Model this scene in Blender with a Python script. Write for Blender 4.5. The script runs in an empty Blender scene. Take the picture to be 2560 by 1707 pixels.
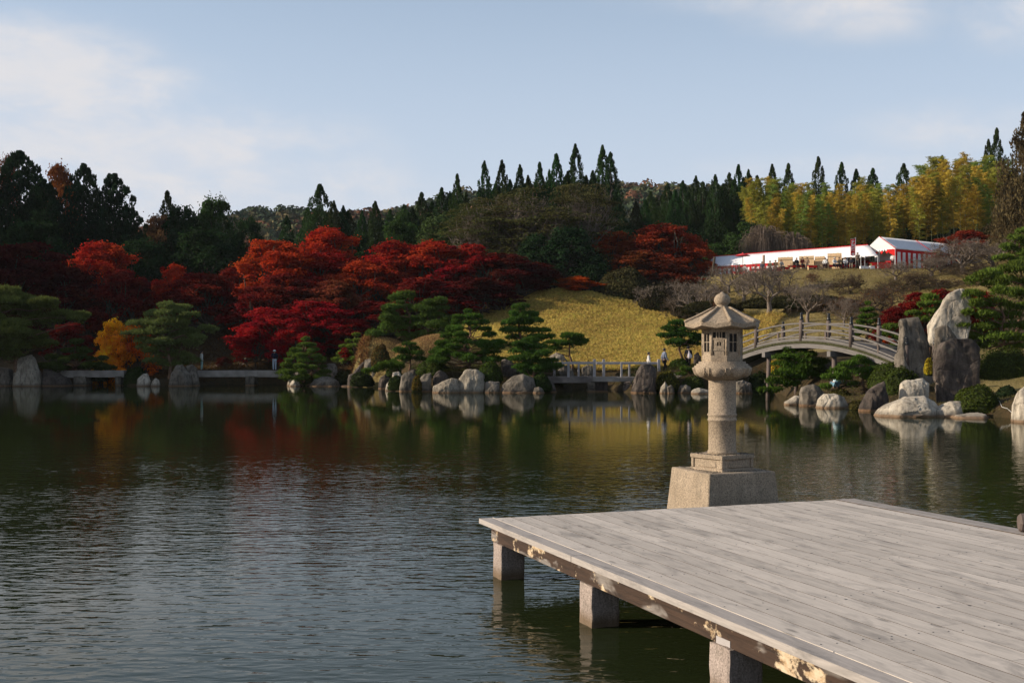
import bpy, bmesh, math, random
import numpy as np
from mathutils import Vector, Matrix
R = math.radians
S = bpy.context.scene
COL = S.collection
EYE = 2.2; HOR = 895.0; F = 2800.0
# ---------------------------------------------------------------- camera
cd = bpy.data.cameras.new("camera"); cam = bpy.data.objects.new("camera", cd); COL.objects.link(cam)
cam.location = (0, 0, EYE); cam.rotation_euler = (R(90), 0, 0)
cd.sensor_width = 36; cd.lens = 36 * F / 2560; cd.shift_y = (HOR - 853.5) / 2560
cd.clip_start = 0.1; cd.clip_end = 6000
S.camera = cam
# ---------------------------------------------------------------- light
SUN_EL = 22.0; SUN_H = (-0.9998, -0.02)          # direction towards the sun
SV = Vector((SUN_H[0] * math.cos(R(SUN_EL)), SUN_H[1] * math.cos(R(SUN_EL)), math.sin(R(SUN_EL)))).normalized()
ld = bpy.data.lights.new("sun", 'SUN'); sun = bpy.data.objects.new("sun", ld); COL.objects.link(sun)
ld.energy = 5.0; ld.angle = R(0.6); ld.color = (1.0, 0.87, 0.70)
sun.rotation_euler = SV.to_track_quat('Z', 'Y').to_euler(); sun.location = (-60, -20, 80)
S.view_settings.view_transform = 'Standard'; S.view_settings.look = 'None'
S.view_settings.exposure = 0.24; S.view_settings.gamma = 1; S.view_settings.use_curve_mapping = False
S.render.image_settings.color_mode = 'RGB'
cy = S.cycles
cy.max_bounces = 5; cy.diffuse_bounces = 2; cy.glossy_bounces = 3; cy.transmission_bounces = 2; cy.transparent_max_bounces = 4
cy.caustics_reflective = False; cy.caustics_refractive = False; cy.use_denoising = True
cy.sample_clamp_indirect = 6

def nn(nt, typ, **kw):
    n = nt.nodes.new(typ)
    for k, v in kw.items():
        if k.startswith('i_'):
            key = k[2:]
            n.inputs[int(key) if key.isdigit() else key.replace('_', ' ')].default_value = v
        else: setattr(n, k, v)
    return n
def mth(nt, op, a, b=None, c=None, clamp=False):
    n = nt.nodes.new('ShaderNodeMath'); n.operation = op; n.use_clamp = clamp
    for i, v in enumerate((a, b, c)):
        if v is None: continue
        if hasattr(v, 'links') or isinstance(v, bpy.types.NodeSocket): nt.links.new(v, n.inputs[i])
        else: n.inputs[i].default_value = v
    return n.outputs[0]
def ramp(nt, fac, stops):
    n = nt.nodes.new('ShaderNodeValToRGB'); e = n.color_ramp.elements
    while len(e) < len(stops): e.new(0.5)
    for i, (p, c) in enumerate(stops):
        e[i].position = p; e[i].color = (*c, 1) if len(c) == 3 else c
    nt.links.new(fac, n.inputs[0]); return n.outputs[0]
def mixc(nt, fac, a, b, mode='MIX'):
    n = nt.nodes.new('ShaderNodeMix'); n.data_type = 'RGBA'; n.blend_type = mode
    for sock, v in ((n.inputs[0], fac), (n.inputs[6], a), (n.inputs[7], b)):
        if isinstance(v, bpy.types.NodeSocket): nt.links.new(v, sock)
        elif isinstance(v, (int, float)): sock.default_value = v
        else: sock.default_value = (*v, 1)
    return n.outputs[2]
def noise(nt, vec, scale, detail=3, rough=.5, dist=0, out=0):
    n = nt.nodes.new('ShaderNodeTexNoise'); n.inputs['Scale'].default_value = scale
    n.inputs['Detail'].default_value = detail; n.inputs['Roughness'].default_value = rough; n.inputs['Distortion'].default_value = dist
    if vec is not None: nt.links.new(vec, n.inputs['Vector'])
    return n.outputs[out]
def mapping(nt, vec, scale=(1, 1, 1), loc=(0, 0, 0), rot=(0, 0, 0)):
    n = nt.nodes.new('ShaderNodeMapping'); nt.links.new(vec, n.inputs['Vector'])
    n.inputs['Scale'].default_value = scale; n.inputs['Location'].default_value = loc; n.inputs['Rotation'].default_value = rot
    return n.outputs[0]

# ---------------------------------------------------------------- world: physical sky with clouds
W = bpy.data.worlds.new("World"); S.world = W; W.use_nodes = True
nt = W.node_tree; nt.nodes.clear(); L = nt.links.new
sky = nn(nt, 'ShaderNodeTexSky', sky_type='NISHITA', sun_disc=False)
sky.sun_elevation = R(SUN_EL); sky.sun_rotation = math.atan2(SV.x, SV.y)
sky.air_density = 1.0; sky.dust_density = 1.8; sky.ozone_density = 1.6
tc = nn(nt, 'ShaderNodeTexCoord'); gen = tc.outputs['Generated']
sep = nn(nt, 'ShaderNodeSeparateXYZ'); L(gen, sep.inputs[0])
yy = mth(nt, 'MAXIMUM', mth(nt, 'ABSOLUTE', sep.outputs[1]), .05)
az = mth(nt, 'DIVIDE', sep.outputs[0], yy)           # tangent of azimuth, tangent of elevation
el = mth(nt, 'DIVIDE', sep.outputs[2], yy)
def blob(cx, cy_, rx, ry):
    a = mth(nt, 'DIVIDE', mth(nt, 'SUBTRACT', az, cx), rx); b = mth(nt, 'DIVIDE', mth(nt, 'SUBTRACT', el, cy_), ry)
    d = mth(nt, 'SQRT', mth(nt, 'ADD', mth(nt, 'MULTIPLY', a, a), mth(nt, 'MULTIPLY', b, b)))
    return mth(nt, 'SUBTRACT', 1.0, d, clamp=True)
cvec = mapping(nt, gen, (2.2, 2.2, 5.0))
big = noise(nt, cvec, 2.1, 6, .58, .5)
fine = noise(nt, cvec, 8.0, 5, .6, .3)
def A(px): return (px - 1280) / F
def E(py): return (HOR - py) / F
cl = None
for b in [(A(-60), E(190), .22, .085, 1), (A(330), E(235), .12, .04, .8), (A(430), E(390), .24, .075, 1), (A(60), E(350), .28, .11, 1), (A(620), E(470), .20, .06, .95), (A(300), E(540), .45, .06, .8),
          (A(2120), E(10), .15, .05, .62), (A(2560), E(20), .10, .06, .6), (A(2440), E(330), .16, .04, .45), (A(2250), E(425), .26, .025, .5), (A(1780), E(-15), .14, .03, .5)]:
    v = mth(nt, 'MULTIPLY', blob(*b[:4]), b[4]); cl = v if cl is None else mth(nt, 'MAXIMUM', cl, v)
# broken cloud continues outside the frame too
outm = mth(nt, 'MULTIPLY', mth(nt, 'SUBTRACT', big, .5), 2.2)
om = nn(nt, 'ShaderNodeMapRange', interpolation_type='SMOOTHSTEP'); L(mth(nt, 'ABSOLUTE', az), om.inputs[0]); om.inputs[1].default_value = .5; om.inputs[2].default_value = 1.1
outside = mth(nt, 'MULTIPLY', outm, om.outputs[0])
m = mth(nt, 'ADD', mth(nt, 'MULTIPLY', mth(nt, 'SUBTRACT', big, .5), 3.0), mth(nt, 'MULTIPLY', mth(nt, 'SUBTRACT', fine, .5), 1.2))
m = mth(nt, 'MULTIPLY', mth(nt, 'MULTIPLY', cl, 1.9), mth(nt, 'ADD', 1.0, m, clamp=False))
m = mth(nt, 'MAXIMUM', m, outside)
mr = nn(nt, 'ShaderNodeMapRange', interpolation_type='SMOOTHSTEP'); L(m, mr.inputs[0])
mr.inputs[1].default_value = .05; mr.inputs[2].default_value = 1.5; mr.inputs[3].default_value = 0; mr.inputs[4].default_value = .8
SKYC = dict(lit=(8.1, 7.8, 7.8), dark=(6.7, 7.1, 7.9))
ccf = nn(nt, 'ShaderNodeMapRange', interpolation_type='SMOOTHSTEP'); L(mth(nt, 'ADD', mth(nt, 'MULTIPLY', big, .55), mth(nt, 'MULTIPLY', fine, .45)), ccf.inputs[0]); ccf.inputs[1].default_value = .40; ccf.inputs[2].default_value = .62
ccol = mixc(nt, ccf.outputs[0], SKYC['dark'], SKYC['lit'])
# thin high veil makes the clear sky pale
veil = nn(nt, 'ShaderNodeMapRange'); L(sep.outputs[2], veil.inputs[0]); veil.inputs[1].default_value = 0; veil.inputs[2].default_value = .55; veil.interpolation_type = 'SMOOTHSTEP'
veil.inputs[3].default_value = .88; veil.inputs[4].default_value = .10
vz = nn(nt, 'ShaderNodeMapRange'); L(sep.outputs[2], vz.inputs[0]); vz.inputs[1].default_value = .08; vz.inputs[2].default_value = .34
base = mixc(nt, veil.outputs[0], sky.outputs[0], mixc(nt, vz.outputs[0], (6.9, 7.5, 8.6), (7.2, 8.9, 11.2)))
tot = mixc(nt, mr.outputs[0], base, ccol)
bg = nn(nt, 'ShaderNodeBackground'); bg.inputs[1].default_value = .085; L(tot, bg.inputs[0])
wo = nn(nt, 'ShaderNodeOutputWorld'); L(bg.outputs[0], wo.inputs[0])

# ---------------------------------------------------------------- helpers
def P(px, py, Y): return Vector(((px - 1280) / F * Y, Y, EYE + (HOR - py) / F * Y))
def XY(px, Y): return ((px - 1280) / F * Y, Y)
def link(o, parent=None):
    COL.objects.link(o)
    if parent is not None: o.parent = parent
    return o
def props(o, label=None, cat=None, group=None, kind=None):
    if label: o['label'] = label
    if cat: o['category'] = cat
    if group: o['group'] = group
    if kind: o['kind'] = kind
    return o
def thing(name, label, cat, loc=(0, 0, 0), rz=0, group=None, scale=None):
    o = bpy.data.objects.new(name, None); o.empty_display_size = .2
    o.location = loc; o.rotation_euler = (0, 0, rz)
    if scale: o.scale = scale
    COL.objects.link(o); return props(o, label, cat, group)
def npmesh(name, V, Fc, tone=None, smooth=False, extra=None):
    """V (n,3); Fc (m,k) fixed size polys"""
    me = bpy.data.meshes.new(name); V = np.asarray(V, np.float32); Fc = np.asarray(Fc, np.int32)
    m, k = Fc.shape
    me.vertices.add(len(V)); me.vertices.foreach_set('co', V.ravel())
    me.loops.add(m * k); me.loops.foreach_set('vertex_index', Fc.ravel())
    me.polygons.add(m); me.polygons.foreach_set('loop_start', np.arange(0, m * k, k, dtype=np.int32))
    me.polygons.foreach_set('loop_total', np.full(m, k, np.int32))
    if tone is not None:
        a = me.attributes.new('tone', 'FLOAT', 'FACE'); a.data.foreach_set('value', np.asarray(tone, np.float32))
    if extra is not None:
        for kx, arr in extra.items():
            a = me.attributes.new(kx, 'FLOAT', 'POINT' if len(arr) == len(V) else 'FACE'); a.data.foreach_set('value', np.asarray(arr, np.float32))
    if smooth: me.polygons.foreach_set('use_smooth', np.ones(m, bool))
    me.update(calc_edges=True); return me
def mob(name, me, mat, parent=None, loc=None, color=None):
    o = bpy.data.objects.new(name, me)
    if mat is not None and not me.materials: me.materials.append(mat)
    if loc is not None: o.location = loc
    if color is not None: o.color = (*color, 1)
    return link(o, parent)

class MB:
    """collects polygons, builds one mesh"""
    def __init__(s): s.v = []; s.f = []; s.sm = []
    def add(s, vs, fs, sm=False):
        n = len(s.v); s.v += [tuple(x) for x in vs]; s.f += [tuple(i + n for i in f) for f in fs]; s.sm += [sm] * len(fs); return s
    def box(s, c, d, rz=0, M=None, taper=1.0):
        hx, hy, hz = d[0] / 2, d[1] / 2, d[2] / 2; vs = []
        for z in (-hz, hz):
            t = 1 if z < 0 else taper
            for x, y in ((-hx * t, -hy * t), (hx * t, -hy * t), (hx * t, hy * t), (-hx * t, hy * t)): vs.append(Vector((x, y, z)))
        T = Matrix.Translation(Vector(c)) @ Matrix.Rotation(rz, 4, 'Z')
        if M is not None: T = M @ T
        vs = [T @ v for v in vs]
        return s.add(vs, [(3, 2, 1, 0), (4, 5, 6, 7), (0, 1, 5, 4), (1, 2, 6, 5), (2, 3, 7, 6), (3, 0, 4, 7)])
    def bar(s, a, b, w, h, up=(0, 0, 1)):
        a = Vector(a); b = Vector(b); d = (b - a); l = d.length; d.normalize()
        x = d.cross(Vector(up)); x.normalize(); u = x.cross(d)
        vs = [p + x * sx * w / 2 + u * sz * h / 2 for p in (a, b) for sx, sz in ((-1, -1), (1, -1), (1, 1), (-1, 1))]
        return s.add(vs, [(0, 1, 2, 3), (7, 6, 5, 4), (4, 5, 1, 0), (5, 6, 2, 1), (6, 7, 3, 2), (7, 4, 0, 3)])
    def tube(s, pts, rad, n=6, cap=True):
        pts = [Vector(p) for p in pts]; base = []
        ref = Vector((0.13, .21, 1)).normalized()
        for i, p in enumerate(pts):
            d = (pts[min(i + 1, len(pts) - 1)] - pts[max(i - 1, 0)])
            if d.length < 1e-6: d = Vector((0, 0, 1))
            d.normalize(); x = d.cross(ref)
            if x.length < .05: x = d.cross(Vector((1, 0, 0)))
            x.normalize(); y = d.cross(x); r = rad[i] if hasattr(rad, '__len__') else rad
            base += [p + (x * math.cos(2 * math.pi * k / n) + y * math.sin(2 * math.pi * k / n)) * r for k in range(n)]
        fs = []
        for i in range(len(pts) - 1):
            for k in range(n):
                a = i * n + k; b = i * n + (k + 1) % n; fs.append((a, b, b + n, a + n))
        if cap: fs += [tuple(range(n - 1, -1, -1)), tuple((len(pts) - 1) * n + k for k in range(n))]
        return s.add(base, fs, n > 5)
    def lathe(s, prof, n=16, c=(0, 0, 0), rot=0, sm=True):
        vs = []
        for r, z in prof:
            vs += [(c[0] + r * math.cos(rot + 2 * math.pi * k / n), c[1] + r * math.sin(rot + 2 * math.pi * k / n), c[2] + z) for k in range(n)]
        fs = []
        for i in range(len(prof) - 1):
            for k in range(n):
                a = i * n + k; b = i * n + (k + 1) % n; fs.append((a, b, b + n, a + n))
        fs += [tuple(range(n - 1, -1, -1)), tuple((len(prof) - 1) * n + k for k in range(n))]
        return s.add(vs, fs, sm)
    def mesh(s, name, smooth=None, bevel=0):
        me = bpy.data.meshes.new(name); me.from_pydata([tuple(v) for v in s.v], [], s.f); me.validate()
        sm = s.sm if smooth is None else [smooth] * len(me.polygons)
        if len(sm) == len(me.polygons): me.polygons.foreach_set('use_smooth', sm)
        if bevel > 0:
            bm = bmesh.new(); bm.from_mesh(me)
            bmesh.ops.bevel(bm, geom=list(bm.edges), offset=bevel, segments=1, affect='EDGES', clamp_overlap=True)
            bm.to_mesh(me); bm.free()
        me.update(); return me
    def build(s, name, mat, parent=None, loc=None, smooth=None, bevel=0, color=None):
        return mob(name, s.mesh(name, smooth, bevel), mat, parent, loc, color)
# ---------------------------------------------------------------- materials
def newmat(name, rough=.8, spec=.3):
    m = bpy.data.materials.new(name); m.use_nodes = True; t = m.node_tree
    b = t.nodes['Principled BSDF']; b.inputs['Roughness'].default_value = rough
    b.inputs['Specular IOR Level'].default_value = spec
    return m, t, b
def bump(t, b, h, strength=.4, dist=.02):
    n = t.nodes.new('ShaderNodeBump'); n.inputs['Strength'].default_value = strength; n.inputs['Distance'].default_value = dist
    t.links.new(h, n.inputs['Height']); t.links.new(n.outputs[0], b.inputs['Normal']); return n
def coord(t, which='Object'):
    return t.nodes.new('ShaderNodeTexCoord').outputs[which]
def wpos(t): return t.nodes.new('ShaderNodeNewGeometry').outputs['Position']

def plain(name, col, rough=.7, spec=.3, var=.15, scale=6, bmp=.15, bd=.01):
    m, t, b = newmat(name, rough, spec)
    n = noise(t, wpos(t), scale, 4)
    c = ramp(t, n, [(.3, tuple(x * (1 - var) for x in col)), (.7, tuple(min(1, x * (1 + var)) for x in col))])
    t.links.new(c, b.inputs['Base Color'])
    if bmp: bump(t, b, noise(t, wpos(t), scale * 5, 3), bmp, bd)
    return m

def foliage(name, hue_var=.02, val=(.55, 1.5), transl=.35, hs=.35, rough=.55, second=None, sec_scale=.35):
    """colour comes from the object's own colour; each leaf has its own tone"""
    m = bpy.data.materials.new(name); m.use_nodes = True; t = m.node_tree; t.nodes.clear(); Lk = t.links.new
    oi = t.nodes.new('ShaderNodeObjectInfo')
    at = nn(t, 'ShaderNodeAttribute', attribute_name='tone')
    tone = at.outputs['Fac']
    big_ = noise(t, wpos(t), hs, 3, .6)
    c = oi.outputs['Color']
    if second is not None:
        f = nn(t, 'ShaderNodeMapRange', interpolation_type='SMOOTHSTEP'); Lk(noise(t, wpos(t), sec_scale, 3, .6), f.inputs[0])
        f.inputs[1].default_value = .46; f.inputs[2].default_value = .66
        f2 = mth(t, 'MULTIPLY', f.outputs[0], mth(t, 'ADD', mth(t, 'MULTIPLY', tone, .5), .5))
        vm = t.nodes.new('ShaderNodeVectorMath'); vm.operation = 'MULTIPLY'; Lk(c, vm.inputs[0]); vm.inputs[1].default_value = second
        c = mixc(t, f2, c, vm.outputs[0])
    hsv = t.nodes.new('ShaderNodeHueSaturation')
    hue = mth(t, 'ADD', .5, mth(t, 'MULTIPLY', mth(t, 'SUBTRACT', mth(t, 'ADD', mth(t, 'MULTIPLY', tone, .5), mth(t, 'MULTIPLY', big_, .5)), .5), hue_var * 2))
    v1 = mth(t, 'ADD', val[0], mth(t, 'MULTIPLY', tone, val[1] - val[0]))
    v = mth(t, 'MULTIPLY', v1, mth(t, 'ADD', .6, mth(t, 'MULTIPLY', big_, .8)))
    Lk(hue, hsv.inputs['Hue']); Lk(v, hsv.inputs['Value']); Lk(c, hsv.inputs['Color'])
    d = t.nodes.new('ShaderNodeBsdfDiffuse'); Lk(hsv.outputs[0], d.inputs[0])
    tr = t.nodes.new('ShaderNodeBsdfTranslucent'); Lk(hsv.outputs[0], tr.inputs[0])
    mx = t.nodes.new('ShaderNodeMixShader'); mx.inputs[0].default_value = transl
    Lk(d.outputs[0], mx.inputs[1]); Lk(tr.outputs[0], mx.inputs[2])
    out = t.nodes.new('ShaderNodeOutputMaterial')
    Lk(mx.outputs[0], out.inputs[0])
    return m
M = {}
M['maple'] = foliage('maple_leaves', .018, (.45, 1.45), .45, .25, second=(1.1, 1.9, 1.0), sec_scale=.22)
M['leaf'] = foliage('broad_leaves', .03, (.5, 1.5), .3, .3)
M['needle'] = foliage('pine_needles', .02, (.5, 1.5), .25, .6)
M['autumn'] = foliage('mixed_autumn_leaves', .05, (.5, 1.5), .35, .4)
M['sasa'] = foliage('bamboo_grass_leaves', .03, (.45, 1.45), .4, .12, second=(.62, .80, .6), sec_scale=2.2)
M['leafthin'] = foliage('bamboo_leaves', .03, (.5, 1.4), .45, .3)

def bark(name, a, b_, sc=3):
    m, t, b = newmat(name, .9, .15)
    v = mapping(t, wpos(t), (sc * 2, sc * 2, sc * .5))
    n = noise(t, v, 3, 5, .65)
    t.links.new(ramp(t, n, [(.3, a), (.7, b_)]), b.inputs['Base Color']); bump(t, b, n, .6, .03); return m
M['bark'] = bark('bark', (.03, .024, .018), (.10, .08, .06))
M['bark_pine'] = bark('pine_bark', (.05, .03, .02), (.22, .13, .08))
M['twig_dark'] = bark('dark_twig_bark', (.045, .034, .024), (.13, .095, .066))
M['twig'] = bark('twig_bark', (.075, .055, .041), (.20, .148, .11))
M['culm'] = plain('bamboo_culm', (.20, .22, .10), .5, .4, .25, 3)

def rockmat(name, a, b_, c_, stain=(.16, .09, .045)):
    m, t, b = newmat(name, .85, .25); w = wpos(t)
    n1 = noise(t, w, 1.1, 6, .62, .6); n2 = noise(t, mapping(t, w, (5, 5, .9)), 1.5, 4, .6); n3 = noise(t, w, 16, 4, .7)
    col = ramp(t, n1, [(.32, a), (.5, b_), (.68, c_)])
    streak = nn(t, 'ShaderNodeMapRange'); t.links.new(n2, streak.inputs[0]); streak.inputs[1].default_value = .49; streak.inputs[2].default_value = .66
    col = mixc(t, mth(t, 'MULTIPLY', streak.outputs[0], .75), col, tuple(x * .4 for x in a))
    col = mixc(t, .5, col, ramp(t, n3, [(.3, (.35, .35, .35)), (.7, (1, 1, 1))]), 'MULTIPLY')
    lich = nn(t, 'ShaderNodeMapRange'); t.links.new(noise(t, w, 3.3, 5, .6), lich.inputs[0]); lich.inputs[1].default_value = .60; lich.inputs[2].default_value = .70
    col = mixc(t, mth(t, 'MULTIPLY', lich.outputs[0], .5), col, (.10, .10, .07))
    sp = t.nodes.new('ShaderNodeSeparateXYZ'); t.links.new(w, sp.inputs[0])
    zz = mth(t, 'ADD', sp.outputs[2], mth(t, 'MULTIPLY', n3, -.04))
    st = nn(t, 'ShaderNodeMapRange'); t.links.new(zz, st.inputs[0]); st.inputs[1].default_value = .03; st.inputs[2].default_value = .09; st.inputs[3].default_value = 1; st.inputs[4].default_value = 0
    wet = nn(t, 'ShaderNodeMapRange'); t.links.new(zz, wet.inputs[0]); wet.inputs[1].default_value = .10; wet.inputs[2].default_value = .26; wet.inputs[3].default_value = 1; wet.inputs[4].default_value = 0
    col = mixc(t, mth(t, 'MULTIPLY', wet.outputs[0], .55), col, tuple(x * .35 for x in a))
    col = mixc(t, mth(t, 'MULTIPLY', st.outputs[0], .8), col, stain)
    t.links.new(col, b.inputs['Base Color'])
    crack = t.nodes.new('ShaderNodeTexVoronoi'); crack.feature = 'DISTANCE_TO_EDGE'; crack.inputs['Scale'].default_value = .8
    t.links.new(mapping(t, mixc(t, .25, w, noise(t, w, 1.4, 4, .6, 0, 1)), (1, 1, .8)), crack.inputs['Vector'])
    ck = nn(t, 'ShaderNodeMapRange'); t.links.new(crack.outputs[0], ck.inputs[0]); ck.inputs[1].default_value = 0; ck.inputs[2].default_value = .03
    h = mth(t, 'ADD', mth(t, 'MULTIPLY', n1, 1.6), mth(t, 'ADD', mth(t, 'MULTIPLY', n3, .3), mth(t, 'MULTIPLY', ck.outputs[0], .35)))
    bump(t, b, h, .9, .06); return m
M['rock_pale'] = rockmat('pale_rock', (.36, .305, .235), (.52, .45, .355), (.64, .565, .455))
M['rock_tan'] = rockmat('tan_rock', (.22, .18, .135), (.34, .29, .22), (.45, .395, .31))
M['rock_mid'] = rockmat('grey_rock', (.095, .078, .06), (.19, .16, .125), (.30, .255, .205))
M['rock_dark'] = rockmat('dark_rock', (.05, .038, .031), (.09, .07, .057), (.17, .135, .11))

def granite(name, base, warm=.0, sc=55, waterline=False):
    m, t, b = newmat(name, .85, .3); o = wpos(t)
    n = noise(t, o, sc, 2, .7); n2 = noise(t, o, 3.0, 5, .6); v = t.nodes.new('ShaderNodeTexVoronoi'); v.inputs['Scale'].default_value = sc * 1.2; t.links.new(o, v.inputs['Vector'])
    c = ramp(t, n, [(.3, tuple(x * .55 for x in base)), (.5, base), (.68, tuple(min(.8, x * 1.35) for x in base))])
    c = mixc(t, .6, c, ramp(t, v.outputs['Distance'], [(0, (.2, .18, .16)), (.4, (1, 1, 1))]), 'MULTIPLY')
    c = mixc(t, .55, c, ramp(t, n2, [(.3, (.62, .56, .48)), (.7, (1.05, 1.0, .95))]), 'MULTIPLY')
    lich = nn(t, 'ShaderNodeMapRange'); t.links.new(noise(t, o, 7.5, 6, .68), lich.inputs[0]); lich.inputs[1].default_value = .56; lich.inputs[2].default_value = .68
    c = mixc(t, mth(t, 'MULTIPLY', lich.outputs[0], .45), c, (.11, .10, .075))
    run = nn(t, 'ShaderNodeMapRange'); t.links.new(noise(t, mapping(t, o, (7, 7, .8)), 1.5, 4, .6), run.inputs[0]); run.inputs[1].default_value = .52; run.inputs[2].default_value = .7
    c = mixc(t, mth(t, 'MULTIPLY', run.outputs[0], .35), c, tuple(x * .45 for x in base))
    if waterline:
        sp = t.nodes.new('ShaderNodeSeparateXYZ'); t.links.new(o, sp.inputs[0])
        st = nn(t, 'ShaderNodeMapRange'); t.links.new(mth(t, 'ADD', sp.outputs[2], mth(t, 'MULTIPLY', n2, -.08)), st.inputs[0])
        st.inputs[1].default_value = 0; st.inputs[2].default_value = .10; st.inputs[3].default_value = 1; st.inputs[4].default_value = 0
        c = mixc(t, mth(t, 'MULTIPLY', st.outputs[0], .8), c, (.12, .075, .035))
    t.links.new(c, b.inputs['Base Color'])
    h = mth(t, 'ADD', mth(t, 'MULTIPLY', n, .5), n2); bump(t, b, h, .8, .006); return m
M['granite'] = granite('lantern_granite', (.36, .290, .215))
M['granite_post'] = granite('post_granite', (.36, .30, .27), sc=70, waterline=True)

def wood(name, a, b_, dark, grain=1.0, knots=True, axis=1, patch=.5):
    """weathered boards: grain runs along local y"""
    m, t, b = newmat(name, .75, .25)
    o = coord(t); oi = t.nodes.new('ShaderNodeObjectInfo')
    off = t.nodes.new('ShaderNodeVectorMath'); off.operation = 'ADD'; t.links.new(o, off.inputs[0])
    sc_ = t.nodes.new('ShaderNodeVectorMath'); sc_.operation = 'SCALE'; sc_.inputs[0].default_value = (7, 31, 5); t.links.new(oi.outputs['Random'], sc_.inputs['Scale'])
    t.links.new(sc_.outputs[0], off.inputs[1]); v = off.outputs[0]
    scl = (22, 1.1, 22) if axis == 1 else (1.1, 22, 22)
    g = noise(t, mapping(t, v, scl), 1.6 * grain, 5, .65, .8)
    g2 = noise(t, mapping(t, v, tuple(x * 4 for x in scl)), 1.3, 3, .6)
    c = ramp(t, g, [(.25, a), (.75, b_)])
    c = mixc(t, .35, c, ramp(t, g2, [(.3, (.6, .6, .6)), (.65, (1, 1, 1))]), 'MULTIPLY')
    p = noise(t, mapping(t, v, (4.5, 1.2, 4) if axis == 1 else (1.2, 4.5, 4)), 1.6, 5, .7, .5)
    pm = nn(t, 'ShaderNodeMapRange'); t.links.new(p, pm.inputs[0]); pm.inputs[1].default_value = .50; pm.inputs[2].default_value = .72
    c = mixc(t, mth(t, 'MULTIPLY', pm.outputs[0], patch), c, dark)
    if knots:
        vo = t.nodes.new('ShaderNodeTexVoronoi'); vo.inputs['Scale'].default_value = 1.0; t.links.new(mapping(t, v, (7.5, 2.4, 3) if axis == 1 else (2.4, 7.5, 3)), vo.inputs['Vector'])
        vr = t.nodes.new('ShaderNodeTexWhiteNoise'); t.links.new(vo.outputs['Position'], vr.inputs['Vector'])
        k = nn(t, 'ShaderNodeMapRange', interpolation_type='SMOOTHSTEP'); t.links.new(vo.outputs['Distance'], k.inputs[0])
        k.inputs[1].default_value = .05; k.inputs[2].default_value = .22; k.inputs[3].default_value = 1; k.inputs[4].default_value = 0
        kk = mth(t, 'MULTIPLY', k.outputs[0], mth(t, 'GREATER_THAN', vr.outputs['Value'], .62))
        c = mixc(t, mth(t, 'MULTIPLY', kk, .6), c, tuple(x * .45 for x in dark))
    tv = mth(t, 'ADD', .86, mth(t, 'MULTIPLY', oi.outputs['Random'], .26))
    hs = t.nodes.new('ShaderNodeHueSaturation'); t.links.new(c, hs.inputs['Color']); t.links.new(tv, hs.inputs['Value'])
    t.links.new(hs.outputs[0], b.inputs['Base Color'])
    bump(t, b, mth(t, 'ADD', g, mth(t, 'MULTIPLY', g2, .5)), .35, .004); return m
M['deck'] = wood('weathered_planks', (.455, .405, .355), (.62, .55, .485), (.20, .18, .165), patch=.75)
M['deck_old'] = wood('grey_edge_board', (.28, .25, .23), (.44, .395, .36), (.14, .13, .125), patch=.8)
M['bridge_wood'] = wood('bridge_timber', (.095, .086, .08), (.215, .195, .18), (.045, .04, .036), knots=False, axis=0)
M['bridge_post'] = wood('bridge_post_timber', (.095, .072, .062), (.17, .13, .112), (.045, .035, .03), knots=False)

M['plank_side'] = plain('dark_plank_side', (.085, .066, .05), .95, .1, .4, 9, .2)  # side faces of the planks, a darker brown than the board tops
def beammat():
    m, t, b = newmat('stained_beam', .7, .3); oi = t.nodes.new('ShaderNodeObjectInfo'); ofs = t.nodes.new('ShaderNodeVectorMath'); ofs.operation = 'SCALE'; ofs.inputs[0].default_value = (13, 47, 9); t.links.new(oi.outputs['Random'], ofs.inputs['Scale'])
    oa = t.nodes.new('ShaderNodeVectorMath'); oa.operation = 'ADD'; t.links.new(coord(t), oa.inputs[0]); t.links.new(ofs.outputs[0], oa.inputs[1]); o = oa.outputs[0]
    g = noise(t, mapping(t, o, (20, 1.2, 20)), 1.4, 5, .65, .5)
    brown = ramp(t, g, [(.3, (.020, .011, .007)), (.7, (.062, .034, .021))])
    grey = ramp(t, g, [(.3, (.15, .13, .115)), (.7, (.28, .245, .22))])
    p = noise(t, mapping(t, o, (1, .8, 2.4)), 1.3, 4, .6, .6)
    pm = nn(t, 'ShaderNodeMapRange', interpolation_type='SMOOTHSTEP'); t.links.new(p, pm.inputs[0]); pm.inputs[1].default_value = .53; pm.inputs[2].default_value = .62
    c = mixc(t, pm.outputs[0], brown, grey)
    wob = mixc(t, .035, o, noise(t, o, 7, 4, .7, 0, 1))
    pt = noise(t, mapping(t, wob, (2, 3.0, 4.6)), 1.25, 5, .62, .2)
    kn = nn(t, 'ShaderNodeMapRange'); t.links.new(pt, kn.inputs[0]); kn.inputs[1].default_value = .565; kn.inputs[2].default_value = .62
    ring = noise(t, mapping(t, wob, (1, 9, 16)), 2, 4)
    c = mixc(t, mth(t, 'MULTIPLY', kn.outputs[0], .95), c, ramp(t, ring, [(.3, (.42, .27, .14)), (.6, (.62, .50, .35))]))
    hole = noise(t, mapping(t, o, (3, 10, 14)), 1.6, 2, .5)
    hm = nn(t, 'ShaderNodeMapRange'); t.links.new(hole, hm.inputs[0]); hm.inputs[1].default_value = .70; hm.inputs[2].default_value = .76
    c = mixc(t, mth(t, 'MULTIPLY', hm.outputs[0], .8), c, (.02, .012, .008))
    t.links.new(c, b.inputs['Base Color']); bump(t, b, mth(t, 'ADD', g, kn.outputs[0]), .6, .006); return m
M['beam'] = beammat()

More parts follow.
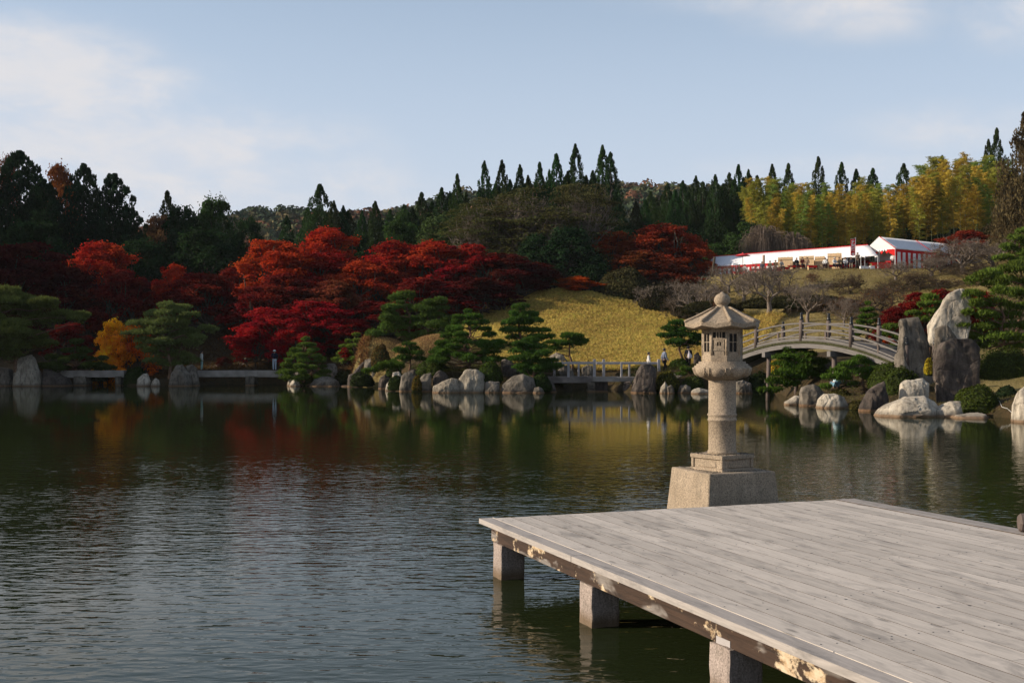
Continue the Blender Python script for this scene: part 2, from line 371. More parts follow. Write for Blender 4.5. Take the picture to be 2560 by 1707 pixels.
def cloth(name, c, r=.85): return plain(name, c, r, .1, .08, 8, .1, .005)
def stripes(name, a, b_, freq, axis=0):
    m, t, b = newmat(name, .8, .1); o = coord(t); sp = t.nodes.new('ShaderNodeSeparateXYZ'); t.links.new(o, sp.inputs[0])
    v = mth(t, 'GREATER_THAN', mth(t, 'FRACT', mth(t, 'MULTIPLY', sp.outputs[axis], freq)), .45)
    top = mth(t, 'GREATER_THAN', sp.outputs[2], -.28)
    v = mth(t, 'MULTIPLY', v, mth(t, 'SUBTRACT', 1.0, top))
    t.links.new(mixc(t, v, a, b_), b.inputs['Base Color']); bump(t, b, noise(t, mapping(t, o, (6, 6, .6)), 2, 3), .5, .05); return m
M['stripe'] = stripes('red_white_curtain', (.50, .014, .017), (.78, .76, .76), 1.15)
M['stripe_wide'] = stripes('red_white_curtain_wide', (.42, .012, .015), (.72, .70, .70), 1.7)
M['white'] = cloth('white_canvas', (.78, .77, .78)); M['red'] = cloth('red_cloth', (.62, .02, .02)); M['reed'] = plain('reed_screen', (.62, .44, .26), .9, .1, .2, 12)
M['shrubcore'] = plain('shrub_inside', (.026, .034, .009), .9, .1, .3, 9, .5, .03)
M['black'] = plain('black_metal', (.012, .012, .013), .35, .5, .1); M['metal'] = plain('pale_pole', (.5, .5, .5), .4, .5, .05)
M['rail'] = plain('pale_stone_rail', (.40, .37, .36), .8, .2, .12, 5); M['slab'] = plain('stone_slab', (.20, .17, .15), .9, .2, .4, 1.4, .5, .05)
M['skin'] = plain('skin', (.46, .28, .19), .6, .3, .05, 20, 0); M['hair'] = plain('black_hair', (.012, .010, .009), .5, .4, .2, 40)
M['painted_shade'] = plain('painted_window_shade', (.02, .018, .016), .6, .3, .1)  # near-black colour that stands for the unlit inside of the fire box
def cmat(c, _c={}):
    k = tuple(round(x, 3) for x in c)
    if k not in _c: _c[k] = cloth('cloth_%d' % len(_c), c)
    return _c[k]

def groundmat():
    m, t, b = newmat('ground_soil_and_lawn', .95, .1); w = wpos(t)
    at = nn(t, 'ShaderNodeAttribute', attribute_name='lawn'); lw = at.outputs['Fac']
    n = noise(t, w, .35, 5, .6); n2 = noise(t, w, 3.5, 5, .7); n3 = noise(t, w, 22, 3, .7)
    lawn = ramp(t, n, [(.3, (.17, .135, .05)), (.5, (.25, .195, .08)), (.7, (.31, .235, .10))])
    lawn = mixc(t, .5, lawn, ramp(t, n2, [(.3, (.6, .62, .5)), (.7, (1.1, 1.05, 1))]), 'MULTIPLY')
    soil = ramp(t, n2, [(.3, (.030, .026, .013)), (.55, (.06, .042, .02)), (.75, (.10, .05, .022))])
    edge = mth(t, 'ADD', lw, mth(t, 'MULTIPLY', mth(t, 'SUBTRACT', n2, .5), .5))
    e = nn(t, 'ShaderNodeMapRange'); t.links.new(edge, e.inputs[0]); e.inputs[1].default_value = .35; e.inputs[2].default_value = .65
    c = mixc(t, e.outputs[0], soil, lawn); c = mixc(t, .5, c, ramp(t, n3, [(.3, (.6, .6, .6)), (.7, (1.15, 1.15, 1.15))]), 'MULTIPLY')
    t.links.new(c, b.inputs['Base Color']); bump(t, b, mth(t, 'ADD', n2, mth(t, 'MULTIPLY', n3, .4)), .8, .12); return m
M['ground'] = groundmat()

def watermat():
    m = bpy.data.materials.new('pond_water'); m.use_nodes = True; t = m.node_tree; t.nodes.clear(); w = wpos(t)
    sp = t.nodes.new('ShaderNodeSeparateXYZ'); t.links.new(w, sp.inputs[0])
    # wind ripples: crests lie roughly across x, gusts leave calm lanes, the far shore is sheltered
    r1 = noise(t, mapping(t, w, (3.0, 7.0, 1), rot=(0, 0, R(6))), 1.0, 1.5, .5, .35)
    r2 = noise(t, mapping(t, w, (7, 15, 1), rot=(0, 0, R(-9))), 1.0, 2, .5, .3)
    r3 = noise(t, mapping(t, w, (.35, 1.3, 1), rot=(0, 0, R(14))), 1.0, 2, .5)
    gust = noise(t, mapping(t, w, (.05, .11, 1)), 1.0, 3, .55)
    g = nn(t, 'ShaderNodeMapRange', interpolation_type='SMOOTHSTEP'); t.links.new(gust, g.inputs[0]); g.inputs[1].default_value = .35; g.inputs[2].default_value = .62; g.inputs[3].default_value = .45; g.inputs[4].default_value = 1
    # sheltered water by the far shore
    yb = mth(t, 'ADD', sp.outputs[1], mth(t, 'MULTIPLY', mth(t, 'SUBTRACT', gust, .5), 26))
    sh = nn(t, 'ShaderNodeMapRange', interpolation_type='SMOOTHSTEP'); t.links.new(yb, sh.inputs[0]); sh.inputs[1].default_value = 15; sh.inputs[2].default_value = 36; sh.inputs[3].default_value = 1; sh.inputs[4].default_value = .10
    amp = mth(t, 'MULTIPLY', g.outputs[0], sh.outputs[0])
    h = mth(t, 'ADD', mth(t, 'MULTIPLY', r1, 1.0), mth(t, 'ADD', mth(t, 'MULTIPLY', r2, .28), mth(t, 'MULTIPLY', r3, .9)))
    h = mth(t, 'MULTIPLY', h, amp)
    bm_ = t.nodes.new('ShaderNodeBump'); bm_.inputs['Strength'].default_value = 1.0; bm_.inputs['Distance'].default_value = WAVE
    t.links.new(h, bm_.inputs['Height'])
    gl = t.nodes.new('ShaderNodeBsdfGlossy'); gl.inputs['Roughness'].default_value = .02; gl.inputs['Color'].default_value = (.86, .86, .84, 1)
    t.links.new(bm_.outputs[0], gl.inputs['Normal'])
    df = t.nodes.new('ShaderNodeBsdfDiffuse'); df.inputs[0].default_value = (.016, .022, .008, 1)
    fr = t.nodes.new('ShaderNodeFresnel'); fr.inputs['IOR'].default_value = 1.333; t.links.new(bm_.outputs[0], fr.inputs['Normal'])
    mx = t.nodes.new('ShaderNodeMixShader'); t.links.new(fr.outputs[0], mx.inputs[0]); t.links.new(df.outputs[0], mx.inputs[1]); t.links.new(gl.outputs[0], mx.inputs[2])
    out = t.nodes.new('ShaderNodeOutputMaterial'); t.links.new(mx.outputs[0], out.inputs[0]); return m
WAVE = .0125
M['water'] = watermat()
# ---------------------------------------------------------------- land
SHORE = [(-78, -9), (-80, 60), (-62, 86), (-40, 88.6), (-36.3, 88.4), (-35.6, 95), (-31, 95.5), (-30.5, 88.6), (-25.5, 88.6), (-24.5, 94), (-18.5, 95.5), (-18, 90.5), (-13.2, 89.8), (-12.8, 87.4), (-9.8, 86.0), (-8.6, 82.5),
         (-8.0, 77.8), (-6.8, 75.4), (-5, 73.6), (1.7, 73.0), (3.6, 73.5), (4.5, 80), (7.0, 80), (7.3, 71.5), (9.1, 71.3), (12.7, 70.8), (15, 71.4), (15.6, 76), (17.4, 76), (16.4, 68), (15.2, 62), (14.3, 57), (13.6, 54),
         (13.9, 51.5), (14.9, 48.5), (15.0, 45.3), (16.0, 44.0), (17.7, 42.6), (18.2, 40.5), (18.4, 37.6), (24, 30), (27, 12), (27, -9)]
_cp = [(0, 925, 95), (200, 925, 98), (500, 918, 99), (700, 925, 93), (860, 922, 91), (0, 862, 115), (250, 862, 112), (520, 835, 110), (560, 770, 132), (700, 850, 108), (900, 855, 102), (900, 800, 115),
       (0, 760, 150), (300, 760, 150), (600, 740, 145), (900, 720, 145), (970, 905, 83), (1165, 930, 75), (1300, 925, 77), (1400, 918, 81), (1500, 925, 83), (1250, 850, 92), (1400, 862, 92), (1600, 885, 88), (1700, 890, 85), (1820, 888, 84),
       (1160, 810, 105), (1200, 775, 110), (1300, 745, 111), (1400, 728, 112), (1480, 738, 111), (1560, 756, 110), (1700, 788, 106), (1850, 812, 100), (1950, 828, 95), (1400, 735, 124), (1560, 752, 122), (1700, 765, 114),
       (1925, 793, 92), (2050, 803, 88), (2200, 835, 78), (1980, 765, 98), (2100, 768, 98), (1980, 722, 104), (2000, 694, 110), (1820, 706, 112), (2000, 675, 113), (2150, 672, 113), (2300, 672, 113), (2420, 668, 114), (1750, 697, 117),
       (2000, 684, 124), (2200, 680, 124), (1800, 707, 130), (2000, 662, 145), (2400, 640, 140), (1500, 690, 150), (1200, 705, 140), (2520, 655, 112), (2500, 770, 78), (2330, 770, 85), (2300, 870, 60), (2200, 885, 60), (2080, 893, 62),
       (2400, 1008, 45.5), (2500, 990, 46), (2580, 978, 46), (2250, 965, 50), (2200, 978, 52), (2330, 992, 48), (2130, 995, 51), (2480, 930, 53), (2560, 850, 62), (2600, 980, 40), (1760, 915, 76)]
_xyz = [tuple(P(*c)) for c in _cp] + [(-62, 92, 2.2), (-90, 92, 5), (-90, 130, 14), (-130, 100, 16), (-95, 20, 3), (-130, 0, 8), (40, 45, 3), (55, 80, 10), (60, 120, 17), (40, 10, 2), (90, 60, 12), (33, 20, 1.2), (0, -25, 1), (-90, -30, 2), (50, -30, 2),
        (0, 200, 14), (-100, 200, 20), (100, 200, 20), (60, 160, 17), (-60, 160, 16)]
_K = np.array(_xyz, float)
def _fit():
    d = np.hypot(_K[:, None, 0] - _K[None, :, 0], _K[:, None, 1] - _K[None, :, 1]); n = len(_K)
    A_ = np.zeros((n + 3, n + 3)); A_[:n, :n] = -d - np.eye(n) * 0.6; A_[:n, n] = 1; A_[:n, n + 1:] = _K[:, :2]; A_[n, :n] = 1; A_[n + 1:, :n] = _K[:, :2].T
    return np.linalg.solve(A_, np.concatenate([_K[:, 2], [0, 0, 0]]))
_w = _fit()
_SH = np.array(SHORE + [SHORE[0]], float)
def shore_dist(x, y):
    """distance to the waterline, negative over the pond"""
    x = np.asarray(x, float); y = np.asarray(y, float); best = np.full(x.shape, 1e9); ins = np.zeros(x.shape, bool)
    for (x0, y0), (x1, y1) in zip(_SH[:-1], _SH[1:]):
        dx, dy = x1 - x0, y1 - y0; t = np.clip(((x - x0) * dx + (y - y0) * dy) / (dx * dx + dy * dy), 0, 1)
        best = np.minimum(best, np.hypot(x - x0 - t * dx, y - y0 - t * dy))
        c = ((y0 > y) != (y1 > y)); xi = x0 + (y - y0) / (dy if dy else 1e-9) * dx; ins ^= c & (x < xi)
    return np.where(ins, -best, best)
MOUNDS = [(XY(925, 88.8), 3.6, 2.3, 2.0), (XY(1088, 86.5), 3.6, 2.6, 1.6)]
def height(x, y):
    x = np.atleast_1d(np.asarray(x, float)); y = np.atleast_1d(np.asarray(y, float)); sh = x.shape; xf = x.ravel(); yf = y.ravel(); out = np.empty(len(xf))
    for i in range(0, len(xf), 20000):
        a = xf[i:i + 20000]; b = yf[i:i + 20000]; ac = np.clip(a, -130, 110); bc = np.clip(b, -30, 200)
        d = np.hypot(ac[:, None] - _K[None, :, 0], bc[:, None] - _K[None, :, 1]); n = len(_K)
        z = -d @ _w[:n] + _w[n] + ac * _w[n + 1] + bc * _w[n + 2]
        for (mx, my), rx, ry, hh in MOUNDS:
            q = ((a - mx) / rx) ** 2 + ((b - my) / ry) ** 2; z = z + hh * np.clip(1 - q, 0, 1) ** .8
        z = np.maximum(z, .35)
        sd = shore_dist(a, b)
        up = np.clip(sd / 1.3, 0, 1); land = .12 + (z - .12) * (up * up * (3 - 2 * up)) if True else z
        out[i:i + 20000] = np.where(sd > 0, land, .12 - 1.6 * np.clip(-sd / .8, 0, 1))
    return out.reshape(sh)
def gz(x, y): return float(height([x], [y])[0])

def axis_(a, b, step): return np.arange(a, b, step)
xs = np.concatenate([[-1500, -900, -500, -300, -200, -150, -120, -100, -90], axis_(-84, 66, .8), [70, 78, 90, 110, 150, 220, 350, 600, 1000, 1500]])
ys = np.concatenate([[-300, -120, -60, -35], axis_(-20, 34, 2.0), axis_(34, 132, .6), axis_(132, 200, 3), [200, 240, 300, 400, 600, 1000, 2000, 4000]])
gx, gy = np.meshgrid(xs, ys); Z = height(gx, gy)
rngg = np.random.default_rng(4)
Z = Z + np.where(Z > .3, rngg.normal(0, .03, Z.shape), 0)
nx, ny = len(xs), len(ys); idx = np.arange(nx * ny).reshape(ny, nx)
Fq = np.stack([idx[:-1, :-1], idx[:-1, 1:], idx[1:, 1:], idx[1:, :-1]], -1).reshape(-1, 4)
def inpoly(x, y, poly):
    ins = np.zeros(np.shape(x), bool); pts = list(poly) + [poly[0]]
    for (x0, y0), (x1, y1) in zip(pts[:-1], pts[1:]):
        c = ((y0 > y) != (y1 > y)); ins ^= c & (x < x0 + (y - y0) / ((y1 - y0) or 1e-9) * (x1 - x0))
    return ins
LAWNS = [[XY(1850, 82), XY(1700, 108), XY(1600, 126), XY(1740, 140), XY(2600, 140), XY(2700, 100), XY(2330, 80), XY(2250, 66), XY(2090, 70)],
         [(19.5, 46), (19.5, 36), (30, 30), (34, 60), (24, 60)], [XY(885, 85.4), XY(890, 89), XY(1130, 90), XY(1130, 84), XY(1000, 85)]]
lawn = np.zeros(gx.shape)
for pl in LAWNS: lawn = np.maximum(lawn, inpoly(gx, gy, pl).astype(float))
me = npmesh('ground', np.stack([gx, gy, Z], -1).reshape(-1, 3), Fq, smooth=True, extra={'lawn': lawn.ravel()})
props(mob('ground', me, M['ground']), kind='structure')
me = npmesh('water', [(-700, -200, 0), (700, -200, 0), (700, 600, 0), (-700, 600, 0)], [(0, 1, 2, 3)])
wt = mob('water', me, M['water']); props(wt, kind='structure')

# ---------------------------------------------------------------- far wooded hills
prof = [(-400, 560), (100, 556), (400, 552), (540, 546), (600, 536), (660, 527), (700, 524), (760, 520), (850, 524), (900, 520), (960, 512), (1040, 502), (1100, 488), (1160, 477), (1240, 468), (1340, 456), (1450, 450), (1500, 446), (1560, 443), (1620, 447), (1680, 452), (1760, 462), (1860, 485), (1960, 505), (2200, 520), (3000, 540)]
hp = np.array(prof, float)
def hill_z(x, y):
    px = 1280 + F * x / 500.0; ridge = EYE + (HOR - np.interp(px, hp[:, 0], hp[:, 1])) / F * 500 - 9
    t = np.clip((y - 300) / 200, 0, 1.0); back = np.clip((y - 500) / 500, 0, 1)
    return 12 + (ridge - 12) * (1 - (1 - t) ** 1.35) * (1 - .5 * back) + 1.6 * np.sin(x / 17 + y / 23) + 1.2 * np.sin(x / 9.3 - y / 12)
hx = np.arange(-420, 460, 10.0); hy = np.concatenate([np.arange(296, 520, 10.0), np.arange(520, 1100, 60)])
hgx, hgy = np.meshgrid(hx, hy); hz = hill_z(hgx, hgy); ii = np.arange(hgx.size).reshape(hgx.shape)
Fh = np.stack([ii[:-1, :-1], ii[:-1, 1:], ii[1:, 1:], ii[1:, :-1]], -1).reshape(-1, 4)
mh = plain('hill_soil', (.05, .05, .025), .95, .1, .4, .05, 0)
props(mob('hills', npmesh('hills', np.stack([hgx, hgy, hz], -1).reshape(-1, 3), Fh, smooth=True), mh), kind='structure')
# ---------------------------------------------------------------- leaves
def unit(v): return v / np.maximum(np.linalg.norm(v, axis=1, keepdims=True), 1e-6)
def leaves(C, N, size, asp, rng, tri=False, T=None):
    """flat leaves: C centres, N normals, size half length, asp half width/half length"""
    n = len(C)
    if T is None: T = np.cross(N, unit(rng.normal(size=(n, 3))))
    T = unit(T); B = unit(np.cross(N, T)); s = (size * rng.uniform(.7, 1.3, n))[:, None] if np.isscalar(size) else size[:, None]
    if tri:
        V = np.stack([C + T * s * 1.6, C - B * s * asp - T * s * .3, C + B * s * asp - T * s * .3], 1).reshape(-1, 3); k = 3
    else:
        V = np.stack([C + T * s, C + B * s * asp, C - T * s, C - B * s * asp], 1).reshape(-1, 3); k = 4
    return V, np.arange(n * k).reshape(n, k)
def ell(c, r, n, rng, inner=.55, up=0.0):
    d = unit(rng.normal(size=(n, 3)))
    if up: d[:, 2] = np.where(rng.random(n) < up, np.abs(d[:, 2]), d[:, 2])
    rad = rng.uniform(inner, 1.0, n)[:, None] ** .6
    return np.asarray(c) + d * rad * np.asarray(r), d
def crown(name, clumps, nper, size, asp=.7, seed=0, flat=.4, up=.6, inner=.5, tri=False, core=0, droop=0):
    """clumps: list of (centre, radii). One mesh of separate leaves, light and dark by clump"""
    rng = np.random.default_rng(seed); CV = []; NV = []; tn = []
    for c, r in clumps:
        vol = nper if np.isscalar(nper) else nper[0]
        p, d = ell(c, r, int(vol), rng, inner, up)
        far = rng.random(len(p)) < .16; p = np.where(far[:, None], np.asarray(c) + (p - np.asarray(c)) * rng.uniform(1.1, 1.75, len(p))[:, None], p)
        nrm = unit(d * (1 - flat) + np.array([0, 0, flat]) + rng.normal(size=d.shape) * .45)
        CV.append(p); NV.append(nrm); tn.append(np.clip(rng.uniform(.1, .9) * .5 + rng.random(len(p)) * .5, 0, 1))
    C = np.concatenate(CV); N = np.concatenate(NV); tone = np.concatenate(tn)
    T = None
    if droop:
        T = unit(rng.normal(size=C.shape) + np.array([0, 0, -droop]))
        N = unit(np.cross(T, rng.normal(size=C.shape)))
    V, Fc = leaves(C, N, size, asp, rng, tri, T)
    return npmesh(name, V, Fc, tone)

def trunk_mb(pts, rad, n=6):
    m = MB(); m.tube(pts, rad, n); return m
def limb_to(m, a, b, r0, r1, rng, n=5, wob=.08):
    a = Vector(a); b = Vector(b); L_ = (b - a).length; pts = [a]
    for t in (.35, .7):
        q = a.lerp(b, t) + Vector(rng.normal(size=3)) * wob * L_ * .5; q.z -= .05 * L_ * (1 - t); pts.append(q)
    pts.append(b); m.tube(pts, [r0, r0 * .7 + r1 * .3, r0 * .4 + r1 * .6, r1], n, cap=False)

# every prototype is 1 high and 1 wide; scaled per tree
def proto_round(seed, ncl, nper, size, low=.22, clump=.13, flatc=.55, dome=.9, flat=.5, top=1.0, asp=.7, multi=1, skew=0, lobes=0):
    rng = np.random.default_rng(seed); cl = []
    lb = []
    for q in range(lobes):
        a = q * 2.399 + rng.uniform(-.5, .5); u = (q + .5) / lobes; lb.append((math.cos(a) * .34 * (1 - u ** 2.2) * rng.uniform(.7, 1.1), math.sin(a) * .34 * (1 - u ** 2.2) * rng.uniform(.7, 1.1), low + .12 + (top - low - .24) * (u ** .8) * rng.uniform(.88, 1.0)))
    for i in range(ncl):
        if lobes:
            L0 = lb[i % lobes]; d = rng.normal(size=3); d /= np.linalg.norm(d); d[2] = abs(d[2]) if rng.random() < .7 else d[2]; rl = rng.uniform(.55, 1.0); cs = clump * rng.uniform(.5, 1.25); k_ = rng.uniform(.8, 1.15)
            cl.append(((L0[0] + d[0] * .205 * rl * k_, L0[1] + d[1] * .205 * rl * k_, min(L0[2] + d[2] * .15 * rl * k_, 1.0 - cs * flatc * .5)), (cs, cs, cs * flatc))); continue
        th = rng.uniform(0, 2 * math.pi); u = rng.uniform(0, 1)
        zz = low + (top - low) * u; prof = math.sqrt(max(0, 1 - ((zz - (low + .12)) / (top - low - .1)) ** 2)) if zz > low + .12 else .75 + .25 * (zz - low) / .12
        rr = .5 * prof * math.sqrt(rng.uniform(.25, 1)) * dome
        cs = clump * rng.uniform(.65, 1.35)
        cl.append(((rr * math.cos(th) + skew * (zz - .5), rr * math.sin(th), zz - cs * flatc * .5), (cs, cs, cs * flatc)))
    crown_me = crown('crown', cl, nper, size, asp, seed, flat)
    m = MB()
    for k in range(multi):
        a = rng.uniform(0, 6.28); b0 = (.02 * math.cos(a) * multi, .02 * math.sin(a) * multi, -.03)
        fk = (b0[0] * 3 + rng.uniform(-.03, .03), b0[1] * 3 + rng.uniform(-.03, .03), low + .08)
        m.tube([b0, ((b0[0] + fk[0]) / 2 + .01, (b0[1] + fk[1]) / 2, low * .6), fk], [.024, .018, .014], 6, cap=False)
        for c, r in cl[k::multi][:14]: limb_to(m, fk, c, .010, .003, rng, 4)
    return m.mesh('trunk'), crown_me
def proto_cone(seed, n=80, nper=80, size=.013, power=.80, base=.05, jag=.20, clump=.105, asp=.5, sparse=1.0):
    rng = np.random.default_rng(seed); cl = []
    for i in range(n):
        u = (i + rng.random()) / n; zz = base + (1 - base) * u ** .9
        r = .5 * (1 - zz) ** power * (1 + rng.uniform(-jag, jag)); th = i * 2.399 + rng.uniform(-.5, .5)
        cs = clump * (.16 + 1.15 * (1 - zz)) * rng.uniform(.8, 1.3)
        cl.append(((max(0, r - cs * .6) * math.cos(th), max(0, r - cs * .6) * math.sin(th), min(zz, .985 - cs * .3)), (cs, cs, cs * .9 + .012)))
        if r > .2: cl.append(((r * .45 * math.cos(th + 1), r * .45 * math.sin(th + 1), zz), (cs * 1.5, cs * 1.5, cs)))
    rng2 = np.random.default_rng(seed + 1); C = []; T = []; tn = []
    for c, r in cl:
        p, d = ell(c, r, int(nper * sparse), rng2, .4, .5); C.append(p); T.append(unit(d * .6 + np.array([0, 0, .55]) + rng2.normal(size=d.shape) * .35)); tn.append(np.clip(rng2.uniform(0, .5) + rng2.random(len(p)) * .5, 0, 1))
    # leader
    zt = rng2.uniform(.9, 1.0, 60); C.append(np.stack([rng2.normal(0, .004, 60) + (1 - zt) * rng2.normal(0, .12, 60), (1 - zt) * rng2.normal(0, .12, 60), zt], -1)); T.append(unit(rng2.normal(size=(60, 3)) * .4 + np.array([0, 0, 1]))); tn.append(rng2.random(60))
    C = np.concatenate(C); T = np.concatenate(T); N = unit(np.cross(T, rng2.normal(size=C.shape)))
    V, Fc = leaves(C, N, size, asp, rng2, False, T); V[:, 2] = np.clip(V[:, 2], -1, 1.01)
    m = MB(); m.tube([(0, 0, -.03), (0.004, 0, .5), (0, 0, .97)], [.022, .013, .002], 6, cap=False)
    return m.mesh('trunk'), npmesh('crown', V, Fc, np.concatenate(tn))
def proto_bamboo(seed):
    rng = np.random.default_rng(seed); lean = rng.uniform(.06, .16); th = rng.uniform(0, 6.28)
    def cen(u): return np.array([lean * u ** 2.6 * math.cos(th) * 2.2, lean * u ** 2.6 * math.sin(th) * 2.2, u * (1 - .06 * u ** 3)])
    C = []; T = []; tn = []
    for i in range(60):
        u = .28 + .72 * (i / 60) ** .85; c = cen(u); nb = 2
        for k in range(nb):
            a = rng.uniform(0, 6.28); ln = (.13 * (1 - .75 * abs(u - .6) / .5)) * rng.uniform(.7, 1.2) + .015
            q = int(44 * (ln / .12) + 10); s = rng.uniform(.15, 1, q)[:, None]; d = np.array([math.cos(a), math.sin(a), .28])
            pts = c + d * s * ln + np.array([0, 0, -.5]) * (s * ln) ** 2 * 4 + rng.normal(size=(q, 3)) * np.array([.011, .011, .005])
            C.append(pts); T.append(unit(d * np.array([1, 1, -.6]) + rng.normal(size=(q, 3)) * .55)); tn.append(np.clip(rng.uniform(0, .55) + rng.random(q) * .45, 0, 1))
    C = np.concatenate(C); T = np.concatenate(T); N = unit(np.cross(T, unit(rng.normal(size=C.shape) * .7 + np.array([0, 0, 1]))) ) ; N = unit(N + np.array([0, 0, .6]))
    V, Fc = leaves(C, N, .0100, .26, rng, False, T)
    m = MB(); m.tube([tuple(cen(u)) for u in (0, .25, .5, .7, .85, 1)], [.0042, .004, .0035, .0028, .002, .0008], 5, cap=False)
    return m.mesh('culm'), npmesh('foliage', V, Fc, np.concatenate(tn))
def proto_bare(seed, levels=6, spread=.62, leafy=0, droop=0, up=.35, r0=.03, fork=.2, rough=.3, twigs=1.0):
    """branching bare crown; returns trunk mesh (with limbs), twigs mesh"""
    rng = np.random.default_rng(seed); big = MB(); segs = []
    def grow(p, d, ln, r, lv):
        q = p + d * ln; mid = p + d * ln * .5 + Vector(rng.normal(size=3)) * ln * .07
        if lv <= 2: big.tube([p, mid, q], [r, r * .85, r * .72], 5, cap=False)
        else: segs.append((p, mid, r)); segs.append((mid, q, r * .8))
        if lv >= levels: return
        nb = 3 if lv < levels - 1 else int(5 * twigs + 1)
        for k in range(nb):
            a = rng.uniform(0, 6.28); side = d.orthogonal(); side.rotate(Matrix.Rotation(a, 3, d)); side.normalize()
            nd = (d * (1 - spread * rng.uniform(.6, 1.2)) + side * spread * rng.uniform(.6, 1.15) + Vector((0, 0, up * (1 if lv < 3 else .5))) + Vector((0, 0, -droop * lv * .22)))
            nd.normalize(); grow(q if k < 2 else mid, nd, ln * rng.uniform(.62, .86), r * .62, lv + 1)
    p0 = Vector((0, 0, fork))
    big.tube([(0, 0, -.03), (.01, 0, fork * .5), tuple(p0)], [r0 * 1.25, r0, r0 * .85], 7, cap=False)
    for k in range(4):
        a = k * 1.57 + rng.uniform(-.4, .4); d = Vector((math.cos(a) * spread * 1.2, math.sin(a) * spread * 1.2, .75)).normalized(); grow(p0, d, .2, r0 * .6, 1)
    A0 = np.array([tuple(s[0]) for s in segs]); B0 = np.array([tuple(s[1]) for s in segs]); rr = np.maximum(np.array([s[2] for s in segs]), .0011)
    D = unit(B0 - A0); X = unit(np.cross(D, rng.normal(size=D.shape))); Y_ = np.cross(D, X); vs = []
    for base, sc in ((A0, 1.0), (B0, .75)):
        for k in range(3):
            a = 2.094 * k; vs.append(base + (X * math.cos(a) + Y_ * math.sin(a)) * (rr * sc)[:, None])
    V = np.stack(vs, 1).reshape(-1, 3); n = len(A0); o = np.arange(n)[:, None] * 6
    Fc = np.concatenate([o + np.array([[0, 1, 4, 3]]), o + np.array([[1, 2, 5, 4]]), o + np.array([[2, 0, 3, 5]])])
    allz = max(V[:, 2].max(), .01); w = max(np.ptp(V[:, 0]), np.ptp(V[:, 1]))
    tw = npmesh('twigs', V / np.array([w, w, allz]), Fc)
    tm = big.mesh('trunk')
    for v in tm.vertices: v.co.x /= w; v.co.y /= w; v.co.z /= allz
    lm = None
    if leafy:
        pick = rng.integers(0, n, leafy); C = (B0[pick] + rng.normal(size=(leafy, 3)) * .012) / np.array([w, w, allz])
        Vv, Ff = leaves(C, unit(rng.normal(size=(leafy, 3)) + np.array([0, 0, .6])), .011, .7, rng); lm = npmesh('leaves', Vv, Ff, rng.random(leafy))
    return tm, tw, lm

def zat(py, Y): return EYE + (HOR - py) / F * Y
def set_tree(kind, parts, px, pytop, wpx, Y, col, label, cat='tree', group=None, rz=None, mats=None, sink=.15, zb=None, names=('trunk', 'crown'), sy=1.0):
    X = (px - 1280) / F * Y; zb = gz(X, Y) if zb is None else zb
    H = max(zat(pytop, Y) - zb, .4); Wd = wpx / F * Y
    rz = random.uniform(0, 6.28) if rz is None else rz
    t = thing(kind, label, cat, (X, Y, zb - sink), rz, group, (Wd, Wd * sy, H + sink))
    for me, nm, mt in zip(parts, names, mats):
        if me is None: continue
        o = bpy.data.objects.new(nm, me)
        if not me.materials: me.materials.append(mt)
        o.color = (*col, 1); link(o, t)
    return t

# ---------------------------------------------------------------- cloud-pruned pines
PINE_COL = (.085, .13, .024)
def needles(pads, rng, dens=1.0, size=.10):
    C = []; T = []; tn = []
    sub_ = []
    for c, r in pads:
        for q in range(4):
            a = rng.uniform(0, 6.28); e = rng.uniform(.25, .62); f_ = rng.uniform(.45, .68); sub_.append(((c[0] + r[0] * e * math.cos(a), c[1] + r[1] * e * math.sin(a), c[2] + rng.uniform(-.35, .45) * r[2]), (r[0] * f_, r[1] * f_, r[2] * rng.uniform(.75, 1.05))))
    for c, r in sub_:
        area = math.pi * r[0] * r[1]; n = int((area * 480 + 40) * dens)
        d = unit(rng.normal(size=(n, 3))); d[:, 2] = np.where(rng.random(n) < .86, np.abs(d[:, 2]), d[:, 2])
        lump = 1 + .16 * np.sin(d[:, 0] * 6 + c[0] * 3) * np.cos(d[:, 1] * 6 + c[1] * 5) + .10 * np.sin(d[:, 0] * 13 + c[2])
        p = np.asarray(c) + d * np.asarray(r) * lump[:, None] * rng.uniform(.72, 1.03, n)[:, None]
        C.append(p); T.append(unit(d * .55 + np.array([0, 0, .75]) + rng.normal(size=(n, 3)) * .45))
        tn.append(np.clip(rng.uniform(.1, .5) + rng.random(n) * .5, 0, 1))
    C = np.concatenate(C); T = np.concatenate(T); N = unit(np.cross(T, rng.normal(size=C.shape)))
    V, Fc = leaves(C, N, size, .30, rng, True, T); return npmesh('needle_pads', V, Fc, np.concatenate(tn))
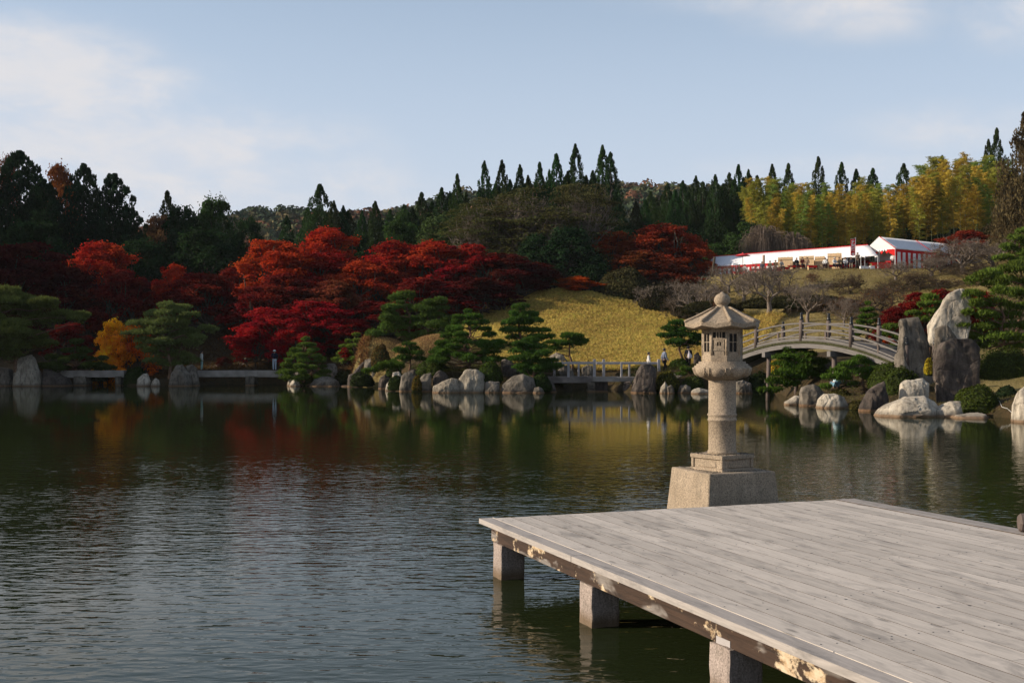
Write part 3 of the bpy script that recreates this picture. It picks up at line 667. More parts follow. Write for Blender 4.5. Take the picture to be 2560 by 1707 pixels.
def pine(label, px, pytop, pybase, wpx, Y, seed, tiers=6, pads=None, col=PINE_COL, lean=0, dens=1.0, padr=1.0, group='cloud-pruned pines by the pond', zb=None, zlift=0, profile=.75, base_x=None):
    rng = np.random.default_rng(seed); s = Y / F
    X = (px - 1280) * s; bx = X if base_x is None else (base_x - 1280) * s; z0 = (gz(bx, Y) if zb is None else zb); zt = zat(pytop, Y); zl = zat(pybase, Y)
    w = wpx * s / 2; PD = []
    if pads is None:
        for t in range(tiers):
            u = t / max(tiers - 1, 1); zc = zl + (zt - zl) * (u * .94); ww = w * (1 - u) ** profile * rng.uniform(.85, 1.1) + w * .12
            k = 1 if u > .97 else max(2, int(round(5.5 * (1 - u) + 2)))
            for j in range(k):
                a = j / k * 6.283 + rng.uniform(-.45, .45) + t * 1.1; pr = (w * .30 * rng.uniform(.8, 1.25) * (1 - .35 * u)) * padr; rad = max(0, ww - pr * .75) if k > 1 else 0
                PD.append(((X + lean * u * w + rad * math.cos(a), Y + rad * math.sin(a) * .9, zc + rng.uniform(-.12, .12) * (zt - zl) / tiers * 2), (pr, pr * .9, pr * rng.uniform(.26, .38))))
    else:
        for (qx, qy, qw) in pads:
            dy = rng.uniform(-.25, .25) * w; pr = qw / 2 * s; PD.append((((qx - 1280) * s, Y + dy, zat(qy, Y)), (pr, pr * .85, pr * rng.uniform(.28, .36))))
    root = thing('pine_tree', label, 'pine tree', (bx, Y, z0 - .1), 0, group)
    m = MB(); off = Vector((bx, Y, z0 - .1)); top = Vector(max(PD, key=lambda q: q[0][2])[0])
    pts = [Vector((bx, Y, z0 - .15))]; Ht = top.z - z0
    for u in (.2, .42, .62, .82): pts.append(Vector((bx + (top.x - bx) * u + rng.uniform(-.12, .12) * w, Y + rng.uniform(-.08, .08) * w, z0 + Ht * u)))
    pts.append(top); r0 = max(.07, .028 * Ht + .03); m.tube([p - off for p in pts], [r0, r0 * .85, r0 * .7, r0 * .55, r0 * .4, r0 * .15], 7, cap=False)
    for c, r in PD:
        zc = max(z0 + .15 * Ht, c[2] - .22 * Ht * rng.uniform(.4, 1)); u = (zc - z0) / max(Ht, .1); k = min(int(u * 5), 4); a = pts[k].lerp(pts[k + 1], min(1, max(0, u * 5 - k)))
        limb_to(m, a - off, Vector(c) - off - Vector((0, 0, r[2] * .3)), r0 * .34, r0 * .10, rng, 4, .16)
    m.build('trunk', M['bark_pine'], root)
    nm = needles([((c[0] - off.x, c[1] - off.y, c[2] - off.z), r) for c, r in PD], rng, dens, .055 + .0006 * Y)
    mob('needle_pads', nm, M['needle'], root, color=tuple(np.array(col) * np.array([1.55, 1.28, 1.0]) * rng.uniform(.9, 1.1)))
    return root
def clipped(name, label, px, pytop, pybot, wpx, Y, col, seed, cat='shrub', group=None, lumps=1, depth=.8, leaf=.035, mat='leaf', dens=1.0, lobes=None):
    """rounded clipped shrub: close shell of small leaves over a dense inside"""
    rng = np.random.default_rng(seed); s = Y / F; X = (px - 1280) * s; zt = zat(pytop, Y); zb = zat(pybot, Y); Hh = zt - zb; w = wpx * s / 2
    root = thing(name, label, cat, (X, Y, zb), 0, group); core = MB(); C = []; N = []
    L_ = lobes or [(0, 0, 1, 1)]
    for (ox, oz, sw, sh_) in L_:
        r = np.array([w * sw, w * sw * depth, Hh * sh_])
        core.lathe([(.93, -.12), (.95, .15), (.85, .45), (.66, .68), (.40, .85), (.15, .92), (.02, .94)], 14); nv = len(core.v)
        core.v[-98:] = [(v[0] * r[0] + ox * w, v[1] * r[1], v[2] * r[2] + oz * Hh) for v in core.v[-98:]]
        n = int((r[0] * r[1] + r[0] * r[2] * 2) * 900 * dens * (.035 / leaf) ** 1.6) + 500; d = unit(rng.normal(size=(n, 3))); d[:, 2] = np.abs(d[:, 2])
        sup = np.abs(d) ** 1.0; lump = 1 + .035 * np.sin(d[:, 0] * 7 + ox) + .03 * np.sin(d[:, 1] * 9 + d[:, 2] * 7)
        C.append(d * r * lump[:, None] * rng.uniform(.93, 1.03, n)[:, None] + np.array([ox * w, 0, oz * Hh])); N.append(unit(d / r * r.mean() + rng.normal(size=(n, 3)) * .5))
    C = np.concatenate(C); N = np.concatenate(N); V, Fc = leaves(C, N, leaf, .7, rng)
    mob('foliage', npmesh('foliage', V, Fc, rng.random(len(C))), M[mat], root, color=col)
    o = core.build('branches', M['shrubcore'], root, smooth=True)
    return root
# ---------------------------------------------------------------- timber deck
DZ = .55; U = Vector((.354, -.935, 0)).normalized(); Vv_ = Vector((.935, .354, 0)).normalized()   # along planks (towards camera) / across
C0 = Vector((-.34, 11.5, DZ)); DW = 4.65
deck = thing('wooden_deck', 'weathered grey timber deck on square granite posts standing over the pond', 'deck', tuple(C0 + Vector((0, 0, -DZ))), math.atan2(Vv_.y, Vv_.x))
# local frame: x across, -y along planks towards the camera
rng = random.Random(11); DL = 16.0; y0 = 0
widths = [.150] + [.2015] * 21 + [.13, .13]; sc = DW / sum(widths); x = 0; _pc = {}
for i, wd in enumerate(widths):
    wd *= sc; edge = i == 0 or i >= 22; y = 0; first = True
    while y > -DL:
        ln = rng.uniform(1.3, 3.6) if first else rng.choice([3.64, 3.64, 3.0, 4.2])
        if y - ln < -DL: ln = DL + y
        gap = .007; zz = rng.uniform(-.0003, .0003) + (.006 if edge else 0)
        hw = wd / 2 - gap / 2; th = .05 if edge else .042
        m = MB(); yo = rng.uniform(-.009, .009) if first else 0
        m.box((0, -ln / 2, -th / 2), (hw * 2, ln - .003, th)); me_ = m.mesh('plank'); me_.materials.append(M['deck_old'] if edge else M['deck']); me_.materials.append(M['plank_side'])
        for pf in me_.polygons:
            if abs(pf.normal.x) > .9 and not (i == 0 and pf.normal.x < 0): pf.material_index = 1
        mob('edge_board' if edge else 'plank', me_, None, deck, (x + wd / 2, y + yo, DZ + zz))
        y -= ln; first = False
    x += wd
# pale raised joint beside the edge board
for xe in (.150 * sc,):
    y = 0
    while y > -DL:
        ln = rng.uniform(1.8, 3.4); m = MB(); m.box((0, -ln / 2, -.001), (.008, ln - .012, .005)); m.build('joint_strip', M['deck'], deck, (xe, y, DZ + .0085)); y -= ln
nr_ = random.Random(9); m = MB()
for jy in np.arange(-.17, -15.5, -1.06):
    xx_ = 0
    for wd in widths:
        for fx in (.25, .75):
            if nr_.random() < .9: m.lathe([(.0055, DZ + .0005), (.0055, DZ + .0022)], 6, ((xx_ + wd * fx) * sc, jy + nr_.uniform(-.02, .02), 0), sm=False)
        xx_ += wd
for k in range(60):
    m.lathe([(nr_.uniform(.006, .014), DZ + .0004), (.004, DZ + .0018)], 7, (nr_.uniform(.2, DW - .2), -nr_.uniform(.2, 9), 0), sm=False)
props(m.build('nail_heads', M['black'], deck), kind='stuff')
# beams
for xb in (.16, DW - .16):
    y = -.10
    for ln in (2.10, 4.2, 4.2, 4.2):
        m = MB(); m.box((0, -ln / 2, 0), (.12, ln - .003, .165)); m.build('beam', M['beam'], deck, (xb, y, DZ - .044 - .0845), bevel=.003); y -= ln
m = MB(); m.box((DW / 2, 0, 0), (DW - .46, .10, .15)); m.build('cross_beam', M['beam'], deck, (0, -.17, DZ - .044 - .085))
for yb in (-2.2, -4.2, -6.2, -8.2): m = MB(); m.box((DW / 2, 0, 0), (DW - .46, .10, .12)); m.build('cross_beam', M['bridge_post'], deck, (0, yb, DZ - .044 - .07))
pr = random.Random(5)
def stone_post(x, y):
    h = .36; m = MB(); bm = bmesh.new(); bmesh.ops.create_cube(bm, size=1)
    for v in bm.verts: v.co = Vector((v.co.x * .25, v.co.y * .25, v.co.z * (h + .6)))
    bmesh.ops.subdivide_edges(bm, edges=list(bm.edges), cuts=11, use_grid_fill=True)
    from mathutils import noise as mn
    for v in bm.verts:
        n_ = mn.noise_vector(v.co * 9 + Vector((x * 7, y, 0))); v.co += n_ * .010 + mn.noise_vector(v.co * 26) * .005; ex = max(0, abs(v.co.x) + abs(v.co.y) - .232); v.co.x *= 1 - ex * 1.6; v.co.y *= 1 - ex * 1.6
    me_ = bpy.data.meshes.new('stone_post'); bm.to_mesh(me_); bm.free(); me_.polygons.foreach_set('use_smooth', [False] * len(me_.polygons))
    mob('stone_post', me_, M['granite_post'], deck, (x, y, h - .02 - (h + .6) / 2))
    m = MB(); m.box((0, 0, 0), (.15, .17, .05)); m.build('shim_block', M['rail'], deck, (x - .02, y, h - .008 + .008))
for k in range(7):
    for xx in (.20, 2.3, DW - .2): stone_post(xx + pr.uniform(-.01, .01), -.33 - 2.12 * k if xx < 1 else -.5 - 2.12 * k)

# log rail end at the right edge of the deck
bm_ = MB(); pz = P(2541, 1282, 10.6)
bm_.lathe([(.072, 0), (.088, .018), (.088, 1.3)], 8, sm=False)
lg = bm_.mesh('log_end'); lo = bpy.data.objects.new('log_rail', lg); lg.materials.append(M['bridge_post']); lo.rotation_euler = (R(90), 0, R(78)); lo.location = (pz.x + .02, pz.y, DZ + .095)
COL.objects.link(lo); props(lo, 'dark rounded end of a timber rail log at the right border beside the deck edge', 'rail')

# ---------------------------------------------------------------- stone lantern
LC = Vector((2.665, 14.2, 0)); vd = math.atan2(LC.x, LC.y)       # angle of the line of sight
lt = thing('stone_lantern', 'tall granite lantern with octagonal roof and onion finial standing in the pond behind the deck', 'stone lantern', tuple(LC), 0)
G = M['granite']
def rockify(me_, amp=.004, f=14, amp2=.0, cuts=0):
    from mathutils import noise as mn
    bm = bmesh.new(); bm.from_mesh(me_)
    if cuts: bmesh.ops.subdivide_edges(bm, edges=list(bm.edges), cuts=cuts, use_grid_fill=True)
    for v in bm.verts: v.co += mn.noise_vector(v.co * f) * amp
    bm.to_mesh(me_); bm.free(); me_.update(); return me_
deck_rz = math.atan2(Vv_.y, Vv_.x)
m = MB(); m.box((0, 0, .27), (1.13, 1.13, 1.05), deck_rz, taper=.83); me_ = m.mesh('base', bevel=.012); rockify(me_, .006, 6, cuts=2); mob('base', me_, G, lt)
# carved square plinth, corner towards the camera
pz_rz = R(45) - vd
plc = Matrix.Translation(Vector((0, 0, .795))) @ Matrix.Rotation(pz_rz, 4, 'Z')
m = MB(); m.box((0, 0, .885), (.52, .52, .185), pz_rz); m.box((0, 0, .965), (.57, .57, .05), pz_rz); m.box((0, 0, .80), (.57, .57, .045), pz_rz)
for k in range(4):
    T = Matrix.Translation(Vector((0, 0, .885))) @ Matrix.Rotation(pz_rz + k * math.pi / 2, 4, 'Z')
    for sx in (-1, 1): m.box((.265 * sx - .012 * sx, -.2635, 0), (.045, .03, .12), 0, T)
me_ = m.mesh('plinth', bevel=.005); mob('plinth', rockify(me_, .0025, 20), G, lt)
for k in range(4):      # carved scroll panels
    T = Matrix.Translation(Vector((0, 0, .882))) @ Matrix.Rotation(pz_rz + k * math.pi / 2, 4, 'Z'); m = MB()
    prof = [(-.17, -.045), (-.16, .02), (-.13, .045), (-.10, .035), (-.07, .05), (-.035, .036), (0, .05), (.035, .036), (.07, .05), (.10, .035), (.13, .045), (.16, .02), (.17, -.045), (.10, -.052), (-.10, -.052)]
    vs = [T @ Vector((a, -.2605, b)) for a, b in prof] + [T @ Vector((a * .9, -.272, b * .82)) for a, b in prof]; n_ = len(prof)
    m.add(vs, [tuple(range(n_, 2 * n_))] + [(i, (i + 1) % n_, (i + 1) % n_ + n_, i + n_) for i in range(n_)]); m.build('carved_panel', G, lt)
rr_ = random.Random(3); m = MB()      # grit lying on the ledges
for k in range(90):
    a = rr_.uniform(0, 6.28); d = rr_.choice([rr_.uniform(.2, .27), rr_.uniform(.2, .38)]); px_, py_ = max(-.27, min(.27, d * math.cos(a) * 1.2)), max(-.27, min(.27, d * math.sin(a) * 1.2))
    if math.hypot(px_, py_) < .19: continue
    v = Matrix.Rotation(pz_rz, 4, 'Z') @ Vector((px_, py_, .995)); s_ = rr_.uniform(.006, .014); m.box(v, (s_ * 1.6, s_, s_), rr_.uniform(0, 3))
for k in range(110):
    e = rr_.uniform(-.42, .42); side = rr_.choice([(e, -.35), (-.37, e), (.37, e), (e, -.33)]); v = Matrix.Rotation(deck_rz, 4, 'Z') @ Vector((side[0] * .95, side[1] + rr_.uniform(-.06, .06), .80)); s_ = rr_.uniform(.004, .012); m.box(v, (s_ * 1.6, s_, s_ * .8), rr_.uniform(0, 3))
props(m.build('grit', M['rock_mid'], lt), kind='stuff')
m = MB(); m.lathe([(.185, .985), (.185, 1.02), (.178, 1.035), (.172, 1.045), (.172, 1.40), (.180, 1.405), (.186, 1.42), (.180, 1.435), (.176, 1.44), (.176, 1.465), (.180, 1.47), (.186, 1.485), (.180, 1.50), (.172, 1.505), (.172, 1.90), (.178, 1.93)], 40)
me_ = m.mesh('shaft'); rockify(me_, .003, 22); mob('shaft', me_, G, lt)
# lotus platform: lathed bowl with raised petals
o8 = R(-99.6) - vd + R(22.5)        # octagon turned so that one face looks just left of the camera
m = MB(); m.lathe([(.17, 1.915), (.21, 1.935), (.285, 1.965), (.34, 2.01), (.364, 2.055), (.366, 2.08), (.352, 2.086), (.350, 2.102), (.325, 2.106), (.325, 2.126), (.296, 2.130), (.296, 2.155)], 8 * 5, rot=o8)
mob('lotus_platform', rockify(m.mesh('lotus_platform'), .003, 18), G, lt)
for k in range(8):
    a = o8 + k * math.pi / 4; m = MB(); T = Matrix.Rotation(a + math.pi / 8, 4, 'Z'); n_ = 12; ring = []; cen = None
    for j in range(n_):
        q = 2 * math.pi * j / n_; wv = math.cos(q) * .105; hv = math.sin(q) * .062; z_ = 2.022 + hv; rad = .334 + (hv / .062) * .026; ring.append(T @ Vector((rad * math.cos(wv / .35), rad * math.sin(wv / .35), z_)))
    inner = []
    for j in range(n_):
        q = 2 * math.pi * j / n_; wv = math.cos(q) * .06; hv = math.sin(q) * .034; rad = .360 + (hv / .062) * .022; inner.append(T @ Vector((rad * math.cos(wv / .36), rad * math.sin(wv / .36), 2.022 + hv)))
    m.add(ring + inner, [(i, (i + 1) % n_, (i + 1) % n_ + n_, i + n_) for i in range(n_)] + [tuple(range(n_, 2 * n_))], True)
    def bowl(z): return float(np.interp(z, [1.935, 1.965, 2.01, 2.055, 2.08], [.21, .285, .34, .364, .366])) + .004
    for off_, wd_, zb_2 in ((0, .34, 1.962), (math.pi / 8, .12, 1.985)):
        pth = []
        for j in range(13):
            q = -1 + j / 6; z_ = zb_2 + (2.078 - zb_2) * abs(q) ** 2.6; an = a + math.pi / 8 + off_ + q * wd_; pth.append((bowl(z_) * math.cos(an), bowl(z_) * math.sin(an), z_))
        m.tube(pth, [.0085] * 13, 6)
    m.build('petal', G, lt)
# fire box: eight posts, panels and lattices
RB = .262; ap = RB * math.cos(R(22.5)); fw = 2 * RB * math.sin(R(22.5))
m = MB(); m.lathe([(RB, 2.150), (RB, 2.235)], 8, rot=o8, sm=False); m.lathe([(RB, 2.525), (RB, 2.60)], 8, rot=o8, sm=False)
for k in range(8):
    a = o8 + k * math.pi / 4; m.tube([(RB * .93 * math.cos(a), RB * .93 * math.sin(a), 2.23), (RB * .93 * math.cos(a), RB * .93 * math.sin(a), 2.53)], .020, 8)
m.lathe([(.10, 2.2), (.10, 2.55)], 8, rot=o8, sm=False)
mob('fire_box', m.mesh('fire_box'), G, lt)
def face(k): return Matrix.Rotation(o8 + (k + .5) * math.pi / 4 + math.pi / 2, 4, 'Z')    # local -y... outward is -y
for k in range(8):
    T = face(k); fy = -ap + .016; kind = k % 2; m = MB()
    if kind == 1:
        for xx in (-.032, 0, .032): m.box((xx, fy, 2.49), (.012, .02, .09), 0, T)
        m.box((0, fy, 2.44), (fw - .05, .026, .022), 0, T); m.box((0, fy, 2.30), (fw - .05, .022, .022), 0, T); m.box((0, fy, 2.26), (fw - .07, .012, .05), 0, T)
        m.box((-.045, fy, 2.37), (.04, .022, .12), 0, T); m.box((.045, fy, 2.37), (.04, .022, .12), 0, T); m.box((0, fy, 2.415), (.06, .022, .03), 0, T); m.box((0, fy, 2.33), (.06, .022, .045), 0, T); m.box((0, fy, 2.37), (.01, .02, .05), 0, T)
    else:
        m.box((0, fy, 2.255), (fw - .03, .02, .045), 0, T); m.box((0, fy, 2.515), (fw - .04, .02, .02), 0, T)
        for xx in (0,): m.box((xx, fy, 2.39), (.009, .016, .24), 0, T)
        for sx in (-1, 1): m.box((sx * (fw / 2 - .030), fy, 2.39), (.022, .02, .26), 0, T)
        m.box((0, fy, 2.40), (fw - .05, .014, .010), 0, T)
    m.build('window_lattice', G, lt)
    m = MB(); m.box((0, -ap + .034, 2.385), (fw - .03, .008, .31), 0, T); m.build('painted_shade_panel', M['painted_shade'], lt)  # solid panel behind each lattice, its blackness paints the shade inside
# roof
m = MB(); RR = .476
def ringz(r, z, lift=0): return [((r + 0) * math.cos(o8 + k * math.pi / 8), r * (1) * math.sin(o8 + k * math.pi / 8), z) for k in range(16)]
rows = []
for r, z, lf in ((.20, 2.565, 0), (.44, 2.560, .025), (RR, 2.572, .03), (RR, 2.622, .03), (.455, 2.636, .028), (.36, 2.690, .010), (.26, 2.745, 0), (.16, 2.800, 0), (.095, 2.835, 0), (.085, 2.845, 0)):
    row = []
    for k in range(16):
        corner = k % 2 == 0; rad = r if corner else r * math.cos(R(22.5)); row.append((rad * math.cos(o8 + k * math.pi / 8), rad * math.sin(o8 + k * math.pi / 8), z + (lf if corner else 0)))
    rows.append(row)
vs = [v for row in rows for v in row]; fs = [(i * 16 + k, i * 16 + (k + 1) % 16, (i + 1) * 16 + (k + 1) % 16, (i + 1) * 16 + k) for i in range(len(rows) - 1) for k in range(16)]
fs += [tuple(range(15, -1, -1)), tuple((len(rows) - 1) * 16 + k for k in range(16))]
m.add(vs, fs); mob('roof', rockify(m.mesh('roof'), .003, 16, cuts=1), G, lt)
for k in range(8):
    a = o8 + k * math.pi / 4; m = MB(); pts = [(r * math.cos(a), r * math.sin(a), z) for r, z in ((.475, 2.650), (.455, 2.664), (.36, 2.706), (.26, 2.758), (.16, 2.812), (.10, 2.842))]
    m.tube(pts, [.026, .026, .022, .019, .016, .013], 8); m.build('roof_ridge', G, lt)
m = MB(); m.lathe([(.075, 2.835), (.085, 2.845), (.085, 2.852), (.066, 2.858)] + [(.103 * math.sin(t), 2.935 - .090 * math.cos(t)) for t in (.6, .9, 1.2, 1.5, 1.8, 2.1, 2.35)] + [(.045, 3.012), (.022, 3.028), (.004, 3.045)], 24)
T_ = m.mesh('finial')
mob('finial', rockify(T_, .002, 22), G, lt)
# ---------------------------------------------------------------- rocks
from mathutils import noise as mn
def rock(label, pts, Y, mat='rock_mid', depth=.8, seed=1, name='rock', group=None, base=True, lean=.1, rough=1.3):
    """pts: silhouette as seen from the pond, in photo pixels; the body is built round it"""
    rng = random.Random(seed); q = [P(a, b, Y) for a, b in pts]
    cx = sum(v.x for v in q) / len(q); zmin = min(v.z for v in q); zmax = max(v.z for v in q); Wd = max(v.x for v in q) - min(v.x for v in q); D = max(Wd, (zmax - zmin) * .6) * depth / 2
    if base:
        for v in q:
            if v.z < zmin + .06 * (zmax - zmin) + .03: v.z -= .35
        zmin -= .35
    bm = bmesh.new()
    for t, sc_ in ((0, 1.0), (-.55, .90), (.55, .90), (-.95, .52), (.95, .55), (-.28, .98)):
        for v in q:
            j = 1 + rng.uniform(-.05, .05) * (t != 0); zz = zmin + (v.z - zmin) * (sc_ ** .6) * j; low = 1 - (v.z - zmin) / max(zmax - zmin, .01)
            s2 = sc_ + (1 - sc_) * .35 * low
            bm.verts.new((cx + (v.x - cx) * s2 * j, Y + D * t * (1 + .15 * low) + rng.uniform(-.06, .06) * D + lean * (v.z - zmin) * .3, zz))
    r = bmesh.ops.convex_hull(bm, input=list(bm.verts))
    bmesh.ops.delete(bm, geom=list({g for g in r['geom_interior'] + r['geom_unused'] if isinstance(g, bmesh.types.BMVert)}), context='VERTS')
    bmesh.ops.dissolve_limit(bm, angle_limit=R(14), verts=bm.verts, edges=bm.edges)
    bmesh.ops.bevel(bm, geom=list(bm.edges), offset=.018 * min(Wd, zmax - zmin) + .01, segments=1, affect='EDGES', clamp_overlap=True)
    bmesh.ops.triangulate(bm, faces=bm.faces)
    for it in range(5):
        if len(bm.faces) > 3600: break
        el_ = sum(e.calc_length() for e in bm.edges) / len(bm.edges)
        bmesh.ops.subdivide_edges(bm, edges=[e for e in bm.edges if e.calc_length() > el_ * .8], cuts=1, use_grid_fill=False)
        bmesh.ops.triangulate(bm, faces=bm.faces)
    o = Vector((rng.uniform(0, 90), rng.uniform(0, 90), 0)); sz = (Wd + zmax - zmin) / 2
    for v in bm.verts:
        p = v.co / sz * 1.6 + o; n_ = mn.noise_vector(p) * .020 + mn.noise_vector(p * 2.7) * .014 + mn.noise_vector(p * 7) * .009
        ridge = abs(mn.noise(Vector((p.x * 3.2, p.y * 3.2, p.z * .8)))) * .035
        cb = mn.cell(Vector((p.x * 1.9 + n_.x * 9, p.y * 1.9, p.z * 1.3 + n_.z * 9))) - .5
        n_ = n_ + Vector((v.co.x - cx, v.co.y - Y, 0)).normalized() * cb * .014
        v.co += (n_ * sz - Vector((v.co.x - cx, v.co.y - Y, 0)).normalized() * ridge * sz * .5) * rough
    me_ = bpy.data.meshes.new(name); bm.to_mesh(me_); bm.free()
    for v in me_.vertices: v.co.x -= cx; v.co.y -= Y; v.co.z -= zmin
    ob = mob(name, me_, M[mat], None, (cx, Y, zmin)); props(ob, label, 'rock', group); me_.polygons.foreach_set('use_smooth', [True] * len(me_.polygons))
    try: me_.set_sharp_from_angle(angle=R(30))
    except Exception: pass
    return ob
GL = 'rocks along the far left shore'; GM = 'rocks along the middle shore'; GR = 'rocks along the right shore'
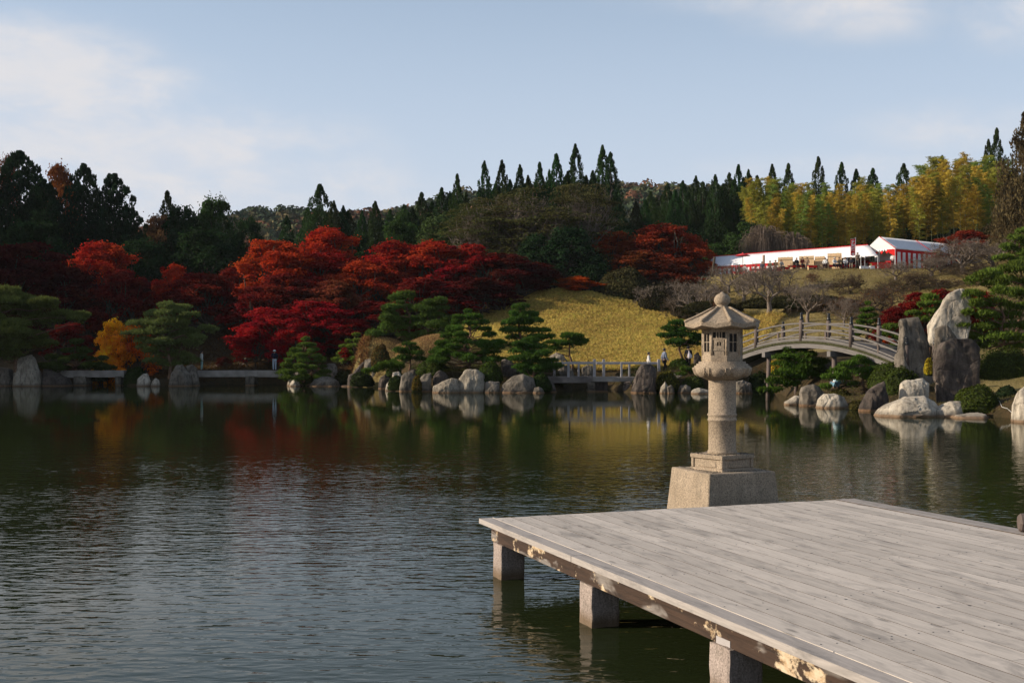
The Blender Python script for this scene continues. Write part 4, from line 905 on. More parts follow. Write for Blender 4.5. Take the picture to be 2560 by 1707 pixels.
ROCKS = [
 ('tall flat-topped pale rock standing in the water at far left, sunlit only on top', [(36, 965), (40, 912), (47, 893), (80, 888), (88, 898), (110, 965)], 88, 'rock_pale', .7, GL),
 ('blocky grey rock at the left border beside the tall flat-topped rock', [(-20, 965), (-18, 920), (5, 919), (28, 922), (39, 965)], 88.6, 'rock_mid', .8, GL),
 ('dark sloping rock between the tall flat-topped rock and the left slab bridge', [(105, 965), (110, 920), (125, 921), (150, 938), (172, 945), (182, 964)], 88.6, 'rock_dark', .7, GL),
 ('small dark rock under the left slab bridge near its right end', [(300, 962), (312, 950), (320, 953), (322, 963)], 90, 'rock_mid', .8, GL),
 ('white rounded rock at the foot of the big left pine', [(339, 965), (345, 946), (358, 934), (368, 933), (376, 950), (376, 965)], 88, 'rock_pale', .8, GL),
 ('small white pointed rock right of the white rounded rock', [(373, 965), (380, 955), (389, 944), (398, 950), (402, 965)], 87.7, 'rock_pale', .8, GL),
 ('broad dark-faced boulder left of the middle slab bridge', [(419, 964), (428, 932), (440, 913), (458, 912), (476, 935), (482, 964)], 88.3, 'rock_mid', .7, GL),
 ('grey upright boulder touching the left end of the middle slab bridge', [(466, 964), (465, 914), (480, 910), (493, 920), (500, 962)], 88.9, 'rock_mid', .7, GL),
 ('dark low rock on the bank behind the middle slab bridge', [(525, 928), (532, 915), (550, 909), (562, 915), (566, 928)], 99, 'rock_mid', .8, GL),
 ('grey split rock on the bank under the red maple branches', [(598, 926), (600, 910), (612, 906), (620, 912), (622, 926)], 98, 'rock_mid', .8, GL),
 ('pale rock at the right end of the middle slab bridge', [(718, 955), (722, 938), (738, 932), (750, 927), (752, 940), (748, 956)], 88.9, 'rock_pale', .8, GL),
 ('white wedge rock below the right end of the middle slab bridge', [(717, 963), (728, 953), (739, 944), (748, 955), (755, 963)], 87.6, 'rock_pale', .8, GL),
 ('streaked wedge-shaped rock on the waterline below the dense dome pine', [(768, 965), (785, 948), (808, 940), (830, 940), (845, 952), (852, 965)], 87.8, 'rock_mid', .7, GL),
 ('flat low rock in front of the thatch-coloured mound', [(843, 966), (855, 962), (885, 958), (905, 960), (912, 966)], 87.4, 'rock_mid', 1.0, GL),
 ('bluish grey boulder behind the streaked wedge rock', [(803, 934), (808, 916), (820, 908), (838, 908), (845, 920), (845, 934)], 89.5, 'rock_mid', .8, GL),
 ('slanting stone slab leaning below the thatch-coloured mound', [(880, 934), (884, 928), (908, 904), (914, 906), (905, 920), (890, 934)], 85.6, 'rock_dark', .5, GL),
 ('rounded capstone over the small cave in the mound', [(910, 912), (912, 899), (922, 896), (945, 894), (958, 900), (958, 912)], 84.8, 'rock_mid', .7, GL),
 ('slender pale standing stone below the low spreading pine', [(925, 965), (928, 932), (933, 924), (941, 928), (950, 945), (952, 965)], 87, 'rock_pale', .6, GL),
 ('dark hollow-side rock under the left edge of the thatch-coloured mound', [(868, 962), (872, 938), (888, 930), (902, 938), (908, 962)], 86.2, 'rock_dark', .8, GM),
 ('blackish rock in the shaded cove left of the white triangular rock', [(944, 972), (948, 946), (962, 936), (976, 944), (980, 972)], 80.5, 'rock_dark', .8, GM),
 ('dark rock behind the broad brown-stained boulder', [(1012, 948), (1018, 928), (1034, 922), (1052, 930), (1056, 948)], 76.6, 'rock_dark', .8, GM),
 ('long dark retaining rock below the second grassy mound', [(1030, 930), (1040, 914), (1075, 908), (1105, 914), (1112, 930)], 80.5, 'rock_dark', .5, GM),
 ('white triangular rock under the small dark bush', [(961, 977), (967, 958), (974, 951), (986, 960), (993, 977)], 75.6, 'rock_pale', .8, GM),
 ('flat-topped stone behind the white triangular rock', [(978, 945), (982, 931), (998, 929), (1004, 936), (1004, 946)], 76.5, 'rock_pale', .8, GM),
 ('broad brown-stained boulder left of the narrow upright stones', [(994, 980), (1003, 938), (1014, 930), (1030, 930), (1040, 945), (1040, 980)], 73.8, 'rock_mid', .7, GM),
 ('narrow upright stone with two vertical grooves', [(1048, 981), (1048, 945), (1058, 935), (1078, 932), (1082, 981)], 73.2, 'rock_mid', .7, GM),
 ('dark-faced peaked boulder behind the long sloping stone', [(1083, 972), (1083, 940), (1097, 924), (1112, 932), (1125, 946), (1125, 970)], 73.6, 'rock_dark', .7, GM),
 ('long sloping pale stone lying at the water in front of the peaked boulder', [(1080, 982), (1083, 965), (1105, 951), (1130, 945), (1147, 947), (1160, 981)], 71.5, 'rock_pale', .7, GM),
 ('big pale boulder with a lit slanting top in the middle of the shore', [(1143, 981), (1148, 945), (1158, 926), (1165, 922), (1195, 923), (1210, 935), (1216, 960), (1212, 981)], 71.6, 'rock_pale', .7, GM),
 ('small rust-streaked square stone right of the big pale boulder', [(1209, 981), (1212, 955), (1224, 952), (1250, 954), (1253, 982)], 71.3, 'rock_mid', .7, GM),
 ('wide smooth dark grey boulder below the dense middle pine', [(1248, 981), (1255, 960), (1285, 938), (1310, 934), (1336, 945), (1348, 981)], 71.6, 'rock_mid', .7, GM),
 ('low light grey rock at the waterline before the wide dark boulder', [(1327, 981), (1335, 969), (1348, 966), (1358, 971), (1368, 980)], 70.6, 'rock_mid', .8, GM),
 ('rounded dark boulder at the left end of the railed stone bridge', [(1350, 979), (1352, 950), (1368, 945), (1385, 957), (1396, 979)], 72.3, 'rock_dark', .7, GM),
 ('small tan rock on the bank between the two big pines', [(1251, 915), (1253, 900), (1262, 898), (1280, 902), (1288, 915)], 75.5, 'rock_mid', .8, GM),
 ('dark rock on the bank beneath the tan rock', [(1250, 936), (1256, 915), (1280, 908), (1300, 915), (1310, 936)], 74.8, 'rock_dark', .8, GM),
 ('brown blocky stone behind the left part of the bridge rail', [(1362, 942), (1366, 924), (1378, 918), (1390, 922), (1392, 942)], 77.5, 'rock_mid', .8, GM),
 ('taller tan stone behind the left part of the bridge rail', [(1391, 942), (1396, 916), (1410, 911), (1420, 916), (1422, 942)], 77.8, 'rock_mid', .7, GM),
 ('grey triangular stone behind the left part of the bridge rail', [(1415, 942), (1420, 918), (1430, 920), (1440, 942)], 77.2, 'rock_mid', .7, GM),
 ('smooth grey slab standing behind the middle of the bridge rail', [(1452, 942), (1454, 918), (1468, 911), (1482, 915), (1484, 942)], 77.8, 'rock_mid', .5, GM),
 ('large pale slab lying behind the small pine on the golden slope', [(1366, 915), (1374, 890), (1390, 882), (1408, 885), (1418, 900), (1420, 915)], 84, 'rock_pale', .8, GM),
 ('dark rock under the right end of the railed stone bridge', [(1556, 976), (1560, 955), (1575, 953), (1590, 960), (1590, 980)], 72.6, 'rock_dark', .8, GM),
 ('large brown monolith with a pale broken top in front of the bridge rail', [(1573, 982), (1580, 955), (1590, 928), (1602, 911), (1624, 909), (1641, 922), (1642, 945), (1642, 982)], 70.8, 'rock_dark', .7, GM),
 ('pointed pale stone at the waterline right of the brown monolith', [(1645, 983), (1652, 966), (1663, 954), (1671, 968), (1673, 983)], 70.0, 'rock_pale', .8, GM),
 ('small round-topped stone beside the pointed pale stone', [(1668, 983), (1668, 967), (1678, 962), (1685, 970), (1688, 983)], 69.7, 'rock_mid', .8, GM),
 ('dull grey rock left of the low white boulder', [(1690, 981), (1700, 963), (1716, 960), (1726, 968), (1728, 981)], 70.6, 'rock_mid', .8, GM),
 ('flat stone ledge below the walking people', [(1664, 945), (1672, 935), (1700, 931), (1722, 934), (1724, 945)], 72.4, 'rock_mid', .8, GM),
 ('low white boulder at the waterline left of the lantern shaft', [(1721, 984), (1730, 974), (1745, 969), (1772, 974), (1792, 984)], 69.2, 'rock_pale', .8, GM),
 ('dim grey boulder under the arched bridge right of the lantern shaft', [(1836, 983), (1838, 955), (1858, 950), (1878, 958), (1882, 984)], 70, 'rock_mid', .8, GM),
 ('dark stone standing in the yellow leaves behind the black-clad walker', [(1730, 905), (1735, 885), (1744, 880), (1752, 892), (1756, 905)], 78, 'rock_dark', .7, GM),
 ('small smooth egg-shaped rock at the left tip of the right shore', [(1957, 1013), (1962, 1003), (1975, 997), (1988, 988), (1999, 990), (1996, 1012)], 52.6, 'rock_pale', .8, GR),
 ('rough wrinkled grey boulder beside the egg-shaped rock', [(1997, 1016), (1999, 978), (2004, 966), (2022, 964), (2034, 960), (2050, 965), (2060, 985), (2050, 1016)], 51.6, 'rock_mid', .7, GR),
 ('pale dome-shaped boulder in front of the wrinkled grey boulder', [(2032, 1021), (2044, 996), (2058, 983), (2090, 984), (2108, 992), (2130, 1023)], 49.6, 'rock_pale', .75, GR),
 ('dark leaning pointed rock between the two pale domes', [(2138, 1031), (2150, 1006), (2168, 984), (2172, 972), (2214, 952), (2222, 990), (2217, 1031)], 46.6, 'rock_dark', .6, GR),
 ('largest pale smooth boulder lying low at the right waterline', [(2176, 1042), (2200, 1020), (2240, 1000), (2262, 990), (2308, 988), (2335, 1006), (2346, 1030), (2328, 1044)], 42.6, 'rock_pale', .7, GR),
 ('blocky cracked pale rock with a square hole above the largest boulder', [(2247, 992), (2250, 958), (2262, 950), (2305, 946), (2324, 956), (2322, 994)], 46.8, 'rock_pale', .6, GR),
 ('pale ribbed boulder below the black standing slab', [(2322, 1044), (2336, 1022), (2360, 1010), (2376, 1001), (2400, 1001), (2410, 1042)], 42.2, 'rock_pale', .8, GR),
 ('flat whitish rock at the waterline below the round azalea', [(2364, 1048), (2385, 1037), (2430, 1031), (2456, 1032), (2475, 1046)], 41.3, 'rock_pale', 1.0, GR),
 ('tall white rounded rock cut by the right border', [(2531, 1057), (2534, 1005), (2546, 976), (2562, 965), (2600, 970), (2612, 1057)], 38.6, 'rock_pale', .8, GR),
 ('tall tapering ribbed monolith left of the rock group, pale left face', [(2235, 925), (2237, 868), (2243, 830), (2250, 794), (2275, 791), (2300, 792), (2312, 822), (2326, 858), (2334, 945), (2300, 948)], 51.0, 'rock_mid', .45, GR),
 ('tallest cream-white pointed rock at the back of the rock group', [(2318, 858), (2322, 812), (2342, 772), (2368, 736), (2384, 725), (2412, 726), (2436, 744), (2432, 792), (2424, 842), (2412, 872)], 54.2, 'rock_pale', .45, GR),
 ('small notched grey rock in the middle of the rock group', [(2334, 876), (2337, 822), (2352, 814), (2366, 812), (2380, 824), (2398, 856), (2398, 876)], 50.6, 'rock_mid', .6, GR),
 ('broad blackish standing slab in front of the rock group', [(2338, 1012), (2334, 950), (2336, 880), (2350, 856), (2378, 848), (2430, 850), (2450, 864), (2457, 900), (2452, 970), (2440, 1016)], 46.9, 'rock_dark', .35, GR),
]
for i, (lb, pts, Y, mt, dp, gr) in enumerate(ROCKS):
    if gr != GR and mt == 'rock_pale' and 'white' not in lb: mt = 'rock_tan'
    rock(lb, pts, Y, mt, dp, i + 3, group=gr)
# pier stones of the railed bridge sit with the bridge below

# ---------------------------------------------------------------- slab bridges on the left
def slabbridge(label, xa, xb, ya, pyt, pyb, Y, piers):
    z = zat(pyt, Y); th = (pyb - pyt) / F * Y; x0 = (xa - 1280) / F * Y; x1 = (xb - 1280) / F * Y
    t = thing('stone_slab_bridge', label, 'bridge', ((x0 + x1) / 2, Y, z - th), 0, 'low stone slab bridges on the left shore'); n = 3; w = (x1 - x0) / n
    for k in range(2):
        for j in range(n):
            m = MB(); m.box((-(x1 - x0) / 2 + w * (j + .5), .37 + k * .76 - .75, th / 2 + random.uniform(-.01, .01)), (w - .012, .74, th)); me_ = m.mesh('slab', bevel=.012); rockify(me_, .012, 2.5, cuts=3); mob('slab', me_, M['slab_pale'], t)
    for pa, pb in piers:
        m = MB(); xc = ((pa + pb) / 2 - 1280) / F * Y - (x0 + x1) / 2; m.box((xc, -.2, -.35 - z / 2 + th / 2), ((pb - pa) / F * Y, 1.5, z + .35)); me_ = m.mesh('pier', bevel=.03); rockify(me_, .03, 2.2, cuts=3); mob('pier', me_, M['rock_mid'], t)
M['slab_pale'] = plain('pale_slab', (.27, .24, .21), .9, .2, .25, 1.6, .5, .05)
slabbridge('low stone slab bridge in the shade left of the big left pine', 140, 318, 0, 926, 943, 90.5, [(195, 225), (298, 312)])
slabbridge('low stone slab bridge with the white-capped man standing on it', 495, 726, 0, 926, 942, 90.5, [(620, 642)])

# ---------------------------------------------------------------- railed stone bridge
Yb = 73.4; zb_ = zat(941, Yb)
rb = thing('railed_stone_bridge', 'stone slab bridge with a pale post-and-rail fence before the golden slope', 'bridge', (XY(1480, Yb)[0], Yb, 0)); ox = XY(1480, Yb)[0]
def bx_(name, pa, pb, zt_, zb2, yc, dy, mat, rk=0, bev=.01):
    xa, xb = XY(pa, Yb)[0] - ox, XY(pb, Yb)[0] - ox; m = MB(); m.box(((xa + xb) / 2, yc, (zt_ + zb2) / 2), (xb - xa, dy, zt_ - zb2)); me_ = m.mesh(name, bevel=bev)
    if rk: rockify(me_, rk, 3, cuts=3)
    return mob(name, me_, M[mat], rb)
bx_('slab', 1360, 1484, zb_, zb_ - .42, .4, .9, 'slab', .03); bx_('slab', 1360, 1484, zb_ - .01, zb_ - .40, 1.35, .9, 'slab', .03)
bx_('slab', 1481, 1592, zb_ - .01, zb_ - .33, -.1, .9, 'slab_pale', .03); bx_('slab', 1481, 1592, zb_ - .02, zb_ - .33, .9, .9, 'slab_pale', .03)
for zt2, zb3, pa, pb in ((zb_ - .36, zb_ - .62, 1468, 1488), (zb_ - .62, zb_ - .82, 1470, 1487), (zb_ - .82, -.4, 1467, 1488)): bx_('pier_stone', pa, pb, zt2, zb3, 0, .9, 'rock_mid', .025, .03)
bx_('pier_stone', 1487, 1519, zb_ - .34, -.4, .3, 1.2, 'rock_dark', .03, .03)
rz_ = zat(905, Yb)
def post_(px_, w, zt2, y): bx_('rail_post', px_ - w / 2, px_ + w / 2, zt2, zb_ - .05, y, .17, 'rail', 0, .012)
for px_, w, y in ((1388, 6, 1.6), (1421, 6, 0), (1450, 5, 1.6), (1552, 5, -.4), (1579, 5, 1.5), (1620, 6, -.4)): post_(px_, w, rz_ - .02, y)
for px_, w, y in ((1486, 7, 0), (1514, 7, 1.5), (1645, 7, -.4)): post_(px_, w, zat(898, Yb), y)
bx_('handrail', 1372, 1486, rz_ + .02, rz_ - .14, 0, .12, 'rail'); bx_('handrail', 1372, 1514, rz_ + .01, rz_ - .13, 1.6, .12, 'rail')
bx_('handrail', 1489, 1645, rz_ + .01, rz_ - .14, -.4, .12, 'rail'); bx_('handrail', 1516, 1645, rz_, rz_ - .13, 1.5, .12, 'rail')

# ---------------------------------------------------------------- arched timber bridge
AC = Vector((14.6, 56.5, 0)); AX = Vector((.5, -.866, 0)).normalized(); AN = Vector((.866, .5, 0)).normalized(); AW = 1.9
ab = thing('arched_bridge', 'arched weathered timber bridge with black bell-shaped finials on its posts', 'bridge', tuple(AC), math.atan2(AX.y, AX.x))
def az_(k): return 3.15 - .0305 * k * k            # deck height; local x = along, local y = across (0 near side, AW far side)
def arc(name, y, dz, w, h, mat, ka=-6.3, kb=6.3, n=18, parent=ab):
    m = MB(); vs = []
    for i in range(n + 1):
        k = ka + (kb - ka) * i / n
        for sy, sz in ((-1, -1), (1, -1), (1, 1), (-1, 1)): vs.append((k, y + sy * w / 2, az_(k) + dz + sz * h / 2))
    fs = [(0, 1, 2, 3), tuple(n * 4 + q for q in (3, 2, 1, 0))]
    for i in range(n):
        for q in range(4): a = i * 4 + q; b = i * 4 + (q + 1) % 4; fs.append((a, a + 4, b + 4, b))
    m.add(vs, fs); return m.build(name, M[mat], parent, bevel=.006)
for y in (0, AW):
    arc('girder', y, -.31, .16, .27, 'bridge_wood'); arc('edge_beam', y, -.02, .14, .14, 'bridge_wood')
    arc('handrail', y, .80, .11, .08, 'bridge_wood'); arc('middle_rail', y, .46, .08, .07, 'bridge_wood'); arc('lower_rail', y, .13, .07, .07, 'bridge_wood')
arc('mossy_edge_strip', -.06, -.125, .10, .055, 'moss', n=24) if False else None
M['moss'] = plain('moss_and_lichen', (.05, .05, .025), .95, .1, .5, 12, .6, .03)
for y in (0, AW): arc('mossy_strip', y + (-.03 if y == 0 else .03), -.150, .16, .13, 'moss', n=30)
for i in range(46):
    k = -6.2 + 12.4 * (i + .5) / 46; m = MB(); m.box((0, AW / 2, 0), (.26, AW - .17, .04)); o = m.build('deck_board', M['bridge_wood'], ab, (k, 0, az_(k) - .05)); o.rotation_euler = (0, math.atan(.061 * k), 0)
for y in (0, AW):
    for j in (-2, -1, 0, 1, 2):
        k = 3.35 * j * .985; m = MB(); b = az_(k) - .12; m.lathe([(.12, b), (.12, b + 1.06), (.10, b + 1.08)], 12, (k, y, 0)); p = m.build('post', M['bridge_post'], ab)
        t0 = b + 1.08; m = MB(); m.lathe([(.085, t0), (.095, t0 + .02), (.095, t0 + .13), (.075, t0 + .16), (.06, t0 + .17), (.085, t0 + .19), (.085, t0 + .23), (.06, t0 + .25), (.05, t0 + .265), (.07, t0 + .29), (.078, t0 + .325), (.06, t0 + .36), (.02, t0 + .385), (.004, t0 + .40)], 12, (k, y, 0)); m.build('finial', M['black'], p)
    for j in range(-4, 5):
        if j % 2 == 0: continue
        for kk in (3.3 * j / 2,):
            m = MB(); m.box((kk, y, az_(kk) + .22), (.09, .08, .5)); m.build('baluster', M['bridge_post'], ab)
for k in (-2.36, 2.2):
    m = MB(); m.box((k, AW / 2, az_(k) - .60), (.24, AW + .75, .28)); m.build('cross_beam', M['bridge_wood'], ab, bevel=.01)
    for y in (.02, AW - .02):
        m = MB(); zt2 = az_(k) - .74; m.tube([(k, y - .1 if y < 1 else y + .1, -.5), (k, y, zt2)], .115, 10); m.build('leg', M['bridge_post'], ab)
    m = MB(); m.box((k, AW / 2, 1.0), (.10, AW + .5, .16)); m.build('brace', M['bridge_post'], ab)
# concrete-grey abutments
for k, s_ in ((-6.6, 1.0), (6.7, 1.0)):
    pass
# ---------------------------------------------------------------- people
def skin_mesh(name, verts, edges, radii, root=0, sub=1):
    me_ = bpy.data.meshes.new(name); me_.from_pydata(verts, edges, []); ob = bpy.data.objects.new(name, me_); COL.objects.link(ob)
    ob.modifiers.new('s', 'SKIN'); 
    for i, r in enumerate(radii): sv = me_.skin_vertices[0].data[i]; sv.radius = (r, r) if not isinstance(r, tuple) else r; sv.use_root = (i == root)
    if sub: md = ob.modifiers.new('u', 'SUBSURF'); md.levels = sub; md.render_levels = sub
    dg = bpy.context.evaluated_depsgraph_get(); new = bpy.data.meshes.new_from_object(ob.evaluated_get(dg)); new.name = name
    bpy.data.objects.remove(ob); bpy.data.meshes.remove(me_); new.polygons.foreach_set('use_smooth', [True] * len(new.polygons)); return new
def pose_joints(pose, H):
    """x right, y forward, z up; unit = body height"""
    J = dict(pel=(0, 0, .53), sp=(0, 0, .62), ch=(0, .005, .74), nk=(0, .0, .835), nk2=(0, .008, .86), hd=(0, .015, .905), tp=(0, .01, .955), nose=(0, .058, .90))
    for s, q in ((-1, 'l'), (1, 'r')):
        J['sh' + q] = (.098 * s, 0, .805); J['el' + q] = (.125 * s, -.02, .64); J['wr' + q] = (.125 * s, .02, .50); J['ha' + q] = (.125 * s, .035, .455)
        J['hp' + q] = (.052 * s, 0, .50); J['kn' + q] = (.055 * s, .01, .28); J['an' + q] = (.055 * s, -.01, .045); J['to' + q] = (.06 * s, .085, .015)
    def up(d): J.update(d)
    if pose == 'walk':
        up(dict(knl=(-.05, .09, .29), anl=(-.05, .11, .05), tol=(-.05, .19, .03), knr=(.05, .0, .28), anr=(.05, -.14, .07), tor=(.05, -.07, .015), ell=(-.12, -.06, .64), wrl=(-.12, -.01, .51), hal=(-.12, .01, .47), elr=(.12, .03, .64), wrr=(.12, .10, .53), har=(.12, .12, .49)))
    if pose == 'camera':
        up(dict(elr=(.16, .07, .72), wrr=(.06, .13, .83), har=(.045, .14, .86), ell=(-.16, .07, .72), wrl=(-.06, .13, .83), hal=(-.045, .14, .86)))
    if pose == 'hands_front':
        up(dict(elr=(.14, .0, .66), wrr=(.05, .10, .62), har=(.03, .12, .62), ell=(-.14, .0, .66), wrl=(-.05, .10, .62), hal=(-.03, .12, .62)))
    if pose == 'sit':
        for k_ in list(J):
            if k_[:2] not in ('kn', 'an', 'to', 'hp'): x_, y_, z_ = J[k_]; J[k_] = (x_, y_ + .02, z_ - .26)
        for s, q in ((-1, 'l'), (1, 'r')):
            up({'hp' + q: (.052 * s, .02, .25), 'kn' + q: (.07 * s, .24, .27), 'an' + q: (.07 * s, .23, .045), 'to' + q: (.075 * s, .32, .015), 'el' + q: (.13 * s, .06, .40), 'wr' + q: (.07 * s, .17, .33), 'ha' + q: (.055 * s, .20, .32)})
        J['pel'] = (0, 0, .27)
    if pose == 'crouch':
        for k_ in list(J):
            if k_[:2] not in ('kn', 'an', 'to', 'hp'): x_, y_, z_ = J[k_]; J[k_] = (x_, y_ + .10 + (z_ - .53) * .45, z_ - .36 - (z_ - .53) * .12)
        for s, q in ((-1, 'l'), (1, 'r')):
            up({'hp' + q: (.052 * s, .03, .15), 'kn' + q: (.09 * s, .22, .26), 'an' + q: (.07 * s, .08, .045), 'to' + q: (.075 * s, .17, .015), 'el' + q: (.14 * s, .24, .30), 'wr' + q: (.09 * s, .34, .22), 'ha' + q: (.08 * s, .37, .20)})
        J['pel'] = (0, .02, .17)
    return {k_: tuple(c * H for c in v) for k_, v in J.items()}
def person(label, X, Y, z, heading, H=1.65, pose='stand', top=(.5, .5, .5), legs=(.05, .05, .08), hair='black', hat=None, fine=True, shoes=(.03, .03, .03), group=None, vest=None, bag=None):
    J = pose_joints(pose, H); t = thing('person', label, 'person', (X, Y, z), heading, group)
    def chain(name, keys, rad, links_, mat, sub=1, root=0, extra=None):
        ks = list(keys); vs = [J[k_] for k_ in ks]; es = [(ks.index(a), ks.index(b)) for a, b in links_]; rs = [r * H for r in rad]
        if extra: vs, es, rs = extra(vs, es, rs, ks)
        return mob(name, skin_mesh(name, vs, es, rs, root, sub), mat, t)
    keys = ['pel', 'sp', 'ch', 'nk', 'nk2', 'hd', 'tp', 'nose', 'shl', 'ell', 'wrl', 'hal', 'shr', 'elr', 'wrr', 'har', 'hpl', 'knl', 'anl', 'tol', 'hpr', 'knr', 'anr', 'tor']
    rad = [.058, .056, .062, .032, .030, .050, .036, .010, .034, .024, .016, .014, .034, .024, .016, .014, .048, .034, .022, .016, .048, .034, .022, .016]
    lk = [('pel', 'sp'), ('sp', 'ch'), ('ch', 'nk'), ('nk', 'nk2'), ('nk2', 'hd'), ('hd', 'tp'), ('hd', 'nose'), ('ch', 'shl'), ('shl', 'ell'), ('ell', 'wrl'), ('wrl', 'hal'), ('ch', 'shr'), ('shr', 'elr'), ('elr', 'wrr'), ('wrr', 'har'), ('pel', 'hpl'), ('hpl', 'knl'), ('knl', 'anl'), ('anl', 'tol'), ('pel', 'hpr'), ('hpr', 'knr'), ('knr', 'anr'), ('anr', 'tor')]
    def fingers(vs, es, rs, ks):
        for q, s in (('l', -1), ('r', 1)):
            h = Vector(J['ha' + q]); w_ = Vector(J['wr' + q]); d = (h - w_).normalized(); sd = Vector((0, 1, 0)) if abs(d.y) < .7 else Vector((1, 0, 0)); inw = Vector((-s, 0, 0)) * .3
            for i_, (off, ln) in enumerate(((-.0105, .036), (-.0035, .043), (.0035, .041), (.0105, .032))):
                a = h + sd * off * H; b = a + (d + inw * .2) * ln * .55 * H; c = b + (d + inw) * ln * .45 * H; n_ = len(vs); vs += [tuple(a), tuple(b), tuple(c)]; rs += [.0042 * H, .004 * H, .0032 * H]; es += [(n_, n_ + 1), (n_ + 1, n_ + 2)]
            a = w_.lerp(h, .45) + sd * .010 * H; b = a + (d * .4 + sd) * .018 * H; c = b + (d + inw) * .018 * H; n_ = len(vs); vs += [tuple(a), tuple(b), tuple(c)]; rs += [.005 * H, .0045 * H, .0035 * H]; es += [(n_, n_ + 1), (n_ + 1, n_ + 2)]
        return vs, es, rs
    chain('body', keys, rad, lk, M['skin'], extra=fingers if fine else None)
    g = .011
    chain('shirt', ['pel', 'sp', 'ch', 'nk', 'shl', 'ell', 'wrl', 'shr', 'elr', 'wrr'], [.074 + g * .3, .068 + g, .074 + g, .038, .042 + g * .5, .030 + g * .5, .023, .042 + g * .5, .030 + g * .5, .023], [l_ for l_ in lk if set(l_) <= {'pel', 'sp', 'ch', 'nk', 'shl', 'ell', 'wrl', 'shr', 'elr', 'wrr'}], cmat(top))
    if vest: chain('vest', ['pel', 'sp', 'ch', 'nk'], [.082, .082, .090, .046], [('pel', 'sp'), ('sp', 'ch'), ('ch', 'nk')], vest)
    chain('trousers', ['pel', 'hpl', 'knl', 'anl', 'hpr', 'knr', 'anr'], [.070, .058, .044, .033, .058, .044, .033], [l_ for l_ in lk if set(l_) <= {'pel', 'hpl', 'knl', 'anl', 'hpr', 'knr', 'anr'}], cmat(legs))
    for q in 'lr':
        a = Vector(J['an' + q]); b = Vector(J['to' + q]); mob('shoe', skin_mesh('shoe', [tuple(a), tuple(a.lerp(b, .5)), tuple(b)], [(0, 1), (1, 2)], [.030 * H, .026 * H, .022 * H], 0, 1), cmat(shoes), t)
    hd = Vector(J['hd']); tp = Vector(J['tp']); u = (tp - hd).normalized(); ctr = hd + u * .014 * H
    def cap(name, r, zmin, mat, back=.012):
        bm = bmesh.new(); bmesh.ops.create_uvsphere(bm, u_segments=14, v_segments=10, radius=r * H)
        bmesh.ops.delete(bm, geom=[v for v in bm.verts if v.co.z < zmin * H or (v.co.y > .03 * H and v.co.z < .012 * H)], context='VERTS')
        q = Vector((0, 0, 1)).rotation_difference(u)
        for v in bm.verts: v.co = q @ v.co + ctr + Vector((0, -back * H, .004 * H))
        me_ = bpy.data.meshes.new(name); bm.to_mesh(me_); bm.free(); me_.polygons.foreach_set('use_smooth', [True] * len(me_.polygons)); return mob(name, me_, mat, t)
    if hair: cap('hair', .062, -.045 if hair != 'short' else -.02, M['hair'] if hair in ('black', 'short') else cmat((.35, .33, .31)))
    if hat:
        cap('hat', .069, .004, cmat(hat), .008); m = MB(); m.lathe([(.03 * H, 0), (.085 * H, -.004 * H), (.085 * H, .002 * H), (.03 * H, .006 * H)], 14, tuple(ctr + Vector((0, .012 * H, .012 * H)))); m.build('hat_brim', cmat(hat), t)
    if fine:
        for s in (-1, 1):
            m = MB(); c_ = hd + Vector((.017 * s * H, .044 * H, .004 * H)); m.lathe([(.002 * H, -.004 * H), (.005 * H, 0), (.002 * H, .004 * H)], 6, tuple(c_)); m.build('eye', M['black'], t)
            m = MB(); c_ = hd + Vector((.050 * s * H, .004 * H, -.002 * H)); m.lathe([(.003 * H, -.014 * H), (.008 * H, 0), (.003 * H, .014 * H)], 6, tuple(c_)); m.build('ear', M['skin'], t)
        m = MB(); m.box(tuple(hd + Vector((0, .049 * H, -.022 * H))), (.02 * H, .004 * H, .004 * H)); m.build('mouth', cmat((.3, .1, .08)), t)
    return t
face_away = 0.0; right_ = -R(90); left_ = R(90); toward = R(180)
def at(px_, Y): return (px_ - 1280) / F * Y
def stripevest():
    m, t_, b = newmat('striped_vest', .8, .1); sp = t_.nodes.new('ShaderNodeSeparateXYZ'); t_.links.new(coord(t_), sp.inputs[0])
    v = mth(t_, 'GREATER_THAN', mth(t_, 'FRACT', mth(t_, 'MULTIPLY', sp.outputs[2], 13)), .62); t_.links.new(mixc(t_, v, (.05, .045, .07), (.22, .20, .24)), b.inputs['Base Color']); return m
zs = zat(926, 90.5)
person('man in a white cap, navy jacket and pale jeans standing on the slab bridge', at(687, 90.5), 90.4, zs, R(20), 1.68, 'hands_front', (.012, .016, .035), (.42, .48, .56), 'short', (.75, .75, .75))
person('person in a pale turquoise skirt at the left end of the slab bridge', at(504, 90.7), 90.7, zs, R(-60), 1.62, 'stand', (.50, .52, .50), (.22, .36, .34), 'black', None)
person('woman in a loose white blouse walking on the railed bridge', at(1625, 72.9), 73.6, zb_ - .02, R(-100), 1.66, 'walk', (.72, .68, .64), (.10, .09, .05), 'black')
person('person in a striped padded vest over grey sleeves walking past the bridge end', at(1662, 73), 73.2, zat(937, 73.2), R(-75), 1.78, 'walk', (.16, .19, .25), (.02, .018, .02), 'black', vest=stripevest())
bk = person('person all in black carrying a white tote bag on the back', at(1722, 75), 75.2, zat(930, 75.2), R(-20), 1.78, 'walk', (.012, .012, .015), (.012, .012, .014), 'black', (.02, .02, .022))
m = MB(); m.lathe([(.02, -.28), (.12, -.26), (.155, -.16), (.12, 0), (.05, .12), (.012, .26)], 12, (0, 0, 0)); tb = m.mesh('tote_bag')
for v in tb.vertices: v.co.y *= .4
